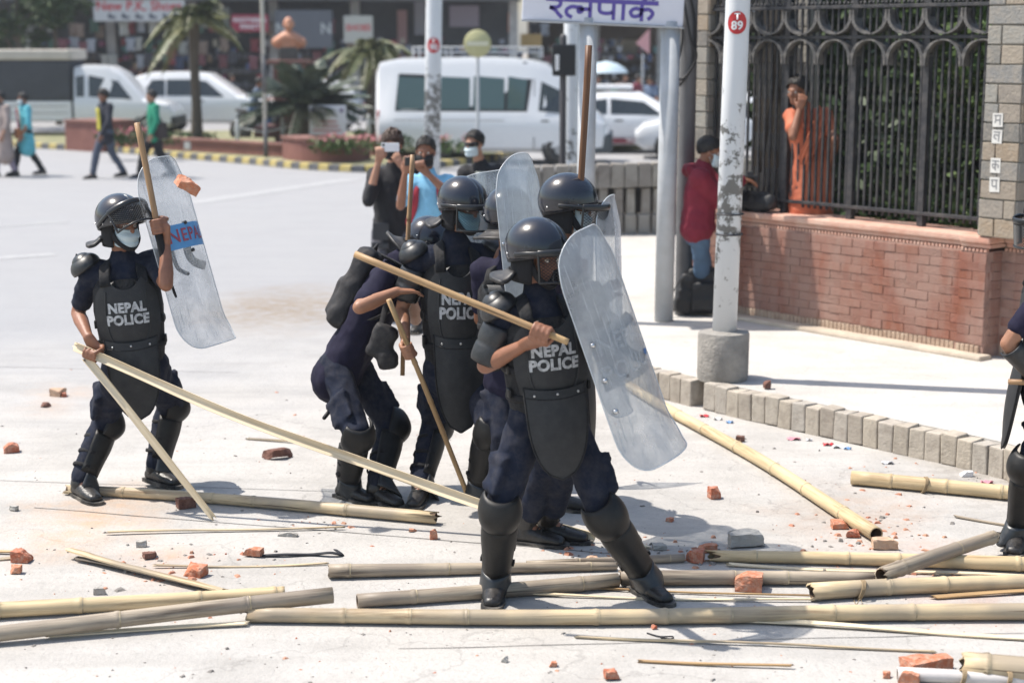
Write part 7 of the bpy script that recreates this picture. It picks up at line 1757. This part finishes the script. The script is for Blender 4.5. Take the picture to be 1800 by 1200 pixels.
def pole(name, label, cat, a, b, r0, r1, m, node=.34, hollow=True, bend=.0, seed=0, group=None, n=16, bulge=.10, jag=0.0, sag=0.0):
    rnd = random.Random(seed * 7 + 1); L_ = (b - a).length; M = axis_frame(a, b); root = thing(name, label, cat, M=M, group=group)
    xs = [0.0]; x = rnd.uniform(.08, node); nodes = []
    while x < L_ - .03: nodes.append(x); x += node * rnd.uniform(.55, 1.3)
    st = {0.0: 0, L_: 0}
    for q in nodes:
        for d, kk in ((-.022, .1), (-.008, .75), (0, 1.0), (.007, .5), (.012, -.25), (.03, 0)):
            if 0 < q + d < L_: st[q + d] = kk
    for i in range(1, int(L_ / .12)): st.setdefault(i * .12, 0)
    xs = sorted(st); vs = []; fs = []
    ph = rnd.uniform(0, 6)
    for x in xs:
        t = x / L_; r = (r0 + (r1 - r0) * t) * (1 + bulge * st[x]) * (1 + .015 * sin(x * 5 + ph)); cy = bend * sin(pi * t) + .016 * sin(x * 2.1 + ph); cz = sag * sin(pi * t)
        for j in range(n):
            an = 2 * pi * j / n; dx = 0
            if jag and x in (0.0, L_): dx = rnd.uniform(-jag, jag) * .5
            vs.append(V(x + dx, cy + r * cos(an), cz + r * sin(an)))
    K = len(xs)
    for i in range(K - 1):
        for j in range(n): fs.append((i * n + j, i * n + (j + 1) % n, (i + 1) * n + (j + 1) % n, (i + 1) * n + j))
    t = MB()
    if not hollow: fs += [tuple(range(n - 1, -1, -1)), tuple((K - 1) * n + j for j in range(n))]
    else:                                              # cut face ring and dark bore at both ends
        for base, x, sgn in ((0, 0.0, 1), ((K - 1) * n, L_, -1)):
            k0 = len(vs); r = r0 if sgn > 0 else r1; cy = .016 * sin(x * 2.1 + ph)
            vs += [V(vs[base + j].x, cy + r * .80 * cos(2 * pi * j / n), r * .80 * sin(2 * pi * j / n)) for j in range(n)]
            for j in range(n): q = (base + j, base + (j + 1) % n, k0 + (j + 1) % n, k0 + j); fs.append(q if sgn < 0 else tuple(reversed(q)))
    t.add(vs, fs); t.build('culm' if hollow else 'shaft', m, root, fix=not hollow)
    if hollow:
        for x in nodes:
            tt = x / L_; r = (r0 + (r1 - r0) * tt) * (1 + .015 * sin(x * 5 + ph)); cy = bend * sin(pi * tt) + .016 * sin(x * 2.1 + ph); g_ = MB(); g_.lathe([(r * 1.0, x + .002), (r * 1.045, x + .006), (r * 1.045, x + .010), (r * 1.0, x + .013)], n, (0, cy, sag * sin(pi * tt)), 'x', cap=False); g_.build('node_ring', NODEM, root)
    if hollow:
        for x, sgn, r in ((0.0, 1, r0), (L_, -1, r1)):
            t = MB(); cy = .016 * sin(x * 2.1 + ph); t.lathe([(r * .80, x + sgn * .0), (r * .78, x + sgn * .10), (.003, x + sgn * .11)], n, (0, cy, 0), 'x', cap=False); t.build('bore', INSIDE, root, fix=False)
    return root
def strip(name, label, a, b, w, th, m, roll=0.0, bend=.0, seed=0, group=None, curve=1.0, taper=.8, node=.36):
    """split bamboo: a curved sliver of the culm wall, inner face up unless rolled"""
    rnd = random.Random(seed + 5); L_ = (b - a).length; M = axis_frame(a, b) @ Matrix.Rotation(roll, 4, 'X'); root = thing(name, label, 'bamboo strip', M=M, group=group)
    n = max(10, int(L_ / .06)); vs = []; fs = []; k = 6; nd = rnd.uniform(.1, node)
    for i in range(n + 1):
        x = L_ * i / n; t = i / n; ww = w * (1 + (taper - 1) * t) * (1 + .04 * sin(x * 9 + seed)); dn = min(abs((x - nd) % node), node - abs((x - nd) % node)); bl = max(0, 1 - dn / .03) * th * .35
        cy = bend * sin(pi * t) + .006 * sin(x * 4 + seed); cz = .004 * sin(x * 5 + seed) + (.25 * bend) * sin(pi * t)
        pts = []
        for j in range(k + 1): u = j / k - .5; pts.append(V(x, cy + u * ww, cz + curve * (u * u) * ww * .9 - bl))
        for j in range(k, -1, -1): u = j / k - .5; pts.append(V(x, cy + u * ww * .92, cz + curve * (u * u) * ww * .9 + th))
        if i in (0, n): pts = [p + V(rnd.uniform(-.02, .02), 0, 0) for p in pts]
        vs += pts
    c = 2 * (k + 1)
    for i in range(n):
        for j in range(c): fs.append((i * c + j, i * c + (j + 1) % c, (i + 1) * c + (j + 1) % c, (i + 1) * c + j))
    fs += [tuple(range(c)), tuple(n * c + j for j in range(c - 1, -1, -1))]
    t = MB(); t.add(vs, fs); t.build('sliver', m, root, sharp=40); return root
def held(key, name, label, m, cat='stick', node=.30, bulge=.05): a, b, r = rods[key]; return pole(name, label, cat, a, b, r, r * .95, m, node=node, hollow=False, seed=len(key) + ord(key[0]), n=12, bulge=bulge)
abat = held('A_baton', 'wooden_baton', 'long wooden baton raised beside the left officer shield', BS, bulge=.0)
held('C_stick', 'cane_stick', 'cane stick held point down by the middle officer', BT, bulge=.12)
held('D_stick', 'wooden_stick', 'long wooden stick pointed over the shoulder by the front officer', BT, bulge=.02)
held('E_stick', 'wooden_stick', 'dark reddish stick standing up behind the profile officer helmet', BD, bulge=.02)
held('B_stick', 'cane_stick', 'knotty cane rising behind the middle officer shoulder', BS, bulge=.12)
held('G_stick', 'wooden_stick', 'short end of a brown stick held by the officer at the right edge', BS, bulge=.0)
ba, bb, _ = rods['A_baton']; t = MB(); ax_ = (bb - ba).normalized(); t.tube([bb - ax_ * .20, bb + ax_ * .005], [.0205, .0215], n=12); t.tube(catmull([bb, bb + V(.03, -.01, -.08), bb + V(.055, -.01, -.16), bb + V(.04, -.01, -.13), bb + V(.02, -.01, -.04)], 5), [.005] * 21, n=6); g_ = t.build('grip', LINER, abat); g_.matrix_parent_inverse = axis_frame(ba, bb).inverted(); g_['label'] = 'black grip with wrist loop'
strip('split_bamboo', 'long split bamboo held by the left officer, trailing to the front officer', *[q for q in rods['A_strip_long'][:2]], .050, .008, BP, roll=pi / 2 * 1.0 - .3, bend=-.05, seed=1, taper=1.1)
strip('split_bamboo', 'short split bamboo held point down by the left officer', *[q for q in rods['A_strip_short'][:2]], .046, .008, BP, roll=pi / 2 - .5, bend=.01, seed=2)
def gp(px, py, z): return gnd(px, py, z)
POLES = [  # label, end pixels (image left -> right), radii, material, lift, bend, jag
 ('long straw bamboo pole across the foreground', (434, 1082), (1990, 1072), .032, .038, BM, 0, -.03, .02),
 ('straw bamboo pole at lower left, upper of the crossing pair', (-120, 1080), (500, 1040), .037, .032, BY, .0, 0, 0),
 ('weathered grey bamboo pole crossing over the straw one at lower left', (-120, 1124), (586, 1047), .034, .036, BG, .0, .0, .0),
 ('grey bamboo pole with open left end behind the front officer feet', (578, 1001), (1085, 996), .034, .020, BG, 0, 0, .01),
 ('grey bamboo pole running from hollow end through the front officer stance', (628, 1056), (1085, 1018), .032, .034, BG, 0, 0, .0),
 ('grey bamboo pole behind the red brick, right of the front officer', (1090, 1014), (1540, 1018), .036, .030, BG, 0, 0, .02),
 ('thin brown bamboo pole just behind the front officer', (925, 990), (1204, 981), .018, .020, BG, 0, 0, .0),
 ('straw bamboo pole with splintered left end and reddish right half', (1256, 976), (1960, 996), .028, .038, BY, 0, 0, .10),
 ('bamboo pole with wide hollow end and wire tie at right', (1428, 1041), (1960, 1018), .040, .034, BM, 0, .03, .03),
 ('short bamboo pole slanting over the others at right', (1552, 1030), (1748, 950), .037, .033, BG, .04, 0, .06),
 ('straw bamboo pole lying diagonally from the kerb to the rubble', (1100, 675), (1545, 938), .034, .039, BY, 0, .02, 0),
 ('tied straw bamboo pole beside the kerb at right', (1496, 840), (1960, 882), .040, .040, BY, 0, 0, 0),
 ('bamboo pole under the left officer boots', (118, 860), (768, 908), .027, .034, BM, 0, .03, .08),
 ('broken half bamboo at the lower right corner', (1694, 1166), (1960, 1190), .056, .056, BM, 0, 0, .04)]
for i, (lb, p, q, r0, r1, m, lift, bend, jag) in enumerate(POLES):
    a, b = gp(*p, r0 + .004), gp(*q, r1 + .004 + lift)
    if i == 2: b = gp(*q, r1 + .055)
    if i == 9: a.z += .05; b.z += .02
    if i == 6: a.z += 0
    pole('bamboo_pole', lb, 'bamboo pole', a, b, r0, r1, m, seed=i + 3, bend=bend, jag=jag, node=.44, group='bamboo poles on the road')
a, b = gp(1578, 1186, .03), gp(1900, 1202, .03); pole('white_pipe', 'whitish pipe tied with cord at the lower right corner', 'pipe', a, b, .028, .028, mat('pale_pipe', (.55, .52, .50), .6, var=.15), node=9, seed=44)
TWINE = mat('twine', (.26, .19, .11), .9)
for i, (px, py, r, lb) in enumerate(((1625, 852, .044, 'rope tie on the bamboo beside the kerb'), (1514, 1036, .042, 'wire tie on the bamboo with the wide hollow end'), (1690, 1192, .034, 'cord tie on the whitish pipe'), (1770, 1196, .034, 'second cord tie on the whitish pipe'))):
    t = MB(); c = gp(px, py, r)
    for k in range(3): t.tube([c + V(.006 * k - .008 + .012 * sin(a_), r * cos(a_) * .99, r * sin(a_) * 1.02) for a_ in np.arange(0, 6.28, .35)], [.004] * 18, closed=True, n=5)
    tag(t.build('rope_tie', TWINE), lb, 'rope tie', 'ties on the bamboo')
t = MB(); t.tube(catmull([gp(1500, 1050, .004), gp(1505, 1062, .01), gp(1512, 1052, .02), gp(1516, 1060, .004)], 4), [.002] * 13, n=4); tag(t.build('loose_wire', TWINE), 'loose end of wire below the hollow bamboo', 'wire')
STRIPS = [('thin bamboo sliver on the road below the left officer', (190, 938), (602, 928), .022, BM), ('thin bamboo sliver ending at the open grey pole', (272, 996), (572, 990), .018, BM), ('bamboo sliver lying nearest the bottom left', (86, 1118), (432, 1098), .028, BP), ('long thin bamboo sliver at the bottom right of centre', (1016, 1118), (1640, 1144), .018, BM),
 ('short thin bamboo sliver nearest the bottom edge', (1124, 1160), (1392, 1173), .018, BT), ('pale bamboo sliver under the long foreground pole at right', (1272, 1090), (1960, 1132), .034, BP), ('thin tan sliver behind the long foreground pole', (904, 1032), (1430, 1049), .016, BT), ('pale sliver just behind the long foreground pole', (935, 1046), (1438, 1056), .018, BP), ('pale sliver below the splintered straw pole', (1280, 993), (1960, 1018), .024, BP),
 ('short dark sliver beside the kerb pole', (1680, 907), (1768, 922), .026, BG), ('short sliver left of the bent officer boots', (434, 770), (530, 778), .026, BM), ('tan sliver under the hollow ended pole at right', (1640, 1050), (1900, 1036), .03, BT), ('pale sliver leaving the front officer heel', (975, 925), (1140, 962), .028, BP), ('sliver end at the far left edge', (-40, 968), (22, 972), .03, BT), ('second sliver end at the far left edge', (-60, 984), (24, 980), .03, BM)]
for i, (lb, p, q, w, m) in enumerate(STRIPS): strip('bamboo_sliver', lb, gp(*p, .007), gp(*q, .007), w, .006, m, seed=20 + i, bend=random.Random(i).uniform(-.015, .015), roll=.1 * (i % 3), curve=.5, group='bamboo slivers on the road')
strip('cracked_bamboo', 'cracked half bamboo raising orange dust at lower left', gp(126, 962, .05), gp(398, 1036, .03), .075, .008, BM, seed=50, roll=pi * .85, curve=1.1); strip('cracked_bamboo', 'dark splinter under the cracked half bamboo', gp(135, 984, .01), gp(350, 1030, .01), .03, .006, BG, seed=51)
STRAPM = mat('black_webbing', (.010, .011, .016), .8); t = MB(); t.tube(catmull([gp(462, 976, .006), gp(500, 974, .012), gp(545, 974, .006), gp(580, 971, .02), gp(600, 974, .008), gp(590, 966, .015)], 6), [(.016, .005)] * 31, right=V(0, 1, 0), n=6); tag(t.build('black_strap', STRAPM), 'black strap lying on the road beside a brick piece', 'strap')
t = MB(); t.tube(catmull([gp(1138, 1112, .004), gp(1160, 1118, .006), gp(1182, 1118, .01), (gp(1180, 1122, .004)), gp(1162, 1120, .004)], 5), [.0035] * 21, n=5); tag(t.build('tangled_string', STRAPM), 'small black string on the road at bottom centre', 'string')

# ------------------------------------------------------------------ bricks and rubble
RBR = rand_mat('rubble_brick', [(.42, .13, .065), (.50, .20, .11), (.38, .11, .06), (.46, .17, .10)], dirt=(.50, .34, .26), dirtamt=.8, nscale=34, bump=1.0, bs=70)
CONB = rand_mat('rubble_concrete', [(.42, .40, .365), (.36, .345, .32)], dirt=(.27, .25, .225), nscale=20, bump=1.0)
PALEB = rand_mat('rubble_pale', [(.52, .38, .27), (.50, .34, .24)], dirt=(.40, .22, .14), nscale=20, bump=1.0); DARKB = rand_mat('rubble_dark', [(.13, .06, .045), (.16, .08, .06)], dirt=(.25, .15, .12), nscale=20, bump=.9)
def chunk(size, seed, cut=.35):
    rnd = random.Random(seed); bm = bmesh.new(); bmesh.ops.create_cube(bm, size=1.0); bmesh.ops.subdivide_edges(bm, edges=bm.edges[:], cuts=6, use_grid_fill=True)
    for w in bm.verts: w.co = V(w.co.x * size[0], w.co.y * size[1], w.co.z * size[2])
    for k in range(2):
        nn = V(rnd.uniform(-1, 1), rnd.uniform(-.6, .6), rnd.uniform(-.1, 1)).normalized(); d = cut * min(size) * rnd.uniform(.75, 1.15) + .12 * max(size)
        for w in bm.verts:
            e = w.co.dot(nn) - d
            if e > 0: w.co -= nn * e * .95
    for w in bm.verts: p = w.co * 22 + V(seed, 0, 0); w.co += V(noise.noise(p), noise.noise(p + V(9, 0, 0)), noise.noise(p + V(0, 9, 0))) * .05 * max(size) * .6; p = w.co * 70 + V(seed, 3, 0); w.co += V(noise.noise(p), noise.noise(p + V(9, 0, 0)), noise.noise(p + V(0, 9, 0))) * .0035
    me = bpy.data.meshes.new('piece'); bm.to_mesh(me); bm.free(); return me
BRK = [  # px, py(bottom), size m, material, label
 (18, 796, (.09, .07, .055), RBR, 'brick piece at the far left edge'), (100, 697, (.09, .08, .055), PALEB, 'pale rubble lump left of the left officer knee'), (112, 698, (.035, .03, .03), RBR, 'small red chip touching the pale rubble lump'), (79, 716, (.075, .05, .022), DARKB, 'flat dark brick flake left of the left officer'), (226, 704, (.07, .06, .04), RBR, 'red brick piece between the left officer legs'),
 (762, 948, (.038, .03, .05), RBR, 'upright small brick piece under the split bamboo'), (1256, 877, (.06, .055, .062), RBR, 'upright orange brick piece right of the front officer shield'), (1318, 1040, (.125, .09, .075), RBR, 'large broken red brick on the grey bamboo pole'), (1222, 990, (.09, .07, .06), RBR, 'brick half at the splintered bamboo end'), (1244, 972, (.10, .06, .04), RBR, 'flat brick half behind the one at the splintered end'),
 (1478, 930, (.09, .06, .04), RBR, 'brick flake under the diagonal bamboo pole'), (1500, 945, (.07, .05, .03), RBR, 'dirty brick bits left of the diagonal pole hollow end'), (1560, 966, (.14, .07, .045), PALEB, 'pale cored brick at the diagonal pole hollow end'), (445, 979, (.09, .05, .035), RBR, 'brick piece at the end of the black strap'), (342, 1014, (.10, .07, .05), RBR, 'brick piece beside the cracked half bamboo'),
 (265, 982, (.08, .05, .028), DARKB, 'flat brown brick flake behind the cracked bamboo'), (36, 989, (.09, .07, .055), RBR, 'wedge shaped brick piece at lower left edge'), (27, 1009, (.05, .04, .035), RBR, 'small brick chip below the wedge shaped one'), (1302, 777, (.05, .04, .035), DARKB, 'dark brick lump near the kerb'), (1078, 1195, (.07, .04, .03), RBR, 'brick chip at the bottom edge'),
 (1632, 1184, (.20, .09, .05), RBR, 'brick slab behind the whitish pipe'), (1600, 1205, (.08, .06, .05), RBR, 'brick lump cut by the bottom edge'), (325, 894, (.095, .07, .055), DARKB, 'dark brick under the left officer boot'), (488, 808, (.24, .06, .04), DARKB, 'flat dark plank piece left of the bent officer'), (1318, 962, (.235, .11, .062), CONB, 'grey concrete block beside the splintered bamboo'),
 (1560, 1192, (.03, .03, .02), RBR, 'small chip near the bottom edge'), (1150, 1106, (.02, .02, .015), RBR, 'tiny red chip before the long pole'), (972, 1172, (.03, .025, .018), RBR, 'small red chip at bottom centre'), (887, 1164, (.025, .02, .022), CONB, 'small dark stone at bottom centre'), (175, 1045, (.055, .03, .03), CONB, 'dark stone behind the straw pole at lower left'), (248, 962, (.05, .03, .03), CONB, 'grey stone chip above the cracked bamboo'), (24, 898, (.04, .03, .025), CONB, 'grey stone at the left edge'),
 (1178, 917, (.035, .03, .02), RBR, 'orange chip right of the front officer knee'), (1040, 990, (.055, .04, .03), PALEB, 'pale brick chip between the front officer legs'), (1160, 967, (.07, .05, .025), CONB, 'grey stone right of the front officer shin'), (726, 935, (.04, .03, .012), RBR, 'thin brick flake left of the upright small piece'), (506, 943, (.10, .03, .02), CONB, 'grey splinter of mortar beside the black strap'), (1700, 838, (.07, .035, .03), mat('white_cup', (.7, .7, .7), .6), 'crushed white paper cup at the kerb'), (1350, 683, (.05, .045, .05), DARKB, 'dark lump on the footpath by the lamp post')]
for i, (px, py, sz, m, lb) in enumerate(BRK):
    gz_ = PZ if 'footpath' in lb else 0; s = 1.0; me = chunk(sz, 100 + i); zmin = min(w.co.z for w in me.vertices)
    o = link('brick_piece' if m in (RBR, PALEB, DARKB) else 'rubble_piece', me, m, None, Matrix.Translation(gnd(px, py, gz_) + V(0, sz[1] * .4, -zmin + (.0 if 'on the grey' not in lb else .0))) @ Matrix.Rotation(random.Random(i).uniform(-.5, .5), 4, 'Z'))
    tag(o, lb, 'rubble' if m not in (RBR, PALEB, DARKB) else 'brick piece', 'loose rubble on the road')
me = chunk((.115, .075, .06), 501); tag(link('thrown_brick', me, RBR, None, Matrix.Translation(at(330, 325, 8.6)) @ Matrix.Rotation(.6, 4, 'Y') @ Matrix.Rotation(.5, 4, 'Z')), 'orange brick in mid air before the left officer shield', 'brick piece')
# grit: far too many crumbs to count
rnd = random.Random(77); t = MB(); t2 = MB()
def crumb(mb_, p, s):
    ca, sa = cos(rnd.uniform(0, 3)), sin(rnd.uniform(0, 3)); ax, ay, az = s * rnd.uniform(.6, 1.3), s * rnd.uniform(.5, 1.0), s * rnd.uniform(.35, .8); vs = []
    for x in (-1, 1):
        for y in (-1, 1):
            for z in (0, 1):
                k = .55 if z else 1.0; a, b = x * ax * k * rnd.uniform(.6, 1.2), y * ay * k * rnd.uniform(.6, 1.2); vs.append(p + V(a * ca - b * sa, a * sa + b * ca, z * az * rnd.uniform(.6, 1.2)))
    mb_.add(vs, [(0, 1, 3, 2), (4, 6, 7, 5), (0, 4, 5, 1), (2, 3, 7, 6), (0, 2, 6, 4), (1, 5, 7, 3)])
for _ in range(900):
    px, py = rnd.uniform(-150, 1950), 640 + 620 * rnd.random() ** .8; p = gnd(px, py)
    if px > 1150 and py < 700 + (px - 1150) * .25: continue
    crumb(t if rnd.random() < .3 else t2, p, rnd.choice((.003, .003, .004, .005, .006, .010)))
for cx, cy, n, sx_, sy_ in ((1230, 972, 70, 40, 12), (1510, 935, 120, 60, 22), (1040, 965, 60, 60, 14), (560, 920, 20, 30, 8), (1560, 1010, 60, 90, 10), (300, 1000, 60, 90, 25), (1650, 830, 60, 120, 22)):
    for _ in range(n): crumb(t if rnd.random() < .6 else t2, gnd(cx + rnd.gauss(0, sx_), cy + rnd.gauss(0, sy_)), rnd.choice((.004, .006, .008, .012, .018)))
tag(t.build('brick_crumbs', mat('crumb_red', (.36, .13, .08), .9, col2=(.46, .27, .18), vscale=4), smooth=False), 'red brick crumbs strewn over the road', 'rubble', kind='stuff')
tag(t2.build('grit', mat('crumb_dark', (.12, .11, .10), .9, col2=(.28, .26, .24), vscale=4), smooth=False), 'dark grit strewn over the road', 'grit', kind='stuff')
# litter along the kerb
rnd = random.Random(9); LIT = [('red', (.5, .04, .05)), ('white', (.7, .7, .7)), ('blue', (.15, .3, .55)), ('pink', (.6, .25, .3)), ('silver', (.5, .5, .52))]
for i, (px, py) in enumerate(((1238, 730), (1262, 735), (1283, 741), (1395, 770), (1422, 772), (1456, 780), (1475, 784), (1490, 787), (1735, 846), (1560, 812))):
    nm, c = LIT[i % 5]; t = MB(); p = gnd(px, py, .01); s = rnd.uniform(.02, .045); t.grid(lambda u, v: (p.x + (u - .5) * s * 2, p.y + (v - .5) * s, p.z + .012 * sin(u * 7 + i) * cos(v * 5)), 5, 4, .0015)
    tag(t.build('litter', mat('litter_' + nm, c, .5)), ['red', 'white', 'blue', 'pink', 'silver'][i % 5] + ' scrap of litter at the foot of the kerb' + [', left group', ', middle group'][i > 4], 'litter', 'litter along the kerb')
# no overhead cables are built
# ------------------------------------------------------------------ thin sunlit haze over the square
m, N, L, b = node_mat('air_haze')
N.remove(b); pv = N.new('ShaderNodeVolumePrincipled'); pv.inputs['Color'].default_value = (.86, .90, .96, 1); pv.inputs['Density'].default_value = .0008; pv.inputs['Anisotropy'].default_value = .25
L.new(pv.outputs[0], N['Material Output'].inputs['Volume'])
t = MB(); t.box((0, 0, 5.9), (1240, 1240, 13.9)); tag(t.build('haze', m, smooth=False), 'thin dusty air over the square', 'haze', kind='stuff')
scene.cycles.volume_bounces = 0
